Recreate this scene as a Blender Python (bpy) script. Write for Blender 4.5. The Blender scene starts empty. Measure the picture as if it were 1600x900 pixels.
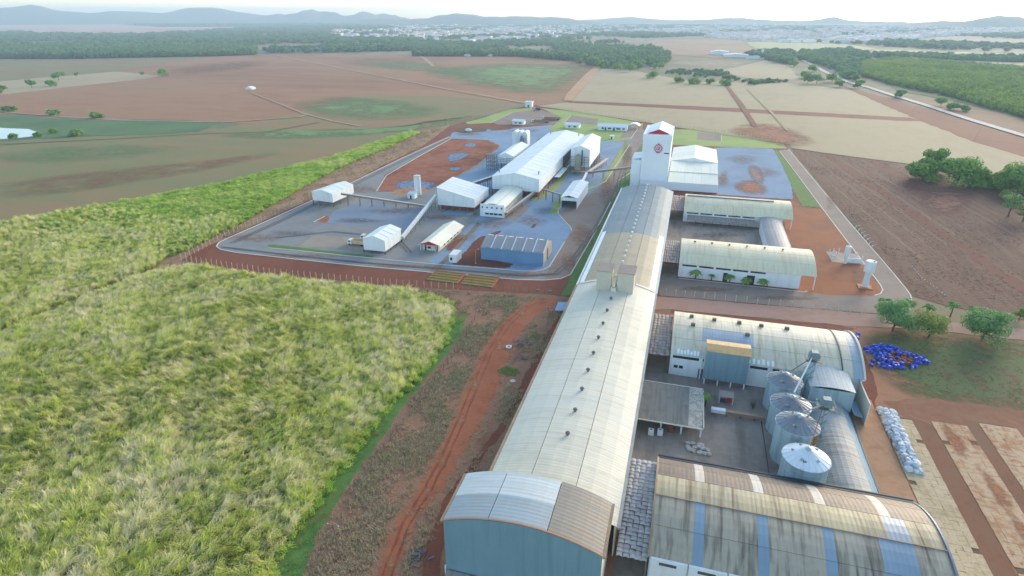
import bpy, bmesh, math, random
import numpy as np
from mathutils import Vector, Matrix
random.seed(7)
RNG = np.random.default_rng(11)
S = bpy.context.scene
COL = S.collection
rad = math.radians

# ------------------------------------------------------------------ camera
CAM_H, CAM_F, CAM_PITCH, CAM_YAW = 100.0, 940.0, rad(24.3), rad(16.0)
cam_data = bpy.data.cameras.new('camera')
cam_data.sensor_width = 36.0
cam_data.lens = 36.0 * CAM_F / 1600.0
cam_data.clip_start = 1.0
cam_data.clip_end = 60000.0
cam = bpy.data.objects.new('camera', cam_data)
COL.objects.link(cam)
cam.location = (0, 0, CAM_H)
cam.rotation_euler = (rad(90) - CAM_PITCH, 0, CAM_YAW)
S.camera = cam

# ------------------------------------------------------------------ light
SUN_EL, SUN_AZ = rad(13.5), rad(27.0)       # azimuth clockwise from +Y
w = bpy.data.worlds.new('World')
S.world = w
w.use_nodes = True
nt = w.node_tree
sky = nt.nodes.new('ShaderNodeTexSky')
sky.sky_type = 'NISHITA'
sky.sun_disc = False
sky.sun_elevation = SUN_EL
sky.sun_rotation = SUN_AZ
sky.altitude = 600
sky.air_density = 1.0
sky.dust_density = 1.3
sky.ozone_density = 0.7
bg = nt.nodes['Background']
bg.inputs['Strength'].default_value = 0.15
nt.links.new(sky.outputs[0], bg.inputs['Color'])
sd = bpy.data.lights.new('sun', 'SUN')
sd.energy = 1.5
sd.angle = rad(26)
sd.color = (1.0, 0.85, 0.66)
sun = bpy.data.objects.new('sun', sd)
COL.objects.link(sun)
sun.location = (300, 500, 400)
to_sun = Vector((math.sin(SUN_AZ) * math.cos(SUN_EL), math.cos(SUN_AZ) * math.cos(SUN_EL), math.sin(SUN_EL)))
sun.rotation_euler = (-to_sun).to_track_quat('-Z', 'Y').to_euler()
S.view_settings.view_transform = 'Standard'
S.view_settings.look = 'None'
S.view_settings.exposure = 1.55
S.view_settings.gamma = 1.0
S.cycles.max_bounces = 5
S.cycles.diffuse_bounces = 3
S.cycles.glossy_bounces = 2
S.cycles.transmission_bounces = 2
S.cycles.volume_bounces = 0
S.cycles.transparent_max_bounces = 8

# ------------------------------------------------------------------ helpers
_c, _s = math.cos(CAM_PITCH), math.sin(CAM_PITCH)
_FW = (-math.sin(CAM_YAW) * _c, math.cos(CAM_YAW) * _c, -_s)
_RT = (math.cos(CAM_YAW), math.sin(CAM_YAW), 0.0)
_UP = (_RT[1] * _FW[2] - _RT[2] * _FW[1], _RT[2] * _FW[0] - _RT[0] * _FW[2], _RT[0] * _FW[1] - _RT[1] * _FW[0])

def at(px, py, z=0.0):
    """the place on the level z that the photograph shows at px, py (surveying the ground plan from the photograph)"""
    d = [_FW[i] * CAM_F + _RT[i] * (px - 800) - _UP[i] * (py - 450) for i in range(3)]
    t = (z - CAM_H) / d[2]
    return (d[0] * t, d[1] * t)

def lin(c):
    c = c / 255.0
    return c / 12.92 if c <= 0.04045 else ((c + 0.055) / 1.055) ** 2.4

def rgb(r, g, b, k=1.0):
    return (lin(r) * k, lin(g) * k, lin(b) * k, 1.0)

MATS = {}
def mat(name, cols, scales=((0.05, 1.0), (0.6, 0.5), (4.0, 0.3)), stretch=(1, 1, 1), rough=0.9, spec=0.3, metal=0.0,
        bump=0.0, bump_scale=2.0, rnd=0.0, streak=None, rib=None, contrast=1.0, k=1.0, transl=0.0, tone=False, inst=False, fade=False):
    """procedural surface: colours mixed by a sum of noises laid out in the place's own coordinates"""
    if name in MATS:
        return MATS[name]
    m = bpy.data.materials.new(name)
    m.use_nodes = True
    N, L = m.node_tree.nodes, m.node_tree.links
    b = N['Principled BSDF']
    b.inputs['Roughness'].default_value = rough
    b.inputs['Specular IOR Level'].default_value = spec
    b.inputs['Metallic'].default_value = metal
    cols = [rgb(*c, k=k) for c in cols]
    geo = N.new('ShaderNodeNewGeometry')
    pos = geo.outputs['Position']
    oi = None
    if rnd or inst:
        oi = N.new('ShaderNodeObjectInfo')
        if inst:
            pos = oi.outputs['Location']
    def math_(op, a, bb):
        n = N.new('ShaderNodeMath'); n.operation = op
        for i, v in enumerate((a, bb)):
            if isinstance(v, (int, float)): n.inputs[i].default_value = v
            else: L.new(v, n.inputs[i])
        return n.outputs[0]
    if len(cols) == 1:
        rgbn = N.new('ShaderNodeRGB'); rgbn.outputs[0].default_value = cols[0]
        col = rgbn.outputs[0]
    else:
        mp = N.new('ShaderNodeMapping')
        mp.inputs['Scale'].default_value = stretch
        L.new(pos, mp.inputs['Vector'])
        tot = None
        wsum = sum(x[1] for x in scales)
        for sc, wt in scales:
            nz = N.new('ShaderNodeTexNoise')
            nz.inputs['Scale'].default_value = sc
            nz.inputs['Detail'].default_value = 4.0
            nz.inputs['Roughness'].default_value = 0.6
            L.new(mp.outputs[0], nz.inputs['Vector'])
            v = math_('MULTIPLY', math_('SUBTRACT', nz.outputs['Fac'], 0.5), wt / wsum * 3.0 * contrast)
            tot = v if tot is None else math_('ADD', tot, v)
        if inst:
            tot = math_('ADD', tot, math_('MULTIPLY', math_('SUBTRACT', oi.outputs['Random'], 0.5), 0.35))
        if tone:
            at_ = N.new('ShaderNodeAttribute'); at_.attribute_name = 'tone'
            tot = math_('ADD', tot, at_.outputs['Fac'])
        tot = math_('ADD', tot, 0.5)
        ramp = N.new('ShaderNodeValToRGB')
        el = ramp.color_ramp.elements
        while len(el) < len(cols): el.new(0.5)
        for i, c in enumerate(cols):
            el[i].position = 0.08 + 0.84 * i / (len(cols) - 1)
            el[i].color = c
        L.new(tot, ramp.inputs['Fac'])
        col = ramp.outputs['Color']
    if streak:      # dirt that has run along one direction: (stretch xyz, colour, amount)
        mp2 = N.new('ShaderNodeMapping'); mp2.inputs['Scale'].default_value = streak[0]
        L.new(geo.outputs['Position'], mp2.inputs['Vector'])
        nz = N.new('ShaderNodeTexNoise'); nz.inputs['Scale'].default_value = 1.0; nz.inputs['Detail'].default_value = 5
        L.new(mp2.outputs[0], nz.inputs['Vector'])
        r2 = N.new('ShaderNodeMapRange'); r2.inputs[1].default_value = 0.48; r2.inputs[2].default_value = 0.72
        r2.inputs[4].default_value = streak[2]
        L.new(nz.outputs['Fac'], r2.inputs[0])
        mx = N.new('ShaderNodeMix'); mx.data_type = 'RGBA'
        L.new(r2.outputs[0], mx.inputs['Factor']); L.new(col, mx.inputs['A'])
        mx.inputs['B'].default_value = rgb(*streak[1], k=k)
        col = mx.outputs['Result']
    if rnd:
        hs = N.new('ShaderNodeHueSaturation')
        L.new(math_('ADD', math_('MULTIPLY', oi.outputs['Random'], rnd), 1.0 - rnd * 0.5), hs.inputs['Value'])
        L.new(col, hs.inputs['Color'])
        col = hs.outputs['Color']
    L.new(col, b.inputs['Base Color'])
    if bump or rib:
        hgt = None
        if bump:
            nz = N.new('ShaderNodeTexNoise'); nz.inputs['Scale'].default_value = bump_scale; nz.inputs['Detail'].default_value = 5
            L.new(geo.outputs['Position'], nz.inputs['Vector'])
            hgt = math_('MULTIPLY', nz.outputs['Fac'], bump)
        if rib:     # corrugation: (axis index, period, depth)
            sp = N.new('ShaderNodeSeparateXYZ'); L.new(geo.outputs['Position'], sp.inputs[0])
            sn = math_('MULTIPLY', math_('SINE', math_('MULTIPLY', sp.outputs[rib[0]], 2 * math.pi / rib[1]), 0), rib[2])
            hgt = sn if hgt is None else math_('ADD', hgt, sn)
        bp = N.new('ShaderNodeBump'); bp.inputs['Distance'].default_value = 1.0; bp.inputs['Strength'].default_value = 1.0
        L.new(hgt, bp.inputs['Height']); L.new(bp.outputs[0], b.inputs['Normal'])
    if transl:
        out = N['Material Output']
        tr = N.new('ShaderNodeBsdfTranslucent'); L.new(col, tr.inputs['Color'])
        ms = N.new('ShaderNodeMixShader'); ms.inputs[0].default_value = transl
        L.new(b.outputs[0], ms.inputs[1]); L.new(tr.outputs[0], ms.inputs[2]); L.new(ms.outputs[0], out.inputs[0])
    if fade:        # thins out towards its outline
        out = N['Material Output']
        fa = N.new('ShaderNodeAttribute'); fa.attribute_name = 'fade'
        nz = N.new('ShaderNodeTexNoise'); nz.inputs['Scale'].default_value = fade; nz.inputs['Detail'].default_value = 6; nz.inputs['Roughness'].default_value = 0.7
        L.new(geo.outputs['Position'], nz.inputs['Vector'])
        v = math_('MULTIPLY', fa.outputs['Fac'], math_('ADD', 1.0, math_('MULTIPLY', math_('SUBTRACT', nz.outputs['Fac'], 0.5), 5.0)))
        mr = N.new('ShaderNodeMapRange'); mr.inputs[1].default_value = 0.02; mr.inputs[2].default_value = 0.95; L.new(v, mr.inputs[0])
        tr = N.new('ShaderNodeBsdfTransparent'); ms = N.new('ShaderNodeMixShader')
        L.new(mr.outputs[0], ms.inputs[0]); L.new(tr.outputs[0], ms.inputs[1]); L.new(b.outputs[0], ms.inputs[2]); L.new(ms.outputs[0], out.inputs[0])
    MATS[name] = m
    return m

class MB:
    """collects boxes, bars, tubes, sheets in world coordinates and links them as one mesh object"""
    def __init__(s): s.v, s.f, s.mi = [], [], []
    def add(s, vs, fs, mi=0):
        o = len(s.v); s.v += [tuple(p) for p in vs]
        s.f += [tuple(i + o for i in f) for f in fs]; s.mi += [mi] * len(fs)
        return s
    def quad(s, a, b, c, d, mi=0): return s.add([a, b, c, d], [(0, 1, 2, 3)], mi)
    def box(s, x0, x1, y0, y1, z0, z1, mi=0):
        return s.hexa([(x0, y0), (x1, y0), (x1, y1), (x0, y1)], z0, z1, mi)
    def hexa(s, q, z0, z1, mi=0):
        n = len(q)
        v = [(p[0], p[1], z0) for p in q] + [(p[0], p[1], z1) for p in q]
        f = [tuple(range(n - 1, -1, -1)), tuple(range(n, 2 * n))] + [(i, (i + 1) % n, n + (i + 1) % n, n + i) for i in range(n)]
        return s.add(v, f, mi)
    def slab(s, top, t, mi=0):
        """sheet given by its top corners, thickness t downwards"""
        n = len(top)
        v = list(top) + [(p[0], p[1], p[2] - t) for p in top]
        f = [tuple(range(n)), tuple(range(2 * n - 1, n - 1, -1))] + [((i + 1) % n, i, n + i, n + (i + 1) % n) for i in range(n)]
        return s.add(v, f, mi)
    def bar(s, a, b, wd, ht=None, mi=0):
        ht = ht or wd
        a, b = Vector(a), Vector(b); d = (b - a).normalized()
        up = Vector((0, 0, 1)) if abs(d.z) < 0.95 else Vector((0, 1, 0))
        sx = d.cross(up).normalized() * wd / 2; sy = sx.cross(d).normalized() * ht / 2
        v = [p + q for p in (a, b) for q in (-sx - sy, sx - sy, sx + sy, -sx + sy)]
        return s.add(v, [(3, 2, 1, 0), (4, 5, 6, 7), (0, 1, 5, 4), (1, 2, 6, 5), (2, 3, 7, 6), (3, 0, 4, 7)], mi)
    def tube(s, pts, r, n=8, mi=0, cap=True):
        pts = [Vector(p) for p in pts]
        rs = r if isinstance(r, (list, tuple)) else [r] * len(pts)
        v, f = [], []
        for i, p in enumerate(pts):
            d = (pts[min(i + 1, len(pts) - 1)] - pts[max(i - 1, 0)])
            d = d.normalized() if d.length > 1e-9 else Vector((0, 0, 1))
            up = Vector((0, 0, 1)) if abs(d.z) < 0.9 else Vector((1, 0, 0))
            a = d.cross(up).normalized(); b = d.cross(a).normalized()
            for j in range(n):
                t = 2 * math.pi * j / n
                v.append(p + a * math.cos(t) * rs[i] + b * math.sin(t) * rs[i])
        for i in range(len(pts) - 1):
            for j in range(n):
                f.append((i * n + j, i * n + (j + 1) % n, (i + 1) * n + (j + 1) % n, (i + 1) * n + j))
        if cap:
            f.append(tuple(range(n))); f.append(tuple(range((len(pts) - 1) * n + n - 1, (len(pts) - 1) * n - 1, -1)))
        return s.add(v, f, mi)
    def cone(s, x, y, rz, n=32, mi=0):
        """lathe: rz = list of (radius, z)"""
        v, f = [], []
        for r, z in rz:
            for j in range(n):
                t = 2 * math.pi * j / n
                v.append((x + r * math.cos(t), y + r * math.sin(t), z))
        for i in range(len(rz) - 1):
            for j in range(n):
                f.append((i * n + j, i * n + (j + 1) % n, (i + 1) * n + (j + 1) % n, (i + 1) * n + j))
        if rz[-1][0] > 0.02: f.append(tuple(range((len(rz) - 1) * n, len(rz) * n)))
        return s.add(v, f, mi)
    def build(s, name, m, parent=None, loc=None, label=None, smooth=False):
        o = Vector(loc) if loc is not None else (wloc(parent) if parent else Vector((0, 0, 0)))
        me = bpy.data.meshes.new(name)
        me.from_pydata([(p[0] - o.x, p[1] - o.y, p[2] - o.z) for p in s.v], [], s.f)
        for mm in (m if isinstance(m, (list, tuple)) else [m]): me.materials.append(mm) if mm else None
        if any(s.mi): me.polygons.foreach_set('material_index', s.mi)
        if smooth: me.polygons.foreach_set('use_smooth', [True] * len(me.polygons))
        me.update()
        ob = bpy.data.objects.new(name, me)
        COL.objects.link(ob)
        if parent:
            ob.parent = parent
            ob.location = o - wloc(parent)
        else:
            ob.location = o
        if label: ob['label'] = label
        return ob

WL = {}
def wloc(o):
    if o is None: return Vector((0, 0, 0))
    return Vector(o.location) + wloc(o.parent)

def tag(o, label, cat, group=None):
    o['label'] = label; o['category'] = cat
    if group: o['group'] = group
    return o

def thing(name, label, cat, loc=(0, 0, 0), group=None, rz=0.0):
    o = bpy.data.objects.new(name, None)
    o.empty_display_size = 0.5
    COL.objects.link(o); o.location = loc; o.rotation_euler = (0, 0, rz)
    return tag(o, label, cat, group)

def piece(src, parent, loc, rot=(0, 0, 0), scale=None, m=None):
    """another piece that shares src's mesh, placed at the world point loc"""
    o = src.copy(); COL.objects.link(o); o.parent = parent
    o.location = Vector(loc) - wloc(parent); o.rotation_euler = rot
    if scale: o.scale = scale
    return o

def dup(root, loc, rz=0.0, label=None, scale=None):
    r = root.copy(); COL.objects.link(r); r.location = loc; r.rotation_euler = (0, 0, rz)
    if scale: r.scale = scale
    if label: r['label'] = label
    for ch in list(root.children):
        c = ch.copy(); COL.objects.link(c); c.parent = r
        for g in list(ch.children):
            d = g.copy(); COL.objects.link(d); d.parent = c
    return r

# ------------------------------------------------------------------ ground sheets
LAYER = [0]
DZ = [0.02]
def outline(pts, jit, step):
    """outline refined and made ragged"""
    out = []
    n = len(pts)
    for i in range(n):
        a, b = Vector(pts[i]), Vector(pts[(i + 1) % n])
        d = (b - a).length
        k = max(1, min(60, int(d / step)))
        nrm = Vector((-(b - a).y, (b - a).x)).normalized() if d > 0 else Vector((0, 0))
        for j in range(k):
            p = a.lerp(b, j / k)
            if jit:
                p = p + nrm * random.uniform(-jit, jit) + (b - a).normalized() * random.uniform(-0.3, 0.3) * jit
            out.append((p.x, p.y))
    return out

def sheet(name, px, m, jit=0.0, step=3.0, world=False, z=None, kind='structure'):
    LAYER[0] += 1
    z = LAYER[0] * DZ[0] if z is None else z
    pts = [tuple(p) for p in px] if world else [at(*p) for p in px]
    pts = outline(pts, jit, step) if jit else pts
    if sum(pts[i][0] * pts[(i + 1) % len(pts)][1] - pts[(i + 1) % len(pts)][0] * pts[i][1] for i in range(len(pts))) < 0:
        pts = pts[::-1]
    b = MB(); b.add([(p[0], p[1], z) for p in pts], [tuple(range(len(pts)))])
    o = b.build(name, m, loc=(pts[0][0], pts[0][1], 0))
    o['kind'] = kind
    return o

def soft_sheet(name, px, m, world=False, z=None, kind='structure', inner=(.66, .25), top=1.0):
    """a patch whose cover thins out towards its outline"""
    LAYER[0] += 1
    z = LAYER[0] * DZ[0] if z is None else z
    pts = [tuple(p) for p in px] if world else [at(*p) for p in px]
    n0 = len(pts); c = Vector((sum(p[0] for p in pts) / n0, sum(p[1] for p in pts) / n0))
    for _ in range(3):      # round the outline off
        q = []
        for i in range(len(pts)):
            a, b_ = pts[i], pts[(i + 1) % len(pts)]
            q += [(a[0] * .75 + b_[0] * .25, a[1] * .75 + b_[1] * .25), (a[0] * .25 + b_[0] * .75, a[1] * .25 + b_[1] * .75)]
        pts = q
    if sum(pts[i][0] * pts[(i + 1) % len(pts)][1] - pts[(i + 1) % len(pts)][0] * pts[i][1] for i in range(len(pts))) < 0: pts = pts[::-1]
    n = len(pts); v, f, fd = [], [], []
    for k, q in enumerate((1.0,) + tuple(inner)):
        for p in pts: v.append((c.x + (p[0] - c.x) * q, c.y + (p[1] - c.y) * q, z)); fd.append((0, .5 * top, top)[k])
    for k in range(2):
        for i in range(n): f.append((k * n + i, k * n + (i + 1) % n, (k + 1) * n + (i + 1) % n, (k + 1) * n + i))
    f.append(tuple(range(2 * n, 3 * n)))
    b = MB(); b.add(v, f); o = b.build(name, m, loc=(pts[0][0], pts[0][1], 0)); o['kind'] = kind
    a = o.data.attributes.new('fade', 'FLOAT', 'POINT'); a.data.foreach_set('value', fd)
    return o

def ribbon(name, px, wd, m, world=False, kind='structure', jit=0.0, z0=0.0, ht=None):
    """a strip along a line: a path (flat) or a kerb (with height)"""
    pts = [Vector(p) for p in (px if world else [at(*p) for p in px])]
    LAYER[0] += 1
    z = LAYER[0] * DZ[0] if ht is None else ht
    L_, R_ = [], []
    for i, p in enumerate(pts):
        d = (pts[min(i + 1, len(pts) - 1)] - pts[max(i - 1, 0)]).normalized()
        n = Vector((-d.y, d.x))
        w1 = wd * (1 + random.uniform(-jit, jit)) / 2; w2 = wd * (1 + random.uniform(-jit, jit)) / 2
        L_.append(p + n * w1); R_.append(p - n * w2)
    b = MB()
    for i in range(len(pts) - 1):
        q = [R_[i], R_[i + 1], L_[i + 1], L_[i]]
        if ht is None: b.add([(p.x, p.y, z) for p in q], [(0, 1, 2, 3)])
        else: b.hexa([(p.x, p.y) for p in q], 0.0, z)
    o = b.build(name, m, loc=(pts[0].x, pts[0].y, 0))
    if kind: o['kind'] = kind
    return o

# ------------------------------------------------------------------ scattering
def variants(name, objs):
    c = bpy.data.collections.new(name)
    for o in objs: c.objects.link(o)
    return c

def loose(name, v, f, m, tone=None, smooth=False):
    me = bpy.data.meshes.new(name)
    me.from_pydata([tuple(p) for p in v], [], [tuple(int(i) for i in q) for q in f])
    me.materials.append(m)
    if tone is not None:
        a = me.attributes.new('tone', 'FLOAT', 'POINT'); a.data.foreach_set('value', np.asarray(tone, dtype=np.float32))
    if smooth: me.polygons.foreach_set('use_smooth', [True] * len(me.polygons))
    return bpy.data.objects.new(name, me)

def scatter(name, pts, rot, scl, vid, coll, label, cat):
    n = len(pts)
    me = bpy.data.meshes.new(name)
    me.vertices.add(n)
    me.vertices.foreach_set('co', np.asarray(pts, dtype=np.float32).ravel())
    for nm, ty, val, fld in (('rot', 'FLOAT_VECTOR', rot, 'vector'), ('scl', 'FLOAT_VECTOR', scl, 'vector'), ('vid', 'INT', vid, 'value')):
        a = me.attributes.new(nm, ty, 'POINT')
        a.data.foreach_set(fld, np.asarray(val, dtype=np.int32 if ty == 'INT' else np.float32).ravel())
    ob = bpy.data.objects.new(name, me)
    COL.objects.link(ob)
    ob['kind'] = 'stuff'; ob['label'] = label
    ng = bpy.data.node_groups.new(name + '_spread', 'GeometryNodeTree')
    ng.interface.new_socket('Geometry', in_out='INPUT', socket_type='NodeSocketGeometry')
    ng.interface.new_socket('Geometry', in_out='OUTPUT', socket_type='NodeSocketGeometry')
    N, L = ng.nodes, ng.links
    gi, go = N.new('NodeGroupInput'), N.new('NodeGroupOutput')
    ip = N.new('GeometryNodeInstanceOnPoints')
    ci = N.new('GeometryNodeCollectionInfo'); ci.inputs['Collection'].default_value = coll
    ci.inputs['Separate Children'].default_value = True; ci.inputs['Reset Children'].default_value = True
    def attr(nm, ty):
        a = N.new('GeometryNodeInputNamedAttribute'); a.data_type = ty; a.inputs['Name'].default_value = nm
        return a.outputs['Attribute']
    e2r = N.new('FunctionNodeEulerToRotation')
    L.new(attr('rot', 'FLOAT_VECTOR'), e2r.inputs[0])
    L.new(gi.outputs[0], ip.inputs['Points']); L.new(ci.outputs[0], ip.inputs['Instance'])
    ip.inputs['Pick Instance'].default_value = True
    L.new(attr('vid', 'INT'), ip.inputs['Instance Index'])
    L.new(e2r.outputs[0], ip.inputs['Rotation'])
    L.new(attr('scl', 'FLOAT_VECTOR'), ip.inputs['Scale'])
    L.new(ip.outputs[0], go.inputs[0])
    md = ob.modifiers.new('spread', 'NODES'); md.node_group = ng
    return ob

def inside(P, poly):
    x, y = P[:, 0], P[:, 1]
    r = np.zeros(len(P), bool)
    n = len(poly)
    for i in range(n):
        x1, y1 = poly[i]; x2, y2 = poly[(i + 1) % n]
        c = ((y1 > y) != (y2 > y))
        with np.errstate(divide='ignore', invalid='ignore'):
            r ^= c & (x < (x2 - x1) * (y - y1) / ((y2 - y1) if y2 != y1 else 1e-9) + x1)
    return r

def fill(poly, spacing, jitter=0.5):
    """points spread over a world polygon about one spacing apart"""
    a = np.array(poly)
    lo, hi = a.min(0), a.max(0)
    gx = np.arange(lo[0], hi[0], spacing); gy = np.arange(lo[1], hi[1], spacing)
    X, Y = np.meshgrid(gx, gy)
    p = np.stack([X.ravel(), Y.ravel()], 1)
    p = p + RNG.uniform(-jitter, jitter, p.shape) * spacing
    return p[inside(p, poly)]

def wave(p, f, seed=0.0):
    """smooth pseudo-random field in -1..1 from a few sines"""
    x, y = p[:, 0] * f, p[:, 1] * f
    return (np.sin(x + 1.7 * np.sin(y * 0.7 + seed) + seed) + np.sin(0.8 * y - 1.3 * np.sin(x * 0.9 + 2 * seed) + 1.3 * seed) + 0.6 * np.sin(1.9 * x + 1.4 * y + 3 * seed)) / 2.6

# ------------------------------------------------------------------ ground materials
G = dict
M_far = mat('far_land', [(112, 96, 76), (140, 116, 88), (100, 108, 76), (154, 130, 102), (84, 98, 70)], ((0.0012, 1), (0.006, .6), (0.05, .25)), contrast=1.3)
M_brownfield = mat('brown_field', [(128, 86, 60), (144, 100, 70), (156, 114, 80), (138, 110, 74)], ((0.004, 1), (0.03, .5), (0.4, .3), (1.6, .25)), stretch=(0.5, 1.2, 1), contrast=1.1)
M_olivefield = mat('olive_field', [(132, 98, 68), (144, 114, 78), (128, 116, 74), (116, 120, 74), (146, 108, 76)], ((0.006, 1), (0.03, .45), (0.3, .3), (1.5, .25)), stretch=(0.45, 1.3, 1), contrast=1.25)
M_greenfield = mat('green_field', [(110, 116, 74), (100, 124, 76), (122, 126, 84), (116, 112, 76)], ((0.008, 1), (0.05, .5), (0.5, .3)), stretch=(0.5, 1.2, 1))
M_greensoft = mat('green_growth', [(112, 128, 76), (102, 132, 76), (126, 134, 84)], ((0.01, 1), (0.06, .6)), fade=.03)
M_tan = mat('stubble_field', [(150, 136, 102), (162, 146, 112), (170, 154, 120), (150, 130, 98)], ((0.008, .8), (0.06, .5), (0.5, .4), (2.0, .3)), stretch=(1.0, 0.5, 1))
M_redsoil = mat('red_soil', [(104, 55, 38), (116, 62, 43), (126, 72, 50), (112, 68, 50)], ((0.03, .8), (0.25, .6), (1.5, .5), (6.0, .3)), bump=0.12, bump_scale=1.2)
M_reddirt = mat('red_track', [(128, 70, 44), (148, 84, 54), (162, 98, 66), (140, 84, 60)], ((0.03, .8), (0.2, .6), (1.2, .5), (5.0, .3)), bump=0.1, bump_scale=0.9)
M_orange = mat('orange_yard_soil', [(140, 82, 48), (156, 94, 56), (138, 84, 58), (126, 84, 64)], ((0.03, 1), (0.15, .6), (1.0, .4), (5.0, .25)), bump=0.08)
M_gravelsoft = mat('gravel_soft', [(98, 118, 138), (108, 130, 152), (118, 140, 162)], ((0.1, 1), (1, .5), (3, .4)), fade=.4)
M_soilsoft = mat('soil_soft', [(112, 60, 42), (126, 70, 48), (138, 84, 60)], ((0.1, 1), (1, .6), (4, .3)), fade=.4)
M_dust = mat('dust_film', [(138, 104, 84), (150, 116, 94), (130, 96, 78)], ((0.1, 1), (1, .6)), fade=.25)
M_oil = mat('oil_stain', [(66, 64, 64), (78, 74, 72)], ((0.3, 1), (2, .6)), fade=.6)
M_asphalt = mat('asphalt', [(116, 117, 116), (127, 128, 127), (136, 136, 133), (128, 122, 117)], ((0.03, 1), (0.2, .5), (3.0, .35)), rough=0.85, bump=0.01, bump_scale=8)
M_asphalt2 = mat('worn_asphalt', [(118, 104, 94), (130, 116, 105), (140, 124, 112), (130, 108, 94)], ((0.03, 1), (0.2, .5), (3.0, .35)), rough=0.85, bump=0.01, bump_scale=8)
M_gravel = mat('blue_grey_gravel', [(108, 130, 150), (118, 142, 164), (128, 152, 174), (116, 132, 148)], ((0.03, 1), (0.3, .5), (3.0, .5)), rough=0.95, bump=0.06, bump_scale=5)
M_concrete = mat('concrete', [(122, 114, 104), (136, 127, 117), (148, 138, 127), (128, 118, 110)], ((0.06, 1), (0.4, .6), (3.0, .3)), rough=0.9, streak=((0.25, 0.05, 1), (92, 84, 80), 0.6))
M_paleconc = mat('pale_concrete', [(186, 176, 160), (200, 192, 178), (176, 166, 150)], ((0.2, 1), (2.0, .5)), rough=0.9)
M_grass = mat('grass', [(116, 100, 62), (92, 116, 54), (78, 120, 50), (92, 126, 58), (112, 118, 66)], ((0.05, 1), (0.4, .8), (3.0, .5)), contrast=1.2, bump=0.15, bump_scale=3)
M_lawn = mat('pale_lawn', [(120, 148, 70), (136, 160, 82), (150, 164, 92), (140, 148, 84)], ((0.03, 1), (0.3, .5), (3.0, .4)), bump=0.1, bump_scale=3)
M_scrub = mat('dry_scrub_soil', [(118, 74, 54), (134, 94, 70), (146, 112, 86), (128, 88, 66), (112, 96, 66)], ((0.04, .8), (0.3, .6), (1.6, .6), (6.0, .4)), bump=0.25, bump_scale=1.5)
M_pasture = mat('worn_pasture', [(120, 92, 66), (104, 96, 62), (88, 98, 56), (80, 100, 52), (104, 104, 66)], ((0.03, 1), (0.15, .7), (1.2, .5), (5.0, .4)), bump=0.12, bump_scale=2)
M_dirtyard = mat('trodden_dirt', [(132, 88, 64), (150, 104, 78), (164, 116, 86), (140, 96, 74)], ((0.04, 1), (0.3, .6), (2.0, .5)), bump=0.1)
M_tanlane = mat('tan_lane', [(156, 112, 80), (172, 128, 94), (184, 142, 106), (166, 120, 90)], ((0.05, 1), (0.4, .5), (3.0, .3)))
M_plough = mat('ploughed_soil', [(76, 46, 36), (92, 60, 46), (106, 76, 60), (84, 52, 40)], ((0.02, .9), (0.12, .8), (0.5, .6), (3.0, .4)), stretch=(1.6, 0.22, 1), contrast=1.2, bump=0.25, bump_scale=0.9)
M_canefloor = mat('cane_floor', [(96, 98, 50), (116, 112, 62), (134, 122, 78)], ((0.1, 1), (1.0, .6)), bump=0.2)
M_path = mat('field_path', [(166, 136, 104), (178, 150, 118)], ((0.05, 1), (0.6, .5)))
M_highway = mat('highway', [(188, 178, 164), (202, 194, 182)], ((0.01, 1), (0.1, .4)))
M_water = mat('pond_water', [(120, 140, 150)], rough=0.06, spec=0.9)
M_kerb = mat('kerb_white', [(196, 190, 178), (214, 208, 198)], ((0.1, 1), (1.0, .5)), rough=0.8)
M_pit = mat('pit_soil', [(84, 60, 44), (100, 74, 54), (116, 86, 62)], ((0.1, 1), (0.6, .6)), bump=0.3)

# ------------------------------------------------------------------ the land
b = MB(); R_ = 13000.0
b.quad((-R_, -800, 0), (R_, -800, 0), (R_, R_, 0), (-R_, R_, 0))
o = b.build('ground', M_far); o['kind'] = 'structure'

sheet('field', [(-300, 92), (0, 92), (330, 88), (175, 112), (0, 127), (-300, 138)], M_olivefield, 6, 40)
sheet('field', [(-300, 138), (0, 127), (180, 112), (262, 119), (0, 148), (-300, 165)], M_tan, 5, 30)
sheet('field', [(-300, 165), (0, 148), (262, 119), (180, 112), (330, 88), (450, 84), (650, 86), (800, 88), (935, 100), (893, 158), (838, 164), (800, 160), (735, 186), (640, 200), (500, 200), (345, 190), (0, 178), (-300, 178)], M_brownfield, 3, 30)
sheet('field', [(-400, 330), (-400, 226), (0, 222), (130, 213), (310, 208), (440, 182), (560, 150), (700, 150), (800, 160), (738, 186), (650, 209), (520, 245), (350, 285), (0, 346)], M_olivefield, 2, 20)
soft_sheet('field', [(640, 114), (700, 102), (800, 96), (905, 100), (940, 104), (915, 128), (880, 152), (820, 152), (730, 136)], M_greensoft, inner=(.7, .35))
soft_sheet('field', [(440, 160), (520, 148), (640, 156), (720, 172), (660, 188), (560, 192), (470, 180)], M_greensoft, top=.75)
soft_sheet('field', [(300, 214), (420, 204), (560, 204), (700, 192), (760, 176), (745, 190), (650, 206), (520, 216), (400, 220)], M_greensoft, top=.9, inner=(.8, .5))
soft_sheet('field', [(500, 92), (620, 90), (760, 110), (820, 130), (700, 118), (560, 106)], M_greensoft, top=.5)
soft_sheet('field', [(-100, 250), (120, 222), (320, 226), (260, 244), (60, 262)], M_greensoft, top=.45)
soft_sheet('field', [(-100, 300), (120, 268), (330, 250), (460, 232), (420, 250), (200, 290), (0, 320)], mat('brown_band', [(130, 94, 66), (142, 106, 76)], ((0.02, 1), (.2, .5)), fade=.05), top=.4, inner=(.8, .5))
soft_sheet('field', [(200, 118), (330, 96), (440, 92), (420, 104), (300, 122)], mat('brown_band', []), top=.5)
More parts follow.
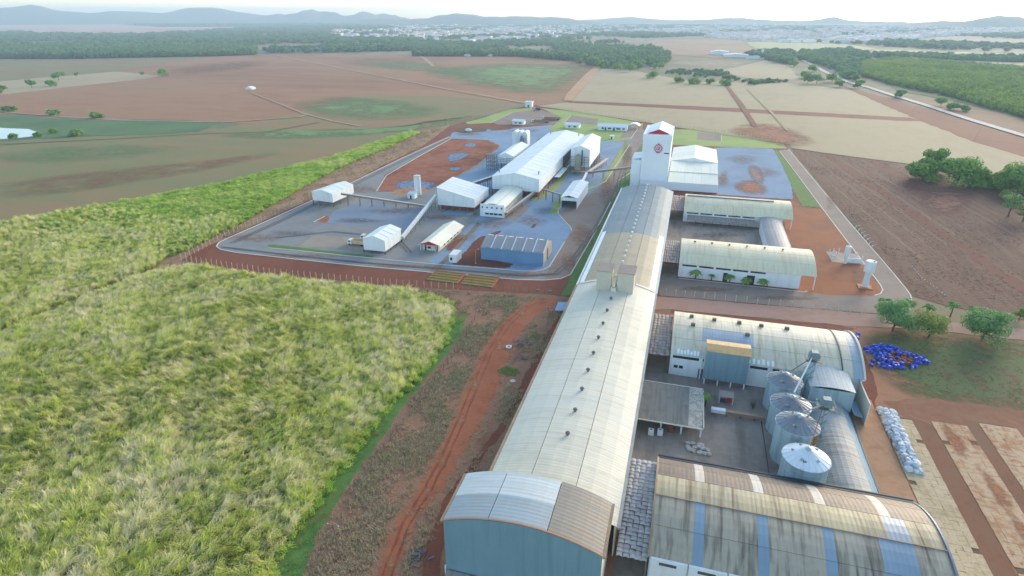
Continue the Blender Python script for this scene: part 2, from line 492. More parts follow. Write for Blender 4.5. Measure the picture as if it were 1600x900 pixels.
sheet('grass_hollow', [(-300, 176), (0, 180), (140, 188), (343, 192), (310, 206), (220, 211), (130, 213), (0, 221), (-300, 232)], mat('hollow_grass', [(70, 96, 56), (84, 112, 66), (98, 118, 70)], ((0.02, 1), (0.2, .6), (1.5, .4))), 1.5, 12)
sheet('pond', [(-250, 199), (0, 200), (45, 202), (58, 206), (54, 213), (20, 217), (-250, 226)], M_water, 1.0, 10, kind='structure')
sheet('field', [(905, 128), (940, 108), (1000, 112), (1080, 128), (1250, 131), (1330, 141), (1440, 190), (893, 158)], M_tan, 3, 20)
sheet('field', [(1120, 112), (1200, 94), (1235, 104), (1250, 126), (1170, 122)], M_tan, 3, 20)
sheet('field', [(840, 166), (893, 160), (1440, 190), (1700, 270), (1700, 300), (1430, 258), (1236, 232), (1232, 226), (1010, 192)], M_tan, 1.5, 15)
sheet('soil_strip', [(885, 157.5), (1100, 167), (1420, 184), (1450, 190), (1420, 190), (1100, 173), (888, 161)], M_redsoil, 1.5, 12)
soft_sheet('soil_patch', [(1115, 205), (1180, 188), (1240, 200), (1290, 224), (1240, 236), (1190, 222)], mat('red_patch_soft', [(140, 84, 58), (154, 98, 68)], ((.05, 1), (.5, .5)), fade=.08))
sheet('soil_strip', [(1312, 133), (1340, 141), (1395, 155), (1480, 180), (1700, 248), (1700, 284), (1600, 246), (1520, 222), (1440, 190), (1380, 164)], M_redsoil, 1.5, 12)
sheet('soil_strip', [(1395, 150), (1480, 158), (1600, 186), (1700, 205), (1700, 240), (1600, 211), (1480, 174)], mat('brown_verge', [(112, 84, 62), (130, 98, 72), (110, 100, 66)], ((0.02, 1), (0.2, .6))), 2, 12)
sheet('field', [(1330, 98), (1400, 92), (1600, 104), (1700, 110), (1700, 205), (1600, 186), (1480, 156), (1400, 142)], mat('plantation_floor', [(70, 84, 44), (84, 98, 52)], ((0.02, 1), (0.2, .5))), 2, 20)
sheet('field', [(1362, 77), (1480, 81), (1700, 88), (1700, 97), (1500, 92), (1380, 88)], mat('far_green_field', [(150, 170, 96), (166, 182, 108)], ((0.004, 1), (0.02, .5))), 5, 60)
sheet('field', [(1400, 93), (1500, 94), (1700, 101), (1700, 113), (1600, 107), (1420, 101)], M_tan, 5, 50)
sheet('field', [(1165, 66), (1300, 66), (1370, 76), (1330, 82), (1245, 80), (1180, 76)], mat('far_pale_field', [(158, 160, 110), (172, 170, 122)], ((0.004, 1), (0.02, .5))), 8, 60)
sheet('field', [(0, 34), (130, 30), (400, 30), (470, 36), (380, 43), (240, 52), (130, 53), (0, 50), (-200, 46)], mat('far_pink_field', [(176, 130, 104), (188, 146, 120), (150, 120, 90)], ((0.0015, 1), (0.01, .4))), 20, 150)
sheet('field', [(595, 66), (665, 64), (668, 72), (640, 78), (560, 78)], M_brownfield, 4, 40)
sheet('earthworks', [(632, 66.5), (664, 66), (662, 70), (626, 71)], M_paleconc, 3, 30)
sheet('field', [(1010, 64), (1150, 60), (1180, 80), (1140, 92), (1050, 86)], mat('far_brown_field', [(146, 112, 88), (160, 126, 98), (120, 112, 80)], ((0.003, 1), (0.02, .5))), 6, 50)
ribbon('dirt_path', [(432, 86.5), (470, 94), (560, 112), (700, 140), (830, 163)], 7, M_path, jit=.3)
ribbon('dirt_path', [(392, 145), (430, 160), (475, 178), (520, 190), (565, 198)], 3, M_path, jit=.3)
ribbon('dirt_path', [(345, 192), (430, 186), (470, 183), (478, 180)], 3.5, M_path, jit=.3)
ribbon('dirt_path', [(-200, 174), (0, 175), (110, 184), (200, 189), (340, 191.5)], 3, M_path, jit=.3)
ribbon('dirt_path', [(500, 191), (420, 206), (300, 210), (200, 216), (0, 226)], 3, M_olivefield, jit=.3)
ribbon('dirt_path', [(655, 87), (664, 92), (678, 104)], 9, M_path, jit=.3)
ribbon('dirt_path', [(1135, 134), (1158, 165), (1178, 198)], 5, M_redsoil, jit=.5)
ribbon('dirt_path', [(1168, 140), (1205, 175), (1230, 205)], 3, mat('faint_track', [(166, 144, 108)], ((1, 1),)), jit=.5)
ribbon('dirt_path', [(935, 104), (920, 118), (893, 148), (888, 158)], 16, mat('trampled_tan', [(176, 130, 96), (186, 148, 112)], ((0.02, 1), (0.2, .5))), jit=.5)
ribbon('highway', [(1238, 84), (1248, 92), (1262, 98), (1290, 113), (1326, 129), (1360, 138), (1390, 148), (1440, 163), (1520, 189), (1610, 216), (1700, 243)], 9, M_highway)

LAYER[0] = 0; DZ[0] = 0.0025
# hollow left of the complex and the scrub round the factory
sheet('dry_verge', [(235, 425), (262, 404), (300, 390), (380, 348), (460, 300), (528, 262), (600, 232), (660, 205), (738, 185), (745, 187), (702, 198), (660, 230), (600, 259), (542, 289), (488, 312), (420, 343), (316, 390), (284, 408), (285, 418)], mat('straw_verge', [(140, 104, 76), (160, 124, 92), (174, 142, 108)], ((0.04, 1), (0.4, .7), (2, .5)), bump=.2), 0.8, 4)
sheet('complex_ground', [(284, 407), (310, 391), (420, 341), (488, 310), (542, 287), (600, 257), (660, 228), (702, 197), (742, 186), (820, 166), (838, 164), (1010, 192), (1230, 225), (1256, 300), (1262, 480), (1020, 480), (900, 466), (860, 461), (640, 449), (430, 430)], M_redsoil, 0.5, 4)
sheet('asphalt_yard', [(338, 385), (342, 379), (352, 374), (420, 344), (488, 313), (548, 286), (626, 248), (702, 213.5), (780, 216), (870, 218), (905, 215), (985, 205), (1004, 199), (1004, 250), (985, 268), (965, 300), (952, 322), (930, 362), (894, 426), (886, 432), (872, 436), (850, 438), (808, 437), (680, 426), (560, 415.5), (368, 394.5), (345, 390)], M_asphalt)
sheet('asphalt_road', [(892, 358), (872, 334), (868, 326), (920, 306), (958, 272), (985, 230), (1000, 200), (1010, 205), (1004, 250), (985, 268), (965, 300), (952, 322), (930, 362), (894, 426), (886, 432), (872, 436), (850, 438), (856, 424), (882, 380), (893, 362)], M_asphalt2)
sheet('gravel_yard', [(716, 204), (762, 202), (806, 200), (862, 195), (905, 214), (975, 222), (958, 250), (938, 290), (905, 312), (870, 334), (893, 358), (882, 379), (856, 418), (848, 423), (808, 422.5), (680, 412.5), (668, 409), (700, 385), (735, 352), (748, 336), (690, 335), (735, 300), (690, 290), (700, 285), (745, 262), (775, 240), (770, 222), (702, 216), (706, 208)], M_gravel, 0.15, 4)
sheet('gravel_yard', [(520, 330), (566, 314), (660, 327), (640, 362), (600, 352), (566, 352), (512, 348)], mat('grey_gravel', [(114, 126, 140), (126, 138, 152), (132, 142, 152)], ((0.05, 1), (0.5, .5), (3, .4))), 0.4, 3)
sheet('soil_yard', [(590, 300), (602, 274), (652, 246), (706, 216), (762, 219), (782, 227), (772, 236), (745, 258), (710, 277), (680, 292), (655, 300)], mat('rust_soil', [(108, 56, 38), (132, 70, 44), (152, 88, 58), (136, 96, 78)], ((0.03, 1), (0.15, .8), (1.0, .5)), contrast=1.4), 0.8, 4)
soft_sheet('gravel_patch', [(612, 290), (624, 281), (655, 281), (690, 286), (668, 300), (630, 300)], M_gravelsoft, inner=(.85, .6))
soft_sheet('gravel_patch', [(696, 245), (704, 238), (738, 238), (730, 247), (700, 256)], M_gravelsoft, inner=(.85, .6))
soft_sheet('gravel_patch', [(700, 262), (724, 261), (720, 266), (702, 267)], M_gravelsoft, inner=(.85, .6))
soft_sheet('gravel_patch', [(720, 228), (732, 222), (748, 224), (742, 231)], M_gravelsoft, inner=(.85, .6))
sheet('soil_patch', [(616, 296), (660, 292), (672, 298), (636, 306), (614, 304)], mat('sandy_soil', [(150, 106, 76), (168, 126, 92), (140, 90, 64)], ((0.1, 1), (0.6, .5))), 0.5, 2)
sheet('soil_patch', [(492, 345), (510, 337), (516, 339), (508, 348)], M_orange, 0.3, 2)
sheet('soil_patch', [(706, 410), (716, 402), (728, 392), (740, 378), (752, 369), (760, 369), (757, 386), (758, 402), (780, 408), (802, 413), (796, 418), (784, 419), (740, 416), (708, 413.5)], mat('deep_red_soil', [(90, 44, 32), (104, 54, 38), (116, 64, 46)], ((.1, 1), (.8, .6), (4, .3)), bump=.1), .4, 1.0)
soft_sheet('soil_patch', [(694, 386), (716, 372), (726, 370), (722, 386), (700, 396)], M_soilsoft, inner=(.85, .6))
soft_sheet('soil_patch', [(762, 366), (776, 368), (786, 360), (780, 360)], M_soilsoft, inner=(.85, .6))
soft_sheet('soil_patch', [(828, 358), (832, 350), (838, 349), (836, 356)], M_soilsoft, inner=(.85, .6))
sheet('concrete_slab', [(466, 386), (490, 368), (520, 369), (590, 374), (586, 394), (540, 388)], mat('tan_slab', [(142, 132, 116), (156, 146, 128)], ((0.1, 1), (1, .5))), 0.1, 3)
sheet('dirt_path', [(666, 427), (688, 410), (735, 360), (746, 346), (752, 350), (706, 400), (694, 412), (680, 428)], mat('drain_strip', [(126, 106, 86), (138, 118, 96)], ((0.2, 1), (2, .5))), 0.2, 2)
sheet('concrete_apron', [(742, 336), (806, 345), (830, 322), (812, 318), (800, 318)], M_concrete)
sheet('grass_strip', [(418, 383), (428, 382), (460, 386), (540, 395), (582, 399), (584, 403), (540, 399.5), (460, 391), (422, 387.5)], M_grass, 0.15, 2)
sheet('grass_strip', [(858, 334), (866, 316), (880, 300), (890, 297), (880, 316), (876, 326), (870, 336)], M_lawn, 0.3, 2)
sheet('grass_strip', [(842, 304), (862, 290), (888, 262), (892, 266), (870, 296), (838, 314), (828, 312)], M_lawn, 0.3, 2)
sheet('grass_strip', [(916, 292), (940, 284), (968, 236), (980, 222), (984, 226), (968, 256), (947, 282), (920, 296)], M_lawn, 0.3, 2)
sheet('grass_strip', [(985, 250), (1004, 224), (1008, 240), (996, 244)], M_grass, 0.3, 2)
sheet('grass_strip', [(966, 282), (980, 268), (988, 262), (988, 292), (978, 296), (960, 300)], M_grass, 0.3, 2)
sheet('grass_strip', [(953, 312), (962, 306), (972, 296), (905, 440), (890, 462), (877, 462), (893, 430), (930, 362)], M_grass, 0.3, 3)
sheet('soil_pit', [(713, 202), (735, 197), (764, 199), (758, 206), (722, 208), (712, 206)], M_pit, 0.8, 3)
soft_sheet('soil_patch', [(766, 201), (804, 199), (798, 203), (762, 205)], M_soilsoft, inner=(.85, .6))
sheet('asphalt_yard', [(768, 190.5), (800, 176), (838, 171), (870, 178), (886, 184), (862, 195), (778, 195)], M_asphalt2, 0.3, 4)
sheet('grass_strip', [(727, 191), (745, 187), (797, 171), (832, 167.5), (832, 172), (800, 176), (767, 192), (731, 194)], M_lawn, 0.4, 5)
sheet('grass_strip', [(845, 169), (905, 175), (985, 189), (1006, 194), (1000, 202), (985, 217), (960, 221), (900, 216), (866, 212), (858, 200), (880, 184)], M_lawn, 0.4, 4)
sheet('asphalt_yard', [(892, 180), (935, 186), (932, 195), (880, 193)], M_asphalt2)
sheet('asphalt_yard', [(968, 216), (984, 192), (1004, 196), (1004, 212)], M_asphalt2)
sheet('grass_strip', [(1046, 203), (1080, 202), (1130, 208), (1222, 223), (1230, 232), (1200, 232), (1120, 229), (1046, 226)], M_lawn, 0.4, 4)
sheet('asphalt_yard', [(1090, 206.5), (1127, 211), (1127, 221), (1089, 218.5)], M_asphalt2)
sheet('gravel_yard', [(1116, 231), (1150, 230), (1208, 233), (1222, 256), (1236, 285), (1239, 312), (1120, 304)], M_gravel, 0.5, 3)
soft_sheet('soil_patch', [(1138, 290), (1165, 278), (1198, 286), (1206, 306), (1160, 306)], mat('orange_soft', [(150, 92, 62), (164, 106, 74)], ((.1, 1), (.6, .5)), fade=.25))
soft_sheet('soil_patch', [(1162, 258), (1188, 256), (1202, 288), (1176, 290)], mat('dusty_soft', [(136, 112, 104), (146, 118, 104)], ((.1, 1), (.6, .5)), fade=.25))
sheet('grass_strip', [(1210, 234.5), (1217, 236), (1278, 320), (1281, 325), (1254, 323), (1244, 306), (1236, 288)], M_grass, 0.3, 3)
sheet('orange_yard', [(1236, 312), (1256, 324), (1283, 326), (1303, 350), (1378, 452), (1372, 461), (1275, 463), (1240, 456), (1225, 345)], M_orange, 0.3, 3)
sheet('asphalt_road', [(1218, 235.5), (1232, 233.5), (1329, 350), (1388, 418), (1416, 452), (1424, 468), (1424, 492), (1365, 490), (1030, 462), (1028, 440), (1060, 434), (1250, 456), (1300, 462), (1366, 462), (1380, 456), (1378, 450), (1303, 350)], M_asphalt2)
sheet('courtyard', [(1046, 328), (1200, 346), (1200, 392), (1040, 384), (1034, 412), (1062, 413), (1058, 436), (1026, 442), (1024, 452)], M_concrete)
sheet('dirt_road', [(1020, 466), (1030, 463), (1365, 491), (1440, 500), (1620, 516), (1620, 534), (1430, 514), (1340, 510), (1310, 508), (1050, 484), (1018, 484)], mat('dusty_road', [(150, 116, 100), (166, 132, 116), (158, 122, 100)], ((0.03, 1), (0.3, .5), (3, .3))), 0.3, 4)
sheet('ploughed_field', [(1236, 233), (1300, 236), (1430, 260), (1540, 280), (1700, 310), (1700, 520), (1600, 500), (1480, 478), (1424, 462), (1388, 416), (1330, 348)], M_plough, 0.4, 6)
M_furrow = mat('open_furrow', [(92, 46, 34), (108, 58, 42)], ((.1, 1), (1, .6)))
M_furrowl = mat('pale_furrow', [(112, 86, 68), (124, 98, 78)], ((.1, 1), (1, .6)))
pa, pb = Vector(at(1290, 240)), Vector(at(1600, 452))
fd_ = (pb - pa).normalized()
fld = [at(*p) for p in [(1240, 236), (1300, 238), (1430, 262), (1600, 302), (1640, 500), (1480, 476), (1428, 460), (1392, 416), (1336, 349)]]
for k in range(40):
    big = k in (7, 8, 15, 16)
    off = -26 + k * 3.4 + random.uniform(-.8, .8)
    run = []
    for i in range(-4, 90):
        q = pa + fd_ * (i * 4.5) + Vector((off + random.uniform(-.4, .4), 0))
        if inside(np.array([[q.x, q.y]]), fld)[0]: run.append((q.x, q.y))
    if len(run) < 8: continue
    c0 = random.randrange(0, len(run) // 3); c1 = len(run) - random.randrange(0, len(run) // 3)
    if big: c0, c1 = 0, len(run) - (14 if k > 10 else 0)
    ribbon('soil_strip', run[c0:c1], 4.2 if big else random.uniform(.4, 1.0), M_furrow if big or k % 3 else M_furrowl, jit=.7, world=True)
soft_sheet('soil_patch', [(1425, 300), (1490, 284), (1530, 310), (1505, 336), (1440, 342)], mat('bare_red_soft', [(118, 74, 58), (130, 86, 68)], ((.05, 1), (.5, .6)), fade=.15))

LAYER[0] = 4; DZ[0] = 0.004
# near the factory: scrub, track, grass; yards on the other side
sheet('scrub_ground', [(395, 960), (440, 860), (500, 770), (560, 690), (650, 590), (690, 540), (712, 490), (700, 462), (640, 449), (860, 461), (905, 466), (885, 480), (700, 860), (690, 960)], M_scrub, 0.4, 4)
sheet('grass_strip', [(405, 960), (432, 880), (502, 770), (565, 690), (652, 590), (692, 540), (708, 500), (716, 486), (730, 490), (722, 520), (700, 552), (648, 612), (602, 676), (540, 764), (500, 830), (468, 905), (450, 960)], M_grass, 0.5, 2)
sheet('dirt_track', [(572, 960), (596, 880), (618, 818), (650, 770), (672, 735), (700, 676), (728, 610), (756, 545), (784, 506), (806, 484), (832, 468), (868, 464), (868, 478), (834, 496), (808, 528), (792, 565), (778, 606), (760, 648), (724, 705), (700, 750), (680, 776), (650, 808), (634, 850), (612, 915), (598, 960)], M_reddirt, 0.7, 1.2)
for line in ([(590, 940), (612, 880), (634, 820), (664, 772), (688, 728), (712, 676), (738, 614), (764, 552), (792, 508), (820, 482), (860, 468)],):
    for dx in (-.85, .85):
        w_ = [at(*p) for p in line]; w2 = []
        for i in range(len(w_) - 1):
            for k in range(5): t_ = k / 5; w2.append((w_[i][0] + (w_[i + 1][0] - w_[i][0]) * t_ + dx + random.uniform(-.15, .15), w_[i][1] + (w_[i + 1][1] - w_[i][1]) * t_))
        ribbon('wheel_rut', w2, .55, mat('rut_soil', [(112, 58, 40), (130, 72, 48), (150, 90, 62)], ((.2, 1), (1.5, .8))), world=True, jit=.5)
for (px_, py_, w_, h_) in ((640, 800, 14, 12), (690, 720, 10, 14), (742, 600, 9, 16), (780, 540, 9, 12), (612, 880, 12, 16), (722, 655, 8, 12), (815, 490, 12, 8), (800, 560, 8, 14), (668, 770, 10, 10)):
    soft_sheet('soil_patch', [(px_ + w_ * math.cos(a_) * (1 + .3 * math.sin(3 * a_ + px_)), py_ + h_ * math.sin(a_)) for a_ in [i * .628 for i in range(10)]], mat('pale_dust_soft', [(160, 108, 76), (176, 126, 92)], ((.3, 1), (2, .6)), fade=.7), top=.6)
sheet('soil_strip', [(690, 960), (690, 880), (700, 815), (735, 738), (775, 690), (900, 480), (884, 474), (850, 530), (822, 584), (790, 650), (748, 710), (700, 770), (680, 810), (668, 850), (655, 960)], M_redsoil, 0.5, 2)
sheet('yard_ground', [(1018, 484), (1310, 508), (1340, 511), (1430, 515), (1700, 545), (1800, 960), (930, 960), (960, 820)], M_dirtyard, 0.3, 5)
soft_sheet('pasture', [(1335, 510), (1430, 513), (1620, 530), (1750, 560), (1750, 680), (1600, 652), (1530, 640), (1450, 636), (1385, 608), (1345, 560)], mat('pasture_soft', [(116, 92, 66), (102, 96, 62), (90, 100, 58), (84, 102, 54), (104, 106, 68)], ((0.03, 1), (0.15, .7), (1.2, .5), (5.0, .4)), bump=.12, fade=.18), inner=(.8, .5))
sheet('soil_strip', [(1048, 489), (1320, 521), (1336, 514), (1310, 508), (1180, 497), (1050, 484)], M_redsoil, 0.2, 4)
sheet('soil_strip', [(1322, 523), (1340, 560), (1346, 600), (1342, 648), (1366, 640), (1372, 606), (1352, 556)], M_redsoil, 0.4, 2)
sheet('soil_patch', [(1380, 628), (1450, 622), (1520, 632), (1660, 650), (1660, 720), (1590, 690), (1500, 668), (1420, 656)], mat('brown_wear', [(120, 78, 58), (138, 92, 68), (150, 108, 82)], ((0.06, 1), (0.5, .6), (3, .4))), 0.6, 2)
sheet('courtyard', [(-4.4, 85), (2.5, 85), (2.5, 116), (51, 116), (51, 150), (40, 165), (2.4, 165), (2.4, 194), (-4.4, 194)], M_concrete, world=True)
sheet('tan_lane', [(51.1, 104), (59.2, 104), (59, 166), (54.5, 172), (51.1, 158)], M_tanlane, 0.1, 2, world=True)
sheet('dirt_lane', [(67.6, 100), (72.0, 100), (72.2, 158), (67.2, 160)], mat('lane_soil', [(112, 74, 54), (132, 88, 64), (120, 96, 72)], ((0.08, 1), (0.6, .6), (3, .4))), 0.2, 2, world=True)
sheet('dirt_lane', [(80.8, 100), (84.0, 100), (84.0, 163), (80.4, 163)], mat('lane_soil', []), 0.2, 2, world=True)

# dust blown over the paving, tyre-dark lanes, stains
for (px_, py_, w_, h_, m_, tp) in ((400, 372, 60, 10, M_dust, .35), (470, 400, 90, 4, M_dust, .5), (640, 416, 70, 4, M_dust, .55), (820, 430, 60, 5, M_dust, .7), (890, 410, 14, 22, M_dust, .6), (910, 370, 22, 20, M_dust, .6), (950, 300, 18, 26, M_dust, .5), (980, 240, 10, 26, M_dust, .5), (560, 296, 40, 8, M_dust, .4), (620, 330, 50, 8, M_dust, .3), (560, 345, 50, 5, M_oil, .35), (455, 365, 40, 6, M_oil, .3), (770, 350, 40, 8, M_dust, .45), (830, 345, 30, 10, M_dust, .35), (850, 330, 26, 8, M_oil, .3), (720, 372, 30, 8, M_dust, .6), (690, 340, 30, 5, M_dust, .5), (760, 300, 30, 8, M_dust, .35), (930, 250, 16, 14, M_dust, .45), (1160, 250, 30, 8, M_dust, .35), (1200, 270, 24, 10, M_dust, .3), (1130, 280, 12, 14, M_dust, .5), (1100, 452, 50, 5, M_dust, .6), (1220, 466, 60, 5, M_dust, .6), (1340, 430, 14, 16, M_dust, .45), (1300, 310, 10, 26, M_dust, .4), (1120, 368, 50, 6, M_oil, .35), (820, 205, 30, 4, M_dust, .4), (730, 210, 24, 3, M_dust, .5), (860, 188, 20, 3, M_oil, .4)):
    soft_sheet('dust_film' if m_ is M_dust else 'stain', [(px_ + w_ * math.cos(a_) * (1 + .25 * math.sin(3 * a_ + px_)), py_ + h_ * math.sin(a_) * (1 + .25 * math.sin(2 * a_ + py_))) for a_ in [i * .628 for i in range(10)]], m_, top=tp)
for line in ([(345, 386), (430, 396), (560, 410), (700, 421), (820, 431), (868, 428), (900, 400), (935, 350), (962, 300), (985, 230)], [(362, 380), (440, 345), (520, 305), (640, 246), (702, 217)], [(430, 372), (520, 362), (620, 372), (640, 395)]):
    for dx in (-.9, .9):
        w_ = [at(*p) for p in line]; ribbon('tyre_mark', [(p[0] + dx, p[1] + dx * .3) for p in w_], .5, mat('tyre_dark', [(88, 86, 84), (100, 97, 94)], ((.05, 1), (.5, 1))), world=True, jit=.5)
# kerbs (real steps)
for line in [
    [(488, 313), (420, 344), (352, 374), (342, 379), (338, 385), (345, 390), (368, 394.5), (460, 405), (560, 415.5), (680, 426), (808, 437), (850, 438), (876, 435.5), (892, 429)],
    [(702, 213.5), (626, 248), (548, 286), (488, 313)],
    [(420, 387.5), (460, 391), (540, 399.5), (584, 403.5), (616, 407), (680, 413), (780, 420.5), (808, 423), (836, 424), (848, 422), (858, 417), (868, 401), (882, 378)],
    [(893, 360), (892, 356), (872, 334), (872, 327), (877, 323)],
    [(892, 428), (931, 361), (954, 316)],
    [(588, 299), (604, 274), (652, 246), (705, 216.5), (780, 218)],
    [(916, 297), (946, 284), (968, 250), (984, 226)],
    [(985, 217), (1004, 192)],
    [(767, 192), (800, 176)], [(880, 193), (892, 181)],
    [(1218, 236), (1303, 350), (1376, 446), (1379, 453), (1376, 459), (1366, 462)],
    [(1232, 233.5), (1329, 350), (1388, 418), (1416, 452), (1423, 462), (1424, 470)],
    [(1090, 206.5), (1127, 211), (1127, 221)],
    [(490, 347), (508, 338)], [(965, 283), (985, 270), (987, 256)],
]:
    ribbon('kerb', line, 0.45, M_kerb, ht=0.15)
ribbon('kerb', [(3.4, 241.6), (40, 241.2), (52, 241.0), (53.0, 242.2)], 0.5, M_kerb, world=True, ht=0.18)

# ------------------------------------------------------------------ building materials
def roofmat(name, cols, axis, streak_col=None, amt=0.5, rough=0.55, spec=0.3, rnd=0.08, sc=1.0):
    st = ((0.05, 1.1, 0.3) if axis == 1 else (1.1, 0.05, 0.3))
    return mat(name, cols, ((0.05 * sc, 1), (0.5 * sc, .5)), stretch=(1, 1, 1), rough=rough, spec=spec,
               streak=(st, streak_col, amt) if streak_col else None, rib=(axis, 0.9, 0.008), rnd=rnd)
# axis = the coordinate along which the ribs repeat
R_white = roofmat('white_roof_sheet', [(214, 224, 226), (226, 234, 236)], 1, (186, 186, 170), .35)
R_whitex = roofmat('white_roof_sheet_x', [(222, 230, 230), (234, 240, 240)], 0, (200, 200, 190), .25)
R_near = roofmat('main_roof_near', [(202, 198, 178), (212, 207, 186), (206, 204, 190)], 1, (180, 172, 150), .45)
R_beige = roofmat('main_roof_beige', [(150, 140, 116), (162, 152, 126), (158, 148, 126)], 1, (150, 136, 108), .6)
R_grey = roofmat('main_roof_grey', [(100, 120, 128), (110, 130, 138), (116, 130, 134)], 1, (146, 142, 130), .35)
R_fwhite = roofmat('front_roof_white', [(200, 206, 202), (208, 212, 206)], 1, (176, 170, 150), .5)
R_fblue = roofmat('front_roof_blue', [(150, 164, 168), (158, 170, 172), (158, 162, 162)], 1, (160, 152, 134), .5)
R_fgrey = roofmat('front_roof_grey', [(132, 128, 118), (142, 136, 124)], 1, (158, 132, 106), .5)
R_cream = roofmat('cream_roof_sheet', [(206, 198, 166), (218, 208, 174), (212, 206, 182)], 0, (190, 172, 134), .5)
R_creamE = roofmat('stained_cream_roof', [(200, 192, 170), (210, 202, 178), (192, 190, 174)], 0, (168, 156, 120), .7)
R_patch = roofmat('blue_patch_sheet', [(150, 164, 174), (162, 174, 184)], 0)
R_brown = roofmat('brown_roof_sheet', [(92, 82, 74), (106, 95, 86), (108, 100, 94)], 0, (122, 100, 84), .6)
R_dcream = roofmat('dirty_cream_sheet', [(164, 152, 120), (178, 166, 132), (160, 152, 128)], 0, (96, 84, 60), .85)
R_dgrey = roofmat('dirty_grey_sheet', [(156, 146, 126), (172, 162, 142), (160, 152, 136)], 0, (92, 84, 70), .9)
R_blue = roofmat('blue_translucent_sheet', [(124, 146, 160), (134, 154, 168)], 0, rough=0.4)
R_pale = roofmat('pale_translucent_sheet', [(176, 172, 164), (188, 184, 178)], 0, (150, 130, 110), .5)
R_steel = roofmat('grey_steel_roof', [(120, 144, 156), (132, 156, 168), (140, 158, 166)], 0, (112, 120, 124), .4)
R_fibre = roofmat('fibre_cement', [(132, 126, 120), (146, 140, 132), (138, 134, 130)], 0, (104, 98, 90), .6, rough=0.8, spec=.2)
R_greyhall = roofmat('warm_grey_roof', [(148, 148, 150), (160, 158, 158)], 0, (150, 132, 112), .4)
W_white = mat('white_wall', [(214, 220, 222), (224, 230, 232)], ((0.1, 1), (1, .4)), rough=.6, streak=((0.5, 0.5, 0.06), (190, 186, 176), .35))
W_cream = mat('cream_wall', [(206, 200, 180), (216, 210, 190)], ((0.1, 1), (1, .4)), rough=.7)
W_teal = mat('teal_steel_wall', [(112, 142, 152), (118, 150, 160)], ((0.1, 1), (1, .3)), rough=.5, rib=(0, 0.8, 0.01), streak=((0.8, 0.8, 0.05), (86, 116, 128), .4))
W_blue = mat('blue_steel_wall', [(96, 134, 168), (106, 146, 180)], ((0.1, 1), (1, .3)), rough=.5, rib=(0, 0.8, 0.01))
W_steel = mat('galvanised_steel', [(148, 174, 182), (160, 184, 192), (160, 178, 182)], ((0.2, 1), (1.5, .5)), rough=.42, metal=.15, streak=((0.9, 0.9, 0.08), (84, 108, 120), .5))
W_silo4 = mat('new_silo_roof', [(210, 218, 222), (222, 230, 234)], ((0.4, 1),), rough=.35, spec=.6)
W_silor = mat('weathered_silo_roof', [(120, 128, 136), (136, 140, 146), (128, 140, 152)], ((0.3, 1), (2, .5)), rough=.5, metal=.2)
W_red = mat('red_paint', [(168, 40, 48), (180, 48, 54)], ((0.3, 1),), rough=.6)
W_redbrick = mat('dark_red_wall', [(120, 60, 48), (136, 72, 58)], ((0.3, 1), (2, .5)), rough=.85)
W_crimson = mat('crimson_paint', [(150, 24, 56)], rough=.5)
W_pink = mat('pale_pink_paint', [(226, 190, 214)], rough=.6)
W_dark = mat('dark_opening', [(40, 44, 46)], rough=.8)
W_glass = mat('window_glass', [(38, 50, 58)], rough=.12, spec=.8)
W_iron = mat('grey_iron', [(86, 92, 96), (104, 108, 110)], ((1, 1),), rough=.6)
W_rust = mat('rusty_iron', [(110, 66, 40), (136, 86, 50), (96, 64, 46)], ((0.6, 1), (4, .5)), rough=.8)
W_gutter = mat('gutter_metal', [(150, 152, 148), (168, 168, 160)], ((0.3, 1),), rough=.5)
W_gutterd = mat('dark_gutter', [(52, 58, 66), (66, 72, 80)], ((0.3, 1),), rough=.5)
W_gutterb = mat('rusted_gutter', [(146, 122, 98), (164, 140, 114)], ((0.3, 1),), rough=.7)
W_post = mat('concrete_post', [(176, 150, 124), (192, 168, 142)], ((0.8, 1),), rough=.9)
W_wire = mat('fence_wire', [(120, 112, 104)], rough=.6)
W_conv = mat('conveyor_cover', [(186, 186, 180), (198, 198, 192)], ((0.5, 1),), rough=.5)
W_convb = mat('brown_conveyor_cover', [(138, 116, 100), (150, 128, 110)], ((0.5, 1),), rough=.6)
W_wood = mat('weathered_wood', [(126, 106, 88), (144, 124, 104)], ((1, 1), (6, .5)), rough=.9)
W_yellow = mat('ochre_roof_sheet', [(186, 150, 98), (200, 164, 112), (176, 140, 94)], ((0.2, 1), (1, .5)), rough=.5)
W_tyre = mat('tyre_rubber', [(28, 28, 30)], rough=.9)

def arc(u0, u1, eave, rise, t):
    h = (u1 - u0) / 2; R = (h * h + rise * rise) / (2 * rise); a = math.asin(min(1, h / R))
    if rise > h: a = math.pi - a
    th = -a + 2 * a * t
    return (u0 + u1) / 2 + R * math.sin(th), eave + rise - R + R * math.cos(th)

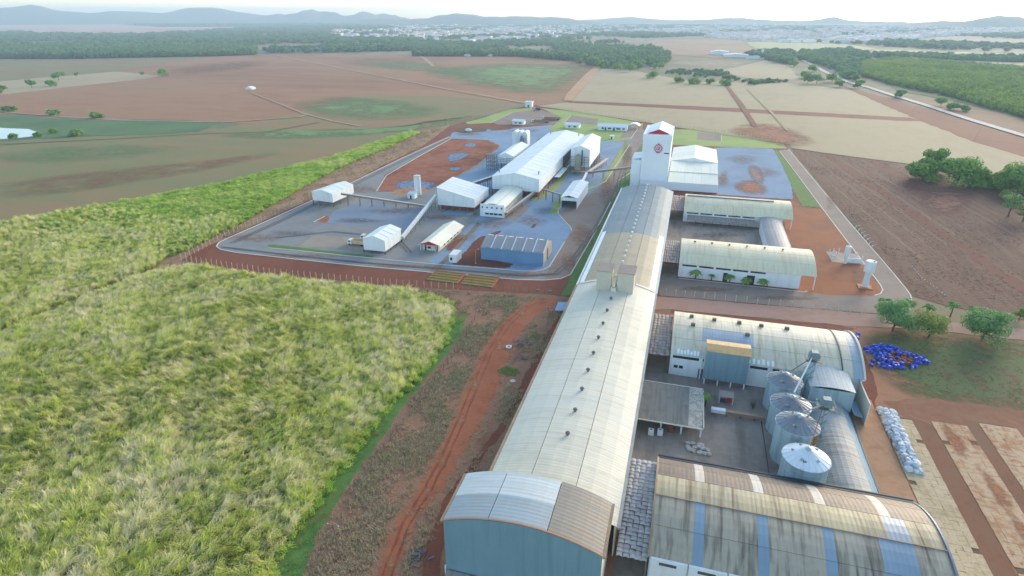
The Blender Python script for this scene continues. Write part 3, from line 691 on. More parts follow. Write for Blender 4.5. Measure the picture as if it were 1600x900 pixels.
def arch_roof(root, axis, u0, u1, v0, v1, eave, rise, bands, bay, matf, name='roof_panel', lift=0.0, segs=3, over=0.0):
    """arched roof of sheet bays; axis = direction of the ridge ('X' or 'Y'), u across, v along"""
    n = max(1, round((v1 - v0) / bay)); L = (v1 - v0) / n
    proto = {}
    base = wloc(root)
    for i in range(n):
        for j, (t0, t1) in enumerate(bands):
            m, nm = matf(i, j, n) if isinstance(matf(i, j, n), tuple) else (matf(i, j, n), name)
            if m is None: continue
            key = (j, m.name, nm)
            off = (0, i * L, 0) if axis == 'Y' else (i * L, 0, 0)
            if key not in proto:
                b = MB(); top = []
                g = 0.0006
                for q in range(segs + 1):
                    t = (t0 + g) + (t1 - t0 - 2 * g) * q / segs
                    top.append(arc(u0 - over, u1 + over, eave - over * 0.35, rise + over * 0.35, t))
                vv, ff = [], []
                for (u, z) in top:
                    for dv in (0.006, L - 0.006):
                        for dz in (0.0, -0.08):
                            p = (u, v0 + dv, z + dz + lift) if axis == 'Y' else (v0 + dv, u, z + dz + lift)
                            vv.append(p)
                for q in range(segs):
                    a = q * 4; c = a + 4
                    ff += [(a, a + 2, c + 2, c), (a + 1, c + 1, c + 3, a + 3), (a, c, c + 1, a + 1), (a + 2, a + 3, c + 3, c + 2)]
                ff += [(0, 1, 3, 2), (segs * 4, segs * 4 + 2, segs * 4 + 3, segs * 4 + 1)]
                if axis == 'X': ff = [f[::-1] for f in ff]
                b.add(vv, ff)
                o = b.build(nm, m, root)
                o.location = Vector(off)
                proto[key] = o
            else:
                o = proto[key].copy(); COL.objects.link(o); o.parent = root
                o.location = Vector(off) + Vector((0, 0, random.uniform(-0.006, 0.006)))

def arch_end(root, axis, u0, u1, v, eave, rise, z0, m, name='end_wall', t=0.25, n=18, ins=0.12):
    """wall filling the arch at v"""
    pts = [arc(u0, u1, eave, rise, i / n) for i in range(n + 1)]
    prof = [(pts[0][0], z0)] + [(u, z - ins) for u, z in pts] + [(pts[-1][0], z0)]
    vv, k = [], len(prof)
    for vo in (v - t / 2, v + t / 2):
        vv += [((u, vo, z) if axis == 'Y' else (vo, u, z)) for u, z in prof]
    ff = [tuple(range(k - 1, -1, -1)), tuple(range(k, 2 * k))] + [(i, (i + 1) % k, k + (i + 1) % k, k + i) for i in range(k)]
    if axis == 'Y': ff = [f[::-1] for f in ff]
    b = MB(); b.add(vv, ff)
    return b.build(name, m, root)

def wall(root, x0, x1, y0, y1, z0, z1, m, name='wall', label=None):
    b = MB(); b.box(x0, x1, y0, y1, z0, z1)
    return b.build(name, m, root, label=label)

def window(root, x0, x1, y, z0, z1, d=0.06, facing='Y', m=None, frame=None):
    """window in a wall that faces the camera (-Y): frame and pane"""
    f = MB(); w_ = 0.12
    f.box(x0 - w_, x1 + w_, y - d, y, z1, z1 + w_); f.box(x0 - w_, x1 + w_, y - d, y, z0 - w_, z0)
    f.box(x0 - w_, x0, y - d, y, z0, z1); f.box(x1, x1 + w_, y - d, y, z0, z1)
    fo = f.build('window', frame or W_white, root)
    p = MB(); p.box(x0, x1, y - d * 0.5, y + 0.02, z0, z1)
    p.build('pane', m or W_glass, fo)
    return fo

def door(root, x0, x1, y, z0, z1, m=None):
    b = MB(); b.box(x0, x1, y - 0.05, y + 0.05, z0, z1)
    return b.build('door', m or W_dark, root)

def gable_hall(root, q, zb, eave, ridge, roof_m, wall_m, bays=6, over=0.35, legs=0, roofname='roof_panel', leg_m=None, open_front=False, pitch_gap=0.05, walls=True, rib=None, gable_m=None):
    """hall over four corners: front-left, front-right, back-right, back-left; ridge runs front to back"""
    FL, FR, BR, BL = [Vector((p[0], p[1])) for p in q]
    FM, BM = (FL + FR) / 2, (BL + BR) / 2
    d = (BM - FM).normalized()
    def wallpiece(a, b_, z0, z1, nm):
        n = Vector((b_ - a).yx); n = Vector(((b_ - a).y, -(b_ - a).x)).normalized() * 0.2
        bb = MB(); bb.hexa([a, b_, b_ - n, a - n], z0, z1)
        return bb.build(nm, wall_m, root)
    if walls:
        wallpiece(FR, BR, zb, eave - 0.05, 'side_wall'); wallpiece(BL, FL, zb, eave - 0.05, 'side_wall')
        for (a, b_, c_, nm) in ((FL, FR, FM, 'front_wall'), (BR, BL, BM, 'back_wall')):
            if nm == 'front_wall' and open_front: continue
            n = Vector(((b_ - a).y, -(b_ - a).x)).normalized() * 0.2
            prof = [(a, zb), (b_, zb), (b_, eave - 0.05), (c_, ridge - 0.08), (a, eave - 0.05)]
            vv = [(p.x + n.x * 0.02, p.y + n.y * 0.02, z) for p, z in prof] + [(p.x - n.x, p.y - n.y, z) for p, z in prof]
            k = 5
            bb = MB(); bb.add(vv, [tuple(range(k)), tuple(range(2 * k - 1, k - 1, -1))] + [((i + 1) % k, i, k + i, k + (i + 1) % k) for i in range(k)])
            bb.build(nm, wall_m, root)
    # roof sheets
    def lerp3(A, B, t, za, zb_): p = A.lerp(B, t); return (p.x, p.y, za + (zb_ - za) * t)
    of = -d * over; ob = d * over
    for side, (F_, B_) in enumerate(((FL, BL), (FR, BR))):
        ex = (F_ - FM).normalized() * over
        drop = (ridge - eave) * over / max((F_ - FM).length, .1)
        for i in range(bays):
            t0, t1 = i / bays, (i + 1) / bays
            A0 = (F_ + ex + of).lerp(B_ + ex + ob, t0); A1 = (F_ + ex + of).lerp(B_ + ex + ob, t1)
            R0 = (FM + of).lerp(BM + ob, t0); R1 = (FM + of).lerp(BM + ob, t1)
            g = d * pitch_gap / 2
            zz = random.uniform(-0.015, 0.015)
            tp = [(A0.x + g.x, A0.y + g.y, eave - drop + zz), (R0.x + g.x, R0.y + g.y, ridge + zz), (R1.x - g.x, R1.y - g.y, ridge + zz), (A1.x - g.x, A1.y - g.y, eave - drop + zz)]
            if side == 0: tp = [tp[0], tp[3], tp[2], tp[1]][::1]
            bb = MB()
            a_, b2 = Vector(tp[1]) - Vector(tp[0]), Vector(tp[2]) - Vector(tp[0])
            if a_.cross(b2).z < 0: tp = tp[::-1]
            bb.slab(tp, 0.1)
            bb.build(roofname, roof_m, root)
            if rib is not None:
                bb = MB(); bb.bar((A0.x, A0.y, eave - drop + 0.06), (R0.x, R0.y, ridge + 0.06), 0.45, 0.12)
                bb.build('roof_rib', rib, root)
    if legs:
        proto = None
        for (a, b_) in ((FR, BR), (FL, BL), (FL, FR), (BL, BR)):
            for i in range(legs + 1):
                p = a.lerp(b_, i / legs)
                if proto is None:
                    bb = MB(); bb.box(p.x - .2, p.x + .2, p.y - .2, p.y + .2, 0, zb + 0.02)
                    proto = bb.build('leg', leg_m or W_iron, root); p0 = p
                else:
                    o = proto.copy(); COL.objects.link(o); o.parent = root
                    o.location = Vector(proto.location) + Vector((p.x - p0.x, p.y - p0.y, 0))

# ================================================================== the long main warehouse
MX0, MX1, MY0, MY1 = -33.2, -4.6, 91.2, 352.0
mw = thing('warehouse', 'very long arched warehouse with weathered metal roof running back to the white tower', 'warehouse', (-19, 97, 0))
BANDS = [(0.0, 0.331), (0.334, 0.666), (0.669, 1.0)]
def mainmat(i, j, n):
    y = MY0 + (i + .5) * (MY1 - MY0) / n
    if y > 266: return R_grey
    if y > 206: return R_beige
    return R_near
arch_roof(mw, 'Y', MX0, MX1, MY0, MY1, 8.0, 3.0, BANDS, 6.4, mainmat)
wall(mw, -33.0, -32.7, MY0, MY1 - .2, 0, 7.85, W_cream, 'side_wall'); wall(mw, -5.1, -4.8, MY0, MY1 - .2, 0, 7.85, W_cream, 'side_wall')
arch_end(mw, 'Y', MX0, MX1, MY1 - .3, 8.0, 3.0, 0, W_white)
for x, m in ((-33.6, W_gutterb), (-4.25, W_gutter)):
    for y0, y1, mm in ((MY0, 206, m), (206, MY1, W_paleg := mat('pale_gutter', [(206, 210, 208)], rough=.5))):
        b = MB(); b.box(x - .35, x + .35, y0 + .02, y1 - .02, 7.45, 7.9); b.build('gutter', mm, mw)
# pale skylight strips low on both slopes
for t0, t1 in ((0.015, 0.075), (0.915, 0.985)):
    for k in range(5):
        y0 = 207 + k * 12.2
        b = MB(); tp = []
        for t in (t0, t1):
            u, z = arc(MX0, MX1, 8.0, 3.0, t); tp.append((u, z + 0.1))
        b.slab([(tp[0][0], y0 + .06, tp[0][1]), (tp[1][0], y0 + .06, tp[1][1]), (tp[1][0], y0 + 12.1, tp[1][1]), (tp[0][0], y0 + 12.1, tp[0][1])], .06)
        b.build('skylight_strip', mat('white_skylight', [(226, 234, 240)], rough=.35), mw)
# turbine vents on the crest
def vent_mesh(r, h, m, nm):
    b = MB(); b.cone(0, 0, [(r * .55, 0), (r * .55, h * .35), (r, h * .5), (r * 1.05, h * .7), (r * .7, h * .95), (0.02, h)], 12)
    return b.build(nm, m, None)
vd = vent_mesh(0.55, 1.0, W_iron, 'roof_vent'); vd.parent = mw
vw = vent_mesh(0.5, 0.95, mat('white_vent', [(226, 230, 232)], rough=.4), 'roof_vent'); vw.parent = mw
def on_crest(x): 
    h = (MX1 - MX0) / 2; R = (h * h + 9) / 6; dx = x - (MX0 + MX1) / 2
    return 11.0 - R + math.sqrt(R * R - dx * dx)
vs = [(-18.9, 113 + i * 9.6) for i in range(9)]
for i, (x, y) in enumerate(vs):
    o = vd if i == 0 else vd.copy()
    if i: COL.objects.link(o); o.parent = mw
    o.location = Vector((x, y, on_crest(x) - .05)) - wloc(mw)
for i in range(22):
    y = 219 + i * 6.2; x = -18.9
    o = vw if i == 0 else vw.copy()
    if i: COL.objects.link(o); o.parent = mw
    o.location = Vector((x, y, on_crest(x) - .05)) - wloc(mw)
# the two head boxes on the roof and the leg between them
for x0, x1 in ((-25.2, -20.1), (-17.8, -12.2)):
    hb = wall(mw, x0, x1, 197.5, 204.5, 9.6, 17.9, mat('beige_cladding', [(186, 180, 164), (196, 190, 172)], ((0.2, 1), (1, .4)), rough=.6, rib=(0, .8, .01)), 'roof_box')
    b = MB(); b.slab([(x0 - .3, 197.1, 18.05), (x1 + .3, 197.1, 18.05), (x1 + .3, 205, 18.25), (x0 - .3, 205, 18.25)], .15)
    b.build('box_roof', mat('brown_box_roof', [(132, 116, 104), (144, 128, 116)], ((0.3, 1),), rough=.5), hb)
b = MB(); b.box(-19.7, -18.2, 198.6, 200.2, 10.8, 15.4); b.box(-19.9, -18.0, 196.4, 198.5, 10.8, 12.4); b.bar((-19.0, 199.4, 15.0), (-19.0, 197.2, 12.4), 1.0)
b.build('elevator_leg', W_cream, mw)
# step where the near roof climbs onto the beige one
arch_roof(mw, 'Y', MX0, MX1, 205.6, 207.2, 8.0, 3.0, [(0.02, .26), (.74, .98)], 1.6, lambda i, j, n: R_near, name='roof_flashing', lift=.16)

# wider front hall at its near end
fh = thing('front_hall', 'wide arched near end of the long warehouse with patched roof and teal end wall', 'warehouse', (-21, 78, 0))
FX0, FX1, FY0, FY1 = -35.8, -5.9, 77.8, 91.0
def fmat(i, j, n):
    if j == 2: return R_fgrey
    return R_fblue if i < 2 else R_fwhite
arch_roof(fh, 'Y', FX0, FX1, FY0, FY1, 14.1, 3.2, [(0, .3), (.303, .66), (.663, 1)], 3.5, fmat, segs=5)
arch_end(fh, 'Y', FX0 + .1, FX1 - .1, FY0 + .2, 14.0, 3.1, 0, W_teal, n=24)
arch_end(fh, 'Y', FX0 + .1, FX1 - .1, FY1 - .15, 14.0, 3.1, 0, W_cream, 'back_wall')
wall(fh, FX0, FX0 + .25, FY0 + .35, FY1 - .3, 0, 13.95, W_cream, 'side_wall'); wall(fh, FX1 - .25, FX1, FY0 + .35, FY1 - .3, 0, 13.95, W_cream, 'side_wall')
for x in (FX0 - .3, FX1 + .3):
    b = MB(); b.box(x - .25, x + .25, FY0, FY1, 13.5, 14.0); b.build('gutter', W_gutterb, fh)
# rusty edge trim following the arch
b = MB(); pts = [arc(FX0, FX1, 14.1, 3.2, i / 24) for i in range(25)]
for i in range(24): b.bar((pts[i][0], FY0 + .05, pts[i][1] + .03), (pts[i + 1][0], FY0 + .05, pts[i + 1][1] + .03), .3, .16)
b.build('edge_trim', mat('rust_trim', [(168, 138, 110), (176, 128, 92)], ((0.3, 1),), rough=.7), fh)
b = MB(); b.box(FX0 - .1, FX0 + .15, FY0 - .2, FY0 + .05, 0, 2.6); b.build('downpipe', W_white, fh)
# low canopy before the end wall
b = MB(); n_ = 8
for i in range(n_):
    x0 = -35.4 + i * 3.7
    b = MB(); b.slab([(x0, 73.6, .9), (x0 + 3.64, 73.6, .9), (x0 + 3.64, 77.6, 1.7), (x0, 77.6, 1.7)], .1)
    b.build('canopy_sheet', R_fibre, fh)
for x in (-35.2, -28, -21, -14, -7):
    b = MB(); b.box(x, x + .2, 73.8, 74, 0, .86); b.build('canopy_post', W_iron, fh)

# ================================================================== arched halls on the other side of the yard
def side_hall(name, label, x0, x1, y0, y1, eave, rise, matf, bands, bay, wallm=W_white, open_end=3.6, group=None, over=.35, endwall=True):
    r = thing(name, label, 'warehouse', ((x0 + x1) / 2, y0, 0), group)
    arch_roof(r, 'X', y0, y1, x0, x1, eave, rise, bands, bay, matf, over=over, segs=3)
    wall(r, x0 + .1, x1 - open_end, y0, y0 + .25, 0, eave - .1, wallm, 'front_wall')
    wall(r, x0 + .1, x1 - .1, y1 - .25, y1, 0, eave - .1, wallm, 'back_wall')
    arch_end(r, 'X', y0 + .26, y1 - .26, x0 + .25, eave, rise - .1, 0, wallm)
    if endwall: arch_end(r, 'X', y0 + .26, y1 - .26, x1 - open_end, eave, rise - .1, 0, wallm)
    # curved overhang's outer legs
    if open_end > 1:
        for y in (y0 + .3, y1 - .6):
            b = MB(); b.box(x1 - .5, x1 - .15, y - .25, y + .25, 0, eave - .05); b.build('leg', wallm, r)
    return r

EB = [(0.0, .2), (.203, .4), (.403, .6), (.603, .8), (.803, 1.0)]
ha = side_hall('warehouse', 'cream arched warehouse with palms along its white front wall', 2.8, 55.6, 243.5, 272.3, 6.3, 4.4, lambda i, j, n: R_cream, EB, 4.8, open_end=5.6)
for i in range(5):
    window(ha, 4.2 + i * 6.7, 10.0 + i * 6.7, 243.5, 5.0, 5.75)
for x0, x1 in ((20.8, 22.6), (30.0, 33.0)): door(ha, x0, x1, 243.46, 0, 3.8)
for i in range(6):
    b = MB(); x = 8.5 + i * 7.1; u, z = arc(243.5, 272.3, 6.3, 4.4, .52)
    b.cone(x, u, [(.3, z - .1), (.3, z + .35), (.6, z + .4), (.02, z + .75)], 10); b.build('roof_vent', mat('tan_vent', [(128, 112, 80)], rough=.7), ha)
hb_ = side_hall('warehouse', 'cream arched warehouse with ridge monitor behind the small courtyard', 2.8, 56.6, 321.4, 350.2, 5.9, 4.6, lambda i, j, n: R_cream, EB, 4.9, open_end=4.5)
for i in range(5): window(hb_, 4.4 + i * 7.0, 10.4 + i * 7.0, 321.4, 4.6, 5.3)
u, z = arc(321.4, 350.2, 5.9, 4.6, .5)
b = MB(); b.box(4, 48, u - 1.0, u + 1.0, z - .2, z + .45); b.build('ridge_monitor', W_gutter, hb_)
b = MB(); b.box(4, 48, u - 1.06, u - 1.0, z + .02, z + .3); b.build('louvre', W_dark, hb_)
for i in range(8):
    x = 5 + i * 4.2
    b = MB(); b.slab([(x, 315.6, 3.0), (x + 4.14, 315.6, 3.0), (x + 4.14, 321.3, 4.0), (x, 321.3, 4.0)], .1); b.build('lean_to_sheet', R_fibre, hb_)
    b = MB(); b.box(x, x + .2, 315.8, 316.0, 0, 2.95); b.build('lean_to_post', W_iron, hb_)

cn = thing('link_hall', 'low grey flat-arched roof joining the two cream warehouses', 'shed', (45, 272, 0))
R_link = roofmat('slate_grey_sheet', [(92, 110, 122), (102, 120, 132)], 1, (112, 112, 112), .4)
arch_roof(cn, 'Y', 40.6, 50.2, 272.6, 321.2, 5.6, .7, [(0, .5), (.505, 1)], 6.0, lambda i, j, n: R_link)
wall(cn, 40.7, 40.95, 276, 316, 0, 5.4, W_white, 'side_wall'); wall(cn, 49.9, 50.1, 272.8, 321, 0, 5.4, W_white, 'side_wall')
b = MB(); b.box(50.15, 50.6, 272.7, 321.1, 5.3, 5.65); b.build('gutter', W_gutter, cn)

# stained mid warehouse
def emat(i, j, n):
    x = 2.6 + i * 2.9
    if j in (0, 1) and 9 < x < 25 and j == 1: return R_patch
    if j == 1 and 9 < x < 16: return R_patch
    if x > 50: return R_patch if j < 3 else R_pale
    return R_creamE
he = side_hall('warehouse', 'stained cream arched warehouse behind the silos with patched roof', 2.6, 55.6, 164.5, 193.2, 7.5, 4.2, emat, EB, 2.94, open_end=.6)
for x0, x1 in ((3.4, 11.0), (12.0, 12.4), (25.4, 30.2), (31.6, 33.4)):
    window(he, x0, x1, 164.5, 6.0, 6.9)
window(he, 4.0, 5.2, 164.5, 2.6, 3.6); window(he, 5.5, 6.7, 164.5, 2.6, 3.6)
door(he, 11.2, 12.6, 164.46, 0, 3.4, W_iron)
for x in (11.8, 30.9):
    b = MB(); b.box(x - .2, x + .2, 164.1, 164.45, 0, 7.2); b.build('pilaster', W_white, he)
for x, t in ((8, .62), (15, .6), (22.5, .6), (29, .59), (36.5, .6), (8.5, .42), (24.5, .36)):
    u, z = arc(164.5, 193.2, 7.5, 4.2, t)
    b = MB(); b.box(x - .6, x + .6, u - .5, u + .5, z - .1, z + .75); b.build('roof_vent', mat('rusty_vent', [(112, 92, 60), (90, 82, 70)], ((1, 1),), rough=.8), he)
# brighter broken sheets along the lower edge, each its own strip
for i in range(13):
    x = 4.5 + i * .95 if i < 7 else 24.6 + (i - 7) * 1.3
    tp = []
    for t in (.012, .05 + random.uniform(0, .02)):
        u, z = arc(164.15, 193.55, 7.4, 4.3, t); tp.append((u, z + .09))
    b = MB(); b.slab([(x, tp[0][0], tp[0][1]), (x + .7, tp[0][0], tp[0][1]), (x + .7, tp[1][0], tp[1][1]), (x, tp[1][0], tp[1][1])], .05)
    b.build('patch_sheet', mat('bright_patch', [(226, 236, 240)], rough=.35), he)
b = MB(); pts = [arc(164.2, 193.5, 7.4, 4.5, i / 20) for i in range(21)]
for i in range(20): b.bar((55.5, pts[i][0], pts[i][1] + .1), (55.5, pts[i + 1][0], pts[i + 1][1] + .1), .5, .5)
b.build('parapet', W_cream, he)
b = MB(); b.box(3, 55.2, 193.6, 194.2, 6.6, 7.2); b.build('gutter', W_gutterd, he)
b = MB(); pts = [arc(164.3, 193.4, 7.5, 4.3, i / 14) for i in range(15)]
for i in range(14): b.bar((49.9, pts[i][0], pts[i][1] + .08), (49.9, pts[i + 1][0], pts[i + 1][1] + .08), .25, .2)
b.build('expansion_joint', W_gutterd, he)
b = MB(); b.box(54.2, 54.5, 152.5, 164.4, 0, 7.0); b.build('wing_wall', W_cream, he)

# grey hall and the low tunnel hall before it
gf = thing('grey_hall', 'plain blue-grey steel hall beside the silos', 'hall', (45, 155, 0))
arch_roof(gf, 'Y', 39.8, 51.2, 155, 168.5, 8.0, .6, [(0, .25), (.252, .5), (.502, .75), (.752, 1)], 3.4, lambda i, j, n: R_steel, segs=2, lift=.3)
wall(gf, 40, 40.25, 155.2, 168, 0, 8.0, W_steel, 'side_wall'); wall(gf, 50.8, 51.05, 155.2, 164.3, 0, 8.0, W_steel, 'side_wall')
for i in range(5):
    wall(gf, 40.0 + i * 2.2, 42.18 + i * 2.2, 155.0, 155.2, 0, 8.2, W_steel, 'front_panel')
b = MB(); b.slab([(51.1, 152, 3.4), (53.4, 152, 2.8), (53.4, 160, 2.8), (51.1, 160, 3.4)], .12); b.build('side_awning', mat('blue_awning', [(112, 140, 160)], rough=.5), gf)
b = MB(); b.slab([(53.8, 164.0, 7.2), (55.6, 164.0, 7.2), (55.6, 166.2, 7.3), (53.8, 166.2, 7.3)], .12); b.build('corner_sheet', R_patch, gf)

tg = thing('tunnel_hall', 'low arched steel hall with worn grey sheets behind the silos', 'hall', (44, 117, 0))
R_tun = roofmat('worn_tunnel_sheet', [(138, 152, 156), (154, 160, 160), (164, 160, 152), (146, 158, 164)], 1, (104, 100, 96), .6, rough=.6, rnd=.16)
R_tunb = roofmat('tunnel_edge_sheet', [(104, 138, 158), (114, 148, 166)], 1)
arch_roof(tg, 'Y', 38.9, 50.5, 116.6, 154.6, 2.2, 2.6, [(0, .2), (.201, .4), (.401, .6), (.601, .8), (.801, 1)], 2.24, lambda i, j, n: R_tunb if j == 4 else R_tun, segs=2)
wall(tg, 39.0, 39.25, 116.7, 154.5, 0, 2.1, W_steel, 'side_wall'); wall(tg, 50.1, 50.35, 116.7, 154.5, 0, 2.1, W_steel, 'side_wall')
arch_end(tg, 'Y', 39.26, 50.09, 116.8, 2.2, 2.5, 0, W_steel)
b = MB(); b.box(50.6, 51.0, 116.6, 154.6, 1.8, 2.25); b.build('gutter', W_gutterd, tg)

# dirty arched warehouse in the foreground
def imat(i, j, n):
    x = 2.1 + i * 1.92
    st = i % 6
    if j in (3, 4):
        return (R_pale, 'translucent_sheet') if st == 4 else R_brown
    if j == 2: return R_blue if (x > 43 and x < 47.5) else R_dcream
    if j == 1: return (R_blue, 'translucent_sheet') if (st == 4 and x < 40) or 41.5 < x < 47 else R_dgrey
    return (R_blue, 'translucent_sheet') if (st == 4 and x < 40) or 42 < x < 47 else R_dgrey
hi = side_hall('warehouse', 'dirty arched foreground warehouse with brown and streaked sheets and blue strips', 2.1, 54.2, 86.6, 115.4, 7.2, 4.4, imat, [(0, .2), (.202, .42), (.424, .63), (.632, .82), (.822, 1.0)], 1.93, open_end=.4, over=.2)
for i in range(7):
    x0 = 2.4 + i * 7.0
    b = MB(); b.box(x0, x0 + 6.7, 86.1, 86.55, 0, 7.3); b.build('front_panel', W_white, hi)
    window(hi, x0 + 1.6, x0 + 4.8, 86.1, 6.0, 6.75, m=mat('dirty_louvre', [(84, 82, 76)], rough=.8))
b = MB()
u, z = arc(86.4, 115.6, 7.13, 4.47, .423)
b.box(2.1, 54, u - .12, u + .12, z + .03, z + .16); b.build('ridge_flashing', W_gutterb, hi)
b = MB(); b.box(2.0, 54.4, 115.65, 116.3, 6.7, 7.2); b.build('gutter', W_gutterd, hi)
b = MB(); b.box(2.0, 54.4, 116.4, 116.75, 6.95, 7.3); b.build('gutter', W_gutterd, hi)
for xx, mm in ((54.2, mat('blue_trim', [(112, 132, 150)], rough=.5)), (2.0, W_gutterb)):
    b = MB(); pts = [arc(86.4, 115.6, 7.13, 4.5, i / 22) for i in range(23)]
    for i in range(22): b.bar((xx, pts[i][0], pts[i][1] + .05), (xx, pts[i + 1][0], pts[i + 1][1] + .05), .35, .3)
    b.build('edge_trim', mm, hi)

# ---- linking canopies of overlapping fibre-cement tiles
def canopy(label, x0, x1, y0, y1, z, tile_y, m, ncol=5, group='fibre-cement canopies beside the long warehouse'):
    r = thing('canopy', label, 'canopy', ((x0 + x1) / 2, y0, 0), group)
    nr = max(2, round((y1 - y0) / tile_y)); ty = (y1 - y0) / nr; tx = (x1 - x0) / ncol
    proto = None
    for i in range(nr):
        for j in range(ncol):
            xx, yy = x0 + j * tx, y0 + i * ty
            if proto is None:
                b = MB()
                # a sheet bent into one wave, its lower edge riding up over the next row
                xs = [0.02, tx * .25, tx * .5, tx * .75, tx - .02]; hz = [0, .14, .2, .14, 0]
                v = []
                for yy_, dz in ((0.0, .16), (ty * 1.02, 0.0)):
                    v += [(x0 + q, y0 + yy_, z + h_ + dz) for q, h_ in zip(xs, hz)]
                v += [(p[0], p[1], p[2] - .05) for p in v[:5]]
                f = [(q, q + 1, q + 6, q + 5) for q in range(4)] + [(q + 1, q, q + 10, q + 11) for q in range(4)]
                b.add(v, f); proto = b.build('roof_tile', m, r)
            else:
                o = proto.copy(); COL.objects.link(o); o.parent = r
                o.location = Vector((xx - x0 + random.uniform(-.03, .03), yy - y0, random.uniform(-.03, .03)))
                o.rotation_euler = (random.uniform(-.015, .015), random.uniform(-.02, .02), 0)
    b = MB()
    for x in (x0 + .15, x1 - .15):
        b = MB(); b.bar((x, y0, z - .15), (x, y1, z - .15), .2, .25); b.build('beam', W_iron, r)
    n = 4
    for i in range(n):
        y = y0 + .3 + (y1 - y0 - .6) * i / (n - 1)
        b = MB(); b.box(x1 - .3, x1 - .05, y - .12, y + .12, 0, z - .3); b.build('post', W_iron, r)
R_tile = mat('canopy_tile', [(166, 168, 170), (180, 180, 180), (170, 164, 158)], ((0.3, 1), (2, .5)), rough=.75, rnd=.3)
R_tile2 = mat('canopy_tile_warm', [(150, 138, 128), (164, 152, 142), (146, 140, 136)], ((0.3, 1), (2, .5)), rough=.75, rnd=.25)
canopy('tiled canopy beside the dirty foreground warehouse', -4.0, 1.9, 86, 115, 6.0, 1.12, R_tile)
canopy('tiled canopy leading to the stained warehouse behind the silos', -4.0, 2.3, 164.5, 193, 6.0, 1.9, R_tile2)
canopy('ribbed canopy against the cream warehouse with palms', -4.0, 2.5, 243, 271.5, 6.0, 3.6, R_tile2, 7)
canopy('ribbed canopy against the cream warehouse with ridge monitor', -4.0, 2.5, 321, 351.5, 5.7, 4.4, R_tile2, 7)

# ================================================================== white tower and its halls
TY = 387.0
tw = thing('tower', 'tall white factory tower with crimson gear emblem and red gable', 'tower', (-17.5, TY, 0))
W_tower = mat('tower_cladding', [(212, 224, 232), (222, 232, 238)], ((0.1, 1), (1, .4)), rough=.55, rib=(0, 1.0, .008))
wall(tw, -26, -9, TY, 423, 0, 30.0, W_tower, 'tower_wall')
wall(tw, -26.3, -8.7, TY - .3, 423.2, 30.0, 33.5, W_tower, 'parapet')
b = MB(); b.box(-26.05, -24.2, TY - .35, TY - .02, 5, 29.9); b.build('pilaster', W_tower, tw)
b = MB(); b.box(-10.2, -8.95, TY - .35, TY - .02, 5, 29.9); b.build('pilaster', W_tower, tw)
b = MB(); b.box(-24.1, -10.3, TY - .25, TY - .02, 28.6, 29.6); b.build('string_course', W_tower, tw)
W_gr = mat('red_gable', [(176, 38, 46)], rough=.6)
gq = [(-23.5, 390), (-10.5, 390), (-10.5, 422), (-23.5, 422)]
bb = MB(); bb.add([(-23.3, 389.9, 33.4), (-10.7, 389.9, 33.4), (-10.7, 389.9, 34.0), (-17, 389.9, 36.4), (-23.3, 389.9, 34.0)] + [(-23.3, 390.2, 33.4), (-10.7, 390.2, 33.4), (-10.7, 390.2, 34.0), (-17, 390.2, 36.4), (-23.3, 390.2, 34.0)],
       [(0, 1, 2, 3, 4), (9, 8, 7, 6, 5)] + [((i + 1) % 5, i, 5 + i, 5 + (i + 1) % 5) for i in range(5)])
bb.build('gable', W_gr, tw)
gable_hall(tw, gq, 33.4, 34.0, 36.5, R_white, W_white, bays=7, over=.5, walls=False)
# emblem: gear ring with teeth and two letters
cx, cz, ey = -16.3, 25.2, TY - .06
em = MB(); n = 28
for i in range(n):
    a0, a1 = 2 * math.pi * i / n, 2 * math.pi * (i + 1) / n
    p = lambda r, a, y: (cx + r * math.cos(a), y, cz + r * math.sin(a))
    em.add([p(1.95, a0, ey), p(2.3, a0, ey), p(2.3, a1, ey), p(1.95, a1, ey)] + [p(1.95, a0, ey - .12), p(2.3, a0, ey - .12), p(2.3, a1, ey - .12), p(1.95, a1, ey - .12)],
           [(4, 7, 6, 5), (0, 1, 5, 4)[::-1], (1, 2, 6, 5)[::-1], (3, 0, 4, 7)[::-1], (2, 3, 7, 6)[::-1]])
for i in range(13):
    a = 2 * math.pi * i / 13 + .12
    em.bar((cx + 2.25 * math.cos(a), ey - .06, cz + 2.25 * math.sin(a)), (cx + 3.0 * math.cos(a), ey - .06, cz + 3.0 * math.sin(a)), .85, .12)
eo = em.build('emblem', W_crimson, tw)
b = MB(); b.add([(cx + 1.95 * math.cos(2 * math.pi * i / n), ey - .01, cz + 1.95 * math.sin(2 * math.pi * i / n)) for i in range(n)], [tuple(range(n))[::-1]]); b.build('disc', W_pink, eo)
lt = MB()
for x0, x1, z0, z1 in ((-1.0, -.62, -1.0, 1.0), (-1.0, 1.0, -1.0, -.62), (.1, .48, -.62, 1.0), (.48, 1.15, .62, 1.0), (.48, .95, -.05, .3)):
    lt.box(cx + x0, cx + x1, ey - .1, ey - .02, cz + z0, cz + z1)
lt.build('letters', W_crimson, eo)
b = MB(); b.box(-12.6, -9.4, TY - .42, TY - .3, 22.1, 22.75); b.build('sign_plate', mat('dark_plate', [(44, 62, 66)], rough=.5), tw)
sb = thing('side_block', 'plain white windowless block standing against the tower on its road side', 'building', (-29, 389, 0))
wall(sb, -32.2, -26.35, 389, 410, 0, 17.2, W_tower, 'block_wall')
b = MB(); b.slab([(-32.4, 388.8, 17.35), (-26.35, 388.8, 18.2), (-26.35, 410, 18.2), (-32.4, 410, 17.35)], .15); b.build('block_roof', R_white, sb)

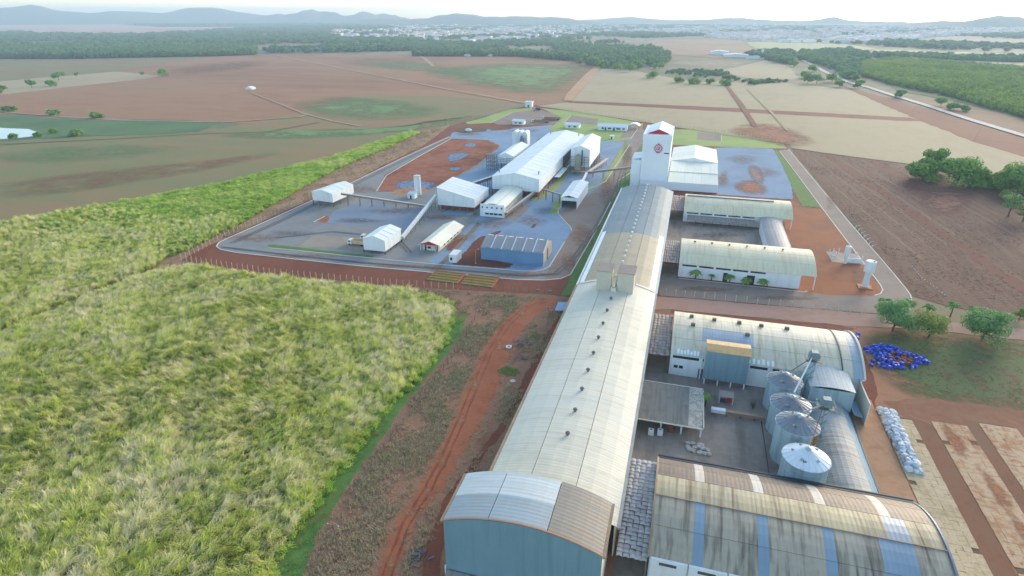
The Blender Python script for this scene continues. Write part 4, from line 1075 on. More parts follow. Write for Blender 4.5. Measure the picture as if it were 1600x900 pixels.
th = thing('tower_hall', 'white low halls with stepped pale roofs adjoining the tower', 'hall', (6, 386, 0))
R_cw = roofmat('cream_white_sheet', [(226, 226, 208), (236, 236, 222)], 0, (214, 208, 188), .3)
for k, (z0, z1) in enumerate(((0, 1.7), (1.75, 3.4), (3.45, 5.0))):
    wall(th, -25.5, 21.8, 385.6 + k * .06, 386.4, z0, z1, W_tower, 'wall_band')
wall(th, 21.4, 21.7, 386.45, 472, 0, 5.0, W_white, 'side_wall')
for k, (y0, y1, z0, z1) in enumerate(((385.4, 403, 5.1, 7.6), (403.05, 424, 7.9, 10.2))):
    for i in range(6):
        x0 = -8.6 + i * 5.07
        b = MB(); b.slab([(x0, y0, z0), (x0 + 5.03, y0, z0), (x0 + 5.03, y1, z1), (x0, y1, z1)], .12); b.build('roof_panel', R_cw, th)
for i in range(4):
    x0 = -25.3 + i * 4.17
    b = MB(); b.slab([(x0, 385.4, 5.1), (x0 + 4.1, 385.4, 5.1), (x0 + 4.1, 386.6, 5.5), (x0, 386.6, 5.5)], .12); b.build('eave_panel', R_white, th)
wall(th, -8.6, 21.6, 424.1, 424.3, 5, 10.1, W_tower, 'step_wall')
gable_hall(th, [(-8.6, 425), (21.6, 425), (21.6, 472), (-8.6, 472)], 4.0, 10.2, 12.8, R_cw, W_tower, bays=6, over=.3)

# ================================================================== left-hand complex
gA = thing('processing_hall', 'largest white gabled plant hall raised on columns over a red base', 'hall', (-96, 342, 0))
QA = [(-110.6, 342), (-81.4, 342), (-81.4, 496), (-110.6, 496)]
gable_hall(gA, QA, 4.2, 12.0, 15.0, R_white, W_white, bays=20, over=.5, legs=12, pitch_gap=.34)
wall(gA, -108.5, -83.0, 346, 346.3, 0, 4.1, W_redbrick, 'base_wall'); wall(gA, -83.6, -83.2, 346.4, 430, 0, 3.6, W_redbrick, 'base_wall'); wall(gA, -108.4, -108, 346.4, 490, 0, 4.1, W_redbrick, 'base_wall')
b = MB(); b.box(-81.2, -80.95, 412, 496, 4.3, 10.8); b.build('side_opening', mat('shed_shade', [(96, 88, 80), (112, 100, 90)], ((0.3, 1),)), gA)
b = MB(); b.box(-81.18, -77.6, 384, 412, 3.4, 3.7); b.box(-78.2, -77.6, 412, 470, 3.9, 4.4); b.build('side_platform', W_white, gA)
for (x, y) in ((-109, 352), (-84, 352), (-107, 488), (-84, 488)):
    b = MB(); b.box(x - .35, x + .35, y - .35, y + .35, 12.2, 14.6); b.build('roof_stack', mat('grey_stack', [(138, 150, 156)], rough=.5), gA)

an = thing('annex_hall', 'tall white annex with square pipe frame on its front beside the largest plant hall', 'hall', (-70, 415, 0))
gable_hall(an, [(-76.4, 415), (-63.2, 415), (-63.2, 465), (-76.4, 465)], 4.2, 16.4, 18.8, R_white, W_white, bays=7, over=.4, legs=4, pitch_gap=.4)
for z in (7.5, 9.2, 11.0):
    b = MB(); b.bar((-76, 414.6, z), (-63.6, 414.6, z), .18); b.build('rail', W_iron, an)
for x in (-76, -73, -70, -66.5, -63.6):
    b = MB(); b.bar((x, 414.6, 4.3), (x, 414.6, 11), .18); b.build('rail_post', W_iron, an)
cy = thing('cyclone_filter', 'beige cyclone and dark stack in front of the tall white annex', 'dust filter', (-70.3, 411, 0))
b = MB(); b.box(-72.4, -68.4, 409.6, 412.6, 2.8, 12.6); b.build('filter_body', mat('beige_filter', [(146, 142, 122), (160, 154, 134)], ((.4, 1),), rough=.6), cy)
b = MB(); b.box(-68.3, -67.3, 410.6, 411.6, 6.0, 16.5); b.build('stack', W_iron, cy)
b = MB(); b.add([(-72.4, 409.6, 12.65), (-68.4, 409.6, 12.65), (-68.4, 412.6, 12.65), (-72.4, 412.6, 12.65), (-70.4, 411.1, 14.2)], [(0, 1, 4), (1, 2, 4), (2, 3, 4), (3, 0, 4)]); b.build('hopper_cap', mat('beige_filter', []), cy)
for x in (-72.2, -68.6):
    for y in (409.8, 412.4):
        b = MB(); b.box(x - .15, x + .15, y - .15, y + .15, 0, 2.8); b.build('leg', W_iron, cy)
b = MB(); b.box(-74.5, -64, 407, 409, 2.4, 2.7); b.build('platform', W_yellow, cy)

sh = thing('small_plant_hall', 'small white gabled hall on columns beside the rust-coloured yard', 'hall', (-121, 407, 0))
gable_hall(sh, [(-127, 407), (-115.8, 407), (-115.8, 450), (-127, 450)], 5.0, 10.4, 12.6, R_white, W_white, bays=6, over=.4, legs=5, pitch_gap=.4)
for z in (6.3, 7.6, 8.8):
    b = MB(); b.bar((-127.0, 406.6, z), (-115.9, 406.6, z), .16); b.build('rail', W_iron, sh)
for i in range(6):
    x = -127 + i * 2.2
    b = MB(); b.bar((x, 406.6, 5.0), (x, 406.6, 8.8), .16); b.build('rail_post', W_iron, sh)
st = thing('stair_tower', 'open steel stair frame standing at the small plant hall by the rust yard', 'steel frame', (-132, 408, 0))
for x in (-135, -132, -129):
    for y in (405, 410):
        b = MB(); b.bar((x, y, 0), (x, y, 11), .28); b.build('frame_post', W_iron, st)
for z in (2.8, 5.5, 8.2, 10.8):
    b = MB(); b.box(-135.2, -128.8, 404.8, 410.2, z, z + .2); b.build('frame_floor', W_iron, st)
for k in range(3):
    b = MB(); b.bar((-135, 405, z := 2.8 + k * 2.7), (-129, 405, z + 2.6), .25); b.build('stair_flight', W_iron, st)

df = thing('dust_collector', 'white three-lobed dust collector with sloping pipes behind the small plant hall', 'dust collector', (-130, 478, 0))
for k in range(3):
    x0 = -136 + k * 4.2
    pts = [(x0, 3.5), (x0 + 4.1, 3.5), (x0 + 4.1, 14.0), (x0 + 3.4, 15.4), (x0 + 2.05, 15.9), (x0 + .7, 15.4), (x0, 14.0)]
    b = MB(); k_ = len(pts)
    b.add([(p[0], 475, p[1]) for p in pts] + [(p[0], 484, p[1]) for p in pts], [tuple(range(k_)), tuple(range(2 * k_ - 1, k_ - 1, -1))] + [((i + 1) % k_, i, k_ + i, k_ + (i + 1) % k_) for i in range(k_)])
    b.build('filter_body', W_white, df)
for x in (-135.6, -131.6, -127.6, -123.8):
    b = MB(); b.box(x - .2, x + .2, 475.2, 475.6, 0, 3.5); b.build('leg', W_iron, df)
b = MB(); b.tube([(-128, 473.5, 13), (-129.5, 470, 7), (-131, 466, 3)], .8, 10); b.build('duct', W_conv, df)
b = MB(); b.cone(-126.5, 471, [(.8, 0), (1.8, 5), (1.8, 12), (0.6, 13.5)], 14); b.build('cyclone', mat('grey_cyclone', [(110, 122, 132)], rough=.5), df)
b = MB(); b.bar((-118, 470, 0), (-112, 505, 7), .9); b.bar((-121, 462, 0), (-116, 486, 9), .7); b.build('inclined_chute', W_convb, df)

h3 = thing('storage_hall', 'white wide single-slope hall with banded roof open below to a red wall', 'hall', (-120, 305, 0))
HX0, HX1, HY0, HY1 = -131.0, -109.0, 305.0, 330.0
R_band = roofmat('banded_white_sheet', [(206, 216, 222), (218, 226, 230)], 1)
for i in range(6):
    y0 = HY0 - .4 + i * 4.3; y1 = y0 + 3.95
    b = MB(); b.slab([(HX0 - .3, y0, 13.05), (HX1 + .4, y0, 7.95), (HX1 + .4, y1, 7.95), (HX0 - .3, y1, 13.05)], .12); b.build('roof_panel', R_band, h3)
    b = MB(); b.slab([(HX0 - .3, y1 + .02, 12.97), (HX1 + .4, y1 + .02, 7.87), (HX1 + .4, y1 + .33, 7.87), (HX0 - .3, y1 + .33, 12.97)], .1); b.build('roof_light_strip', mat('grey_band', [(150, 164, 174)], rough=.5), h3)
for (y, nm) in ((HY0, 'front_wall'), (HY1 - .25, 'back_wall')):
    b = MB(); pr = [(HX0, 3.0), (HX1, 3.0), (HX1, 7.85), (HX0, 12.85)]
    b.add([(p[0], y, p[1]) for p in pr] + [(p[0], y + .25, p[1]) for p in pr], [(0, 1, 2, 3), (7, 6, 5, 4)] + [((q + 1) % 4, q, 4 + q, 4 + (q + 1) % 4) for q in range(4)]); b.build(nm, W_white, h3)
wall(h3, HX1 - .25, HX1 - .02, HY0 + .3, HY1 - .3, 3.0, 7.8, W_white, 'side_wall'); wall(h3, HX0 + .02, HX0 + .25, HY0 + .3, HY1 - .3, 3.0, 12.8, W_white, 'side_wall')
for k in range(6):
    x = HX0 + .3 + k * (HX1 - HX0 - .6) / 5
    for y in (HY0 + .4, HY1 - .6): b = MB(); b.box(x - .2, x + .2, y - .2, y + .2, 0, 3.0); b.build('leg', W_iron, h3)
wall(h3, HX0 + 1, HX1 - 1, HY0 + 2.5, HY0 + 2.8, 0, 2.9, W_redbrick, 'red_wall'); wall(h3, HX1 - 1.6, HX1 - 1.3, HY0 + 2.9, HY1 - 1, 0, 2.5, W_redbrick, 'red_wall')

h4 = thing('loading_shed', 'small white gabled shed on legs near the cane-side road', 'shed', (-196, 291, 0))
gable_hall(h4, [at(489, 312, 3), at(520.5, 316, 3), at(553, 301, 3), at(528, 298, 3)], 2.8, 8.0, 9.6, R_white, W_white, bays=4, over=.3, legs=3, pitch_gap=.3)
h5 = thing('truck_shed', 'white gabled shed with trucks standing half inside', 'shed', (-133, 232.5, 0))
gable_hall(h5, [(-138.4, 233), (-127.5, 233), (-127.5, 250.5), (-138.4, 250.5)], 1.3, 6.8, 8.6, R_white, W_white, bays=4, over=.3, legs=3, pitch_gap=.3)
h6 = thing('weigh_shed', 'white drive-through shed with open near end on the brown road', 'shed', (-60, 328, 0))
gable_hall(h6, [(-65, 328), (-55.7, 328), (-55.7, 366), (-65, 366)], 0.0, 6.4, 7.6, R_white, W_white, bays=6, over=.3, open_front=True, pitch_gap=.3)
wall(h6, -64.9, -55.8, 328.05, 328.4, 4.4, 6.3, W_white, 'front_band')
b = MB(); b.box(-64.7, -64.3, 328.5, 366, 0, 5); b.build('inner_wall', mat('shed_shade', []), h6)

of = thing('office', 'cream roofed office with small red gable and porch columns', 'office', (-110, 243, 0))
gable_hall(of, [(-114, 243.5), (-105.2, 243.5), (-105.2, 273.5), (-114, 273.5)], 0.0, 3.1, 5.0, roofmat('office_roof', [(222, 218, 196), (232, 228, 208)], 1, (206, 200, 176), .3), W_cream, bays=6, over=1.2, pitch_gap=.05)
b = MB(); b.add([(-115.0, 242.35, 3.05), (-104.2, 242.35, 3.05), (-109.6, 242.35, 4.85)] + [(-115.0, 242.6, 3.05), (-104.2, 242.6, 3.05), (-109.6, 242.6, 4.85)], [(0, 1, 2), (5, 4, 3), (1, 0, 3, 4), (2, 1, 4, 5), (0, 2, 5, 3)])
b.build('gable', W_red, of)
for x in (-114.2, -112.6, -106.8, -105.2):
    b = MB(); b.box(x - .15, x + .15, 242.5, 242.8, 0, 3.05); b.build('column', W_white, of)
window(of, -110.9, -109.2, 243.45, .9, 2.0)
for x in (-113.4, -112.2, -107.4, -106.2): door(of, x, x + .7, 243.42, 0, 2.5, W_glass)
for y in (249, 254, 258, 263, 267):
    b = MB(); b.box(-105.18, -105.0, y, y + 1.6, .9, 2.2); b.build('window', W_glass, of)

wo = thing('control_building', 'white two-storey building with round portholes and rounded roof', 'building', (-97, 301, 0))
wall(wo, -104.3, -90.6, 300.5, 301, 0, 7.0, W_white, 'facade')
wall(wo, -104.2, -103.9, 301.05, 340, 0, 5.4, W_cream, 'side_wall'); wall(wo, -91.2, -90.9, 301.05, 340, 0, 5.4, W_cream, 'side_wall'); wall(wo, -103.8, -91.3, 339.7, 340, 0, 5.4, W_cream, 'back_wall')
arch_roof(wo, 'Y', -104.3, -90.7, 301.1, 340.3, 5.5, 1.9, [(0, .33), (.34, .66), (.67, 1)], 6.5, lambda i, j, n: R_cw, segs=3)
for i in range(5):
    x = -103 + i * 2.75
    b = MB(); n = 12
    b.add([(x + .5 * math.cos(2 * math.pi * q / n), 300.44, 5.2 + .5 * math.sin(2 * math.pi * q / n)) for q in range(n)] + [(x + .5 * math.cos(2 * math.pi * q / n), 300.52, 5.2 + .5 * math.sin(2 * math.pi * q / n)) for q in range(n)], [tuple(range(n))[::-1]] + [(q, (q + 1) % n, n + (q + 1) % n, n + q) for q in range(n)])
    b.build('porthole', W_glass, wo)
for i in range(4): window(wo, -101.4 + i * 2.5, -99.3 + i * 2.5, 300.5, 1.2, 2.4)
b = MB(); b.box(-101.8, -91.6, 299.3, 300.45, 2.6, 2.8); b.build('awning', W_white, wo)
b = MB(); b.bar((-90.2, 305, 4.4), (-90.2, 335, 4.4), .5, .4); b.build('gutter', W_gutter, wo)

gh = thing('grey_warehouse', 'blue-grey steel warehouse with white ribs on its roof by the perimeter road', 'warehouse', (-69, 239.5, 0))
GX0, GX1, GY0, GY1 = -83.2, -54.4, 239.5, 256.5
wall(gh, GX0, GX1, GY0, GY0 + .2, 0, 6.1, W_blue, 'front_wall'); wall(gh, GX0, GX1, GY1 - .2, GY1, 0, 6.1, W_blue, 'back_wall')
for x0, x1, nm in ((GX0, GX0 + .2, 'end_wall'), (GX1 - .2, GX1, 'end_wall')):
    pr = [(GY0 + .21, 0), (GY1 - .21, 0), (GY1 - .21, 6.0), ((GY0 + GY1) / 2, 9.0), (GY0 + .21, 6.0)]
    b = MB(); k = 5
    b.add([(x0, p[0], p[1]) for p in pr] + [(x1, p[0], p[1]) for p in pr], [tuple(range(k))[::-1], tuple(range(k, 2 * k))] + [(i, (i + 1) % k, k + (i + 1) % k, k + i) for i in range(k)])
    b.build(nm, mat('tan_end_wall', [(170, 156, 140), (182, 168, 152)], ((.2, 1),), rough=.6), gh)
b = MB(); b.box(GX1 - .02, GX1 + .08, 246.6, 248.6, 0, 5.5); b.build('door', mat('blue_door', [(54, 84, 116)], rough=.5), gh)
R_gw = roofmat('warm_grey_sheet', [(150, 148, 150), (160, 157, 158)], 0, (166, 150, 138), .3)
R_gwb = roofmat('tan_back_sheet', [(196, 178, 154), (206, 188, 164)], 0)
for i in range(6):
    x0 = GX0 + i * 4.8
    for (y0, z0, y1, z1, mm) in ((GY0 - .4, 5.95, 248, 9.15, R_gw), (248, 9.15, GY1 + .4, 5.95, R_gwb)):
        # each bay sags a little between its ribs
        b = MB()
        xs = [x0 + .03, x0 + 1.6, x0 + 3.2, x0 + 4.77]; sg = [0, -.25, -.25, 0]
        vv = [(x, y0, z0 + s_) for x, s_ in zip(xs, sg)] + [(x, y1, z1 + s_) for x, s_ in zip(xs, sg)]
        b.add(vv + [(p[0], p[1], p[2] - .08) for p in vv], [(q, q + 1, q + 5, q + 4) for q in range(3)] + [(q + 9, q + 8, q + 12, q + 13) for q in range(3)] + [(0, 8, 9, 1)[::-1]])
        b.build('roof_panel', mm, gh)
for i in range(7):
    if i == 0 : continue
    x = GX0 + i * 4.8
    b = MB(); b.bar((x, GY0 - .4, 6.05), (x, 248, 9.25), .42, .12); b.build('roof_rib', W_white, gh)

def box_house(name, label, cat, x0, x1, y0, y1, h, rh, roofm, wallm, over=.4, group=None, wins=(), doors=()):
    r = thing(name, label, cat, ((x0 + x1) / 2, y0, 0), group)
    wall(r, x0, x1, y0, y1, 0, h, wallm, 'wall')
    ym = (y0 + y1) / 2
    for (ya, za, yb, zb_) in ((y0 - over, h, ym, h + rh), (ym, h + rh, y1 + over, h)):
        b = MB(); b.slab([(x0 - over, ya, za + .12), (x1 + over, ya, za + .12), (x1 + over, yb, zb_ + .12), (x0 - over, yb, zb_ + .12)], .1)
        b.build('roof_slope', roofm, r)
    for x, w_ in wins: window(r, x, x + w_, y0, h * .35, h * .75)
    for x, w_ in doors: door(r, x, x + w_, y0 - .02, 0, h * .75)
    return r
box_house('gate_office', 'long low white gate office on the far lawn', 'office', -83.5, -56, 592, 604, 3.6, 2.2, R_white, W_white, .8, wins=[(-80, 2.2), (-74, 3), (-66, 4), (-60, 2)], doors=[(-77, 1.4), (-69, 1.6)])
box_house('guard_house', 'small white house on the far lawn before the dark parking lot', 'house', -116, -102.5, 594, 604, 3.2, 1.8, R_white, W_white, .8, wins=[(-113, 2), (-108, 3)])
box_house('guard_house', 'white shelter at the far gravel edge near parked trailers', 'house', -171.5, -160, 600, 609, 3.4, 1.6, R_white, W_white, .8, wins=[(-169, 2), (-165, 3)])
gt = thing('gate_kiosk', 'white flat-roofed gatehouse at the far corner entrance of the complex', 'gatehouse', (-188, 728, 0))
wall(gt, -192.4, -184, 728, 735, 0, 6, W_white, 'wall'); b = MB(); b.box(-192.9, -183.5, 727.5, 735.5, 6.02, 6.5); b.build('flat_roof', W_white, gt); door(gt, -189, -187.5, 727.98, 0, 2.6)
ar = thing('arched_shelter', 'small white arched shelter behind the long gate office', 'shelter', (-50, 606, 0))
arch_roof(ar, 'Y', -56, -45.5, 606, 618, 3.0, 2.2, [(0, .5), (.51, 1)], 4, lambda i, j, n: R_white)
for x in (-55.5, -46):
    for y in (606.5, 617): b = MB(); b.box(x - .2, x + .2, y - .2, y + .2, 0, 3.0); b.build('post', W_iron, ar)
px = thing('pump_house', 'tiny white cabin on the lawn in front of the gate office', 'cabin', (-64.5, 536, 0))
wall(px, -66, -63, 548, 551, 0, 2.8, W_white, 'wall'); b = MB(); b.box(-66.4, -62.6, 547.6, 551.4, 2.82, 3.1); b.build('flat_roof', W_white, px); door(px, -65, -64, 547.98, 0, 2)

tk = thing('storage_tank', 'tall slim white cylinder tank beside the rust-coloured yard', 'tank', (-155, 331, 0))
b = MB(); b.cone(-155, 331, [(2.05, .4), (2.05, 12.0), (0.02, 12.5)], 24); b.build('shell', W_white, tk, smooth=False)
b = MB(); b.cone(-155, 331, [(2.3, 0), (2.3, .4)], 24); b.build('plinth', M_paleconc, tk)
b = MB(); b.cone(-155, 331, [(2.12, 11.5), (2.12, 11.8)], 24); b.build('rim', W_gutter, tk)
ht = thing('pump_hut', 'small white hut with pale blue roof at the foot of the slim tank', 'hut', (-155.5, 321.6, 0))
wall(ht, -157.6, -153.2, 321.6, 326, 0, 3.0, W_white, 'wall'); b = MB(); b.slab([(-157.9, 321.2, 3.1), (-152.9, 321.2, 3.1), (-152.9, 326.4, 3.5), (-157.9, 326.4, 3.5)], .12); b.build('roof', mat('pale_blue_roof', [(160, 200, 216)], rough=.5), ht); door(ht, -156, -155, 321.57, 0, 2)
ct = thing('container', 'white site container standing on red soil near the office', 'container', (-93.7, 231.6, 0))
wall(ct, -95.6, -92.1, 231.6, 238.2, .15, 3.9, W_white, 'shell'); door(ct, -95.0, -94.0, 231.56, 1.2, 2.6, W_glass)
for i in range(6): b = MB(); b.box(-92.08, -92.0, 232 + i * 1.05, 232.4 + i * 1.05, .2, 3.85); b.build('rib', W_white, ct)
b = MB(); b.box(-95.5, -92.2, 231.7, 238.1, 0.02, .14); b.build('skid', W_iron, ct)

# conveyors ------------------------------------------------------------------
def conveyor(label, a, b_, w_, h_, m, npost=6, postm=None, zmin=.8):
    r = thing('conveyor', label, 'conveyor', (a[0], a[1], 0))
    bb = MB(); bb.bar(a, b_, w_, h_); bb.build('gallery', m, r)
    bb = MB(); bb.bar((a[0], a[1], a[2] + h_ / 2 + .06), (b_[0], b_[1], b_[2] + h_ / 2 + .06), w_ * .8, .08); bb.build('gallery_roof', W_conv if m is not W_conv else W_white, r)
    A, B = Vector(a), Vector(b_)
    dd = (B - A); dd.z = 0; nn = Vector((-dd.y, dd.x, 0)).normalized() * w_ * .42
    for i in range(npost):
        p = A.lerp(B, (i + .5) / npost)
        if p.z < zmin: continue
        for s in (-1, 1):
            bb = MB(); q = p + nn * s; bb.bar((q.x, q.y, 0), (q.x, q.y, p.z - h_ / 2), .22); bb.build('trestle_leg', postm or W_iron, r)
        if p.z > 3:
            bb = MB(); bb.bar((p.x - nn.x, p.y - nn.y, p.z * .2), (p.x + nn.x, p.y + nn.y, p.z * .8), .14); bb.build('brace', postm or W_iron, r)
    return r
conveyor('long brown conveyor sloping down from the small shed by the cane road', (-187.5, 297.5, 7.0), (-138.5, 305.8, 1.2), 1.6, 1.0, W_convb, 7)
conveyor('pale conveyor rising from the truck shed to the banded-roof hall', (-127.5, 250.8, 2.0), (-134.0, 309.5, 6.8), 1.7, 1.2, W_conv, 8)
conveyor('dark trestle bridge linking the banded-roof hall to the largest plant hall', (-123, 333, 7.5), (-110.9, 358, 9.0), 2.2, 1.6, mat('dark_gallery', [(84, 92, 104)], rough=.6), 7)
conveyor('brown conveyor crossing the road up to the white side block of the tower', (-62.5, 406, 2.6), (-32.4, 395, 10.4), 2.0, 1.3, W_convb, 4)
conveyor('short pale conveyor behind the drive-through shed', (-60, 367, 5.0), (-63, 405, 2.6), 1.6, 1.0, W_conv, 3)
conveyor('ochre ramp conveyor leaning on the tall annex', (-63, 410, 2.0), (-55, 450, 3.4), 2.2, .7, mat('ochre_belt', [(190, 160, 130)], ((1, 1),)), 4)
conveyor('dark pipe bridge between the plant hall and the drive-through shed', (-79, 342, 6.2), (-65, 334, 5.6), .7, .6, W_iron, 3)
conveyor('grey covered conveyor beside the porthole building', (-90, 302, 2.0), (-84, 344, 4.0), 1.6, 1.2, W_convb, 3)

# lorries --------------------------------------------------------------------
def lorry(label, x, y, rz, bodycol, load=None, group=None, body_l=7.5):
    r = thing('lorry', label, 'lorry', (x, y, 0), group, 0)
    cw = 1.25
    b = MB(); prof = [(0, .5), (0, 1.5), (.25, 2.7), (1.9, 2.85), (1.9, .5)]
    b.add([(x + p[0], y - cw, p[1]) for p in prof] + [(x + p[0], y + cw, p[1]) for p in prof], [(4, 3, 2, 1, 0)[::-1], (5, 6, 7, 8, 9)[::-1]] + [((i + 1) % 5, i, 5 + i, 5 + (i + 1) % 5)[::-1] for i in range(5)])
    cab = b.build('cab', W_white, r)
    b = MB(); b.add([(x + .02, y - 1.1, 1.6), (x + .02, y + 1.1, 1.6), (x + .22, y + 1.1, 2.6), (x + .22, y - 1.1, 2.6)], [(0, 3, 2, 1)]); 
    b.add([(x - .03, y - 1.1, 1.58), (x - .03, y + 1.1, 1.58), (x + .19, y + 1.1, 2.62), (x + .19, y - 1.1, 2.62)], [(0, 3, 2, 1)]); b.build('windscreen', W_glass, cab)
    b = MB(); b.box(x + .45, x + 1.4, y - cw - .02, y - cw + .02, 1.6, 2.4); b.build('side_window', W_glass, cab)
    b = MB(); b.box(x + .3, x + 2.2 + body_l, y - .6, y + .6, .55, .85); b.build('chassis', W_iron, r)
    b = MB(); x0, x1 = x + 2.1, x + 2.1 + body_l
    b.box(x0, x1, y - 1.3, y + 1.3, 1.0, 1.15); b.box(x0, x1, y - 1.3, y - 1.22, 1.15, 2.6); b.box(x0, x1, y + 1.22, y + 1.3, 1.15, 2.6); b.box(x0, x0 + .08, y - 1.2, y + 1.2, 1.15, 2.9)
    b.build('load_bed', bodycol, r)
    if load:
        b = MB(); b.slab([(x0 + .1, y - 1.15, 2.3), (x1 - .1, y - 1.15, 2.3), (x1 - .1, y + 1.15, 2.5), (x0 + .1, y + 1.15, 2.5)], .6); b.build('cargo', load, r)
    for wx in (.9, x1 - x - 2.4, x1 - x - 1.2):
        for s in (-1, 1):
            b = MB(); b.tube([(x + wx, y + s * 1.25, .5), (x + wx, y + s * .95, .5)], .5, 12); b.build('wheel', W_tyre, r)
    return r
M_bed = mat('tan_truck_bed', [(196, 170, 136), (206, 182, 150)], ((1, 1),), rough=.7)
M_bedr = mat('brown_truck_bed', [(150, 112, 88), (166, 128, 100)], ((1, 1),), rough=.7)
lorry('white cab lorry with tan bed backing into the truck shed, nearer one', -150.6, 240.6, 0, M_bed, mat('cargo_grain', [(150, 126, 96)], rough=.9))
lorry('white cab lorry with tan bed backing into the truck shed, farther one', -148.0, 248.2, 0, M_bed, mat('cargo_grain', []))
lorry('parked lorry with long brown bed on the far asphalt, nearer of two', -156.5, 620, 0, M_bedr, None, None, 16)
lorry('parked lorry with long brown bed on the far asphalt, farther of two', -150.5, 642, 0, M_bedr, None, None, 17)
lorry('dark loaded lorry stopped at the far entrance of the complex', -176, 706, 0, mat('dark_bed', [(70, 60, 54)], rough=.8), mat('cargo_grain', []), None, 6)

# street lamps -----------------------------------------------------------------
def street_lamp(x, y, h, label, group=None, m=None):
    r = thing('street_lamp', label, 'street lamp', (x, y, 0), group)
    b = MB(); b.tube([(x, y, 0), (x, y, h), (x + .3, y, h + .5), (x + 1.2, y, h + .8)], [.13, .1, .09, .08], 8); b.build('pole', m or W_post, r)
    b = MB(); b.add([(x + 1.0, y - .2, h + .74), (x + 1.9, y - .16, h + .8), (x + 1.9, y + .16, h + .8), (x + 1.0, y + .2, h + .74), (x + 1.1, y, h + .98), (x + 1.8, y, h + .95)], [(0, 1, 2, 3)[::-1], (0, 1, 5, 4), (2, 3, 4, 5), (1, 2, 5), (3, 0, 4)]); b.build('lamp_head', W_gutter, r)
    b = MB(); b.cone(x, y, [(.3, 0), (.3, .2)], 8); b.build('base', M_paleconc, r)
    return r
street_lamp(-83.8, 233.8, 6.2, 'orange-brown street lamp on the red soil by the grey warehouse', m=mat('lamp_orange', [(190, 130, 84)], rough=.6))
x, y = at(966, 296); street_lamp(x, y, 9, 'pale street lamp beside the brown road by the tower', m=W_gutter)
FPOLE = [(542, 284), (608, 254), (660, 225), (700, 197), (738, 184), (796, 170), (824, 164), (894, 171), (856, 166)]
FPN = ['by the small leg shed', 'by the asphalt bend', 'by the rust yard edge', 'by the soil pit', 'by the lawn corner', 'by the far parking', 'behind the gatehouse', 'behind the far dark lot', 'by the entrance lorry']
for (a_, b_), nm in zip(FPOLE, FPN):
    x, y = at(a_, b_); street_lamp(x, y, 8.5, 'thin tan lamp pole on the complex fence ' + nm, group='lamp poles along the complex fence')

# ================================================================== silos and elevators
def silo(label, x, y, r, h, cone_h, roofm, wallm, rings=8):
    t = thing('silo', label, 'silo', (x, y, 0), 'grain silos in a row')
    n = 40
    b = MB(); b.cone(x, y, [(r + .25, 0), (r + .25, .5), (r, .5)], n); b.build('plinth', M_concrete, t)
    for k in range(rings):                      # wall rings, each overlapping the next a little
        z0 = .5 + (h - .5) * k / rings; z1 = .5 + (h - .5) * (k + 1) / rings
        b = MB(); b.cone(x, y, [(r, z0), (r + .035, z0 + .08), (r + .035, z1 - .1), (r, z1 - .02)], n); b.build('wall_ring', wallm, t)
    for k in range(20):                         # roof sectors
        a0, a1 = 2 * math.pi * k / 20 + .006, 2 * math.pi * (k + 1) / 20 - .006
        p = lambda q, a, z: (x + q * math.cos(a), y + q * math.sin(a), z)
        am = (a0 + a1) / 2
        v = [p(r + .3, a0, h - .05), p(r + .3, am, h - .05), p(r + .3, a1, h - .05), p(.5, a1, h + cone_h), p(.5, am, h + cone_h + .05), p(.5, a0, h + cone_h)]
        b = MB(); b.add(v, [(0, 1, 4, 5), (1, 2, 3, 4)]); b.bar(p(r + .3, a0, h), p(.5, a0, h + cone_h + .04), .09, .09)
        b.build('roof_sector', roofm, t)
    b = MB(); b.cone(x, y, [(r + .05, h - .35), (r + .32, h - .1), (r + .32, h), (r + .05, h + .02)], n); b.build('eave_ring', W_gutter if roofm is W_silo4 else wallm, t)
    b = MB(); b.cone(x, y, [(.65, h + cone_h - .1), (.65, h + cone_h + .4), (.75, h + cone_h + .45), (0.02, h + cone_h + .75)], 12); b.build('cap', wallm, t)
    hm = None
    for a in (.7, 1.9, 3.0, 4.2, 5.4):
        q = r * .62; z = h + cone_h * .38
        b = MB(); b.cone(x + q * math.cos(a), y + q * math.sin(a), [(.22, z - .2), (.22, z + .35), (.4, z + .4), (0.02, z + .65)], 8); b.build('roof_vent', W_gutter, t)
    a = 4.4                                     # ladder and hatch on the camera side
    b = MB()
    for s in (-.25, .25):
        b.bar((x + (r + .2) * math.cos(a + s / r), y + (r + .2) * math.sin(a + s / r), .3), (x + (r + .2) * math.cos(a + s / r), y + (r + .2) * math.sin(a + s / r), h + .4), .07)
    for k in range(int(h * 1.5)):
        b.bar((x + (r + .2) * math.cos(a - .25 / r), y + (r + .2) * math.sin(a - .25 / r), .5 + k / 1.5), (x + (r + .2) * math.cos(a + .25 / r), y + (r + .2) * math.sin(a + .25 / r), .5 + k / 1.5), .05)
    b.build('ladder', W_gutter, t)
    z = h + cone_h * .42; q = r * .58
    b = MB(); b.box(x + q * math.cos(a) - .35, x + q * math.cos(a) + .35, y + q * math.sin(a) - .5, y + q * math.sin(a) + .5, z - .2, z + .14); b.build('hatch', W_iron, t)
    return t
silo('grain silo nearest the stained cream warehouse, with blue-grey roof', 33.4, 155.2, 4.4, 9.0, 1.9, W_silor2 if False else W_silor, W_steel)
silo('weathered grain silo standing second from the stained cream warehouse', 33.6, 144.2, 4.75, 8.8, 1.9, W_silor, W_steel)
s3 = silo('tallest grain silo with dull weathered roof behind the white-roofed one', 33.5, 133.0, 4.75, 10.6, 2.1, W_silor, W_steel)
silo('grain silo with bright new white conical roof', 33.9, 121.6, 4.85, 9.7, 2.2, W_silo4, W_steel)
b = MB()
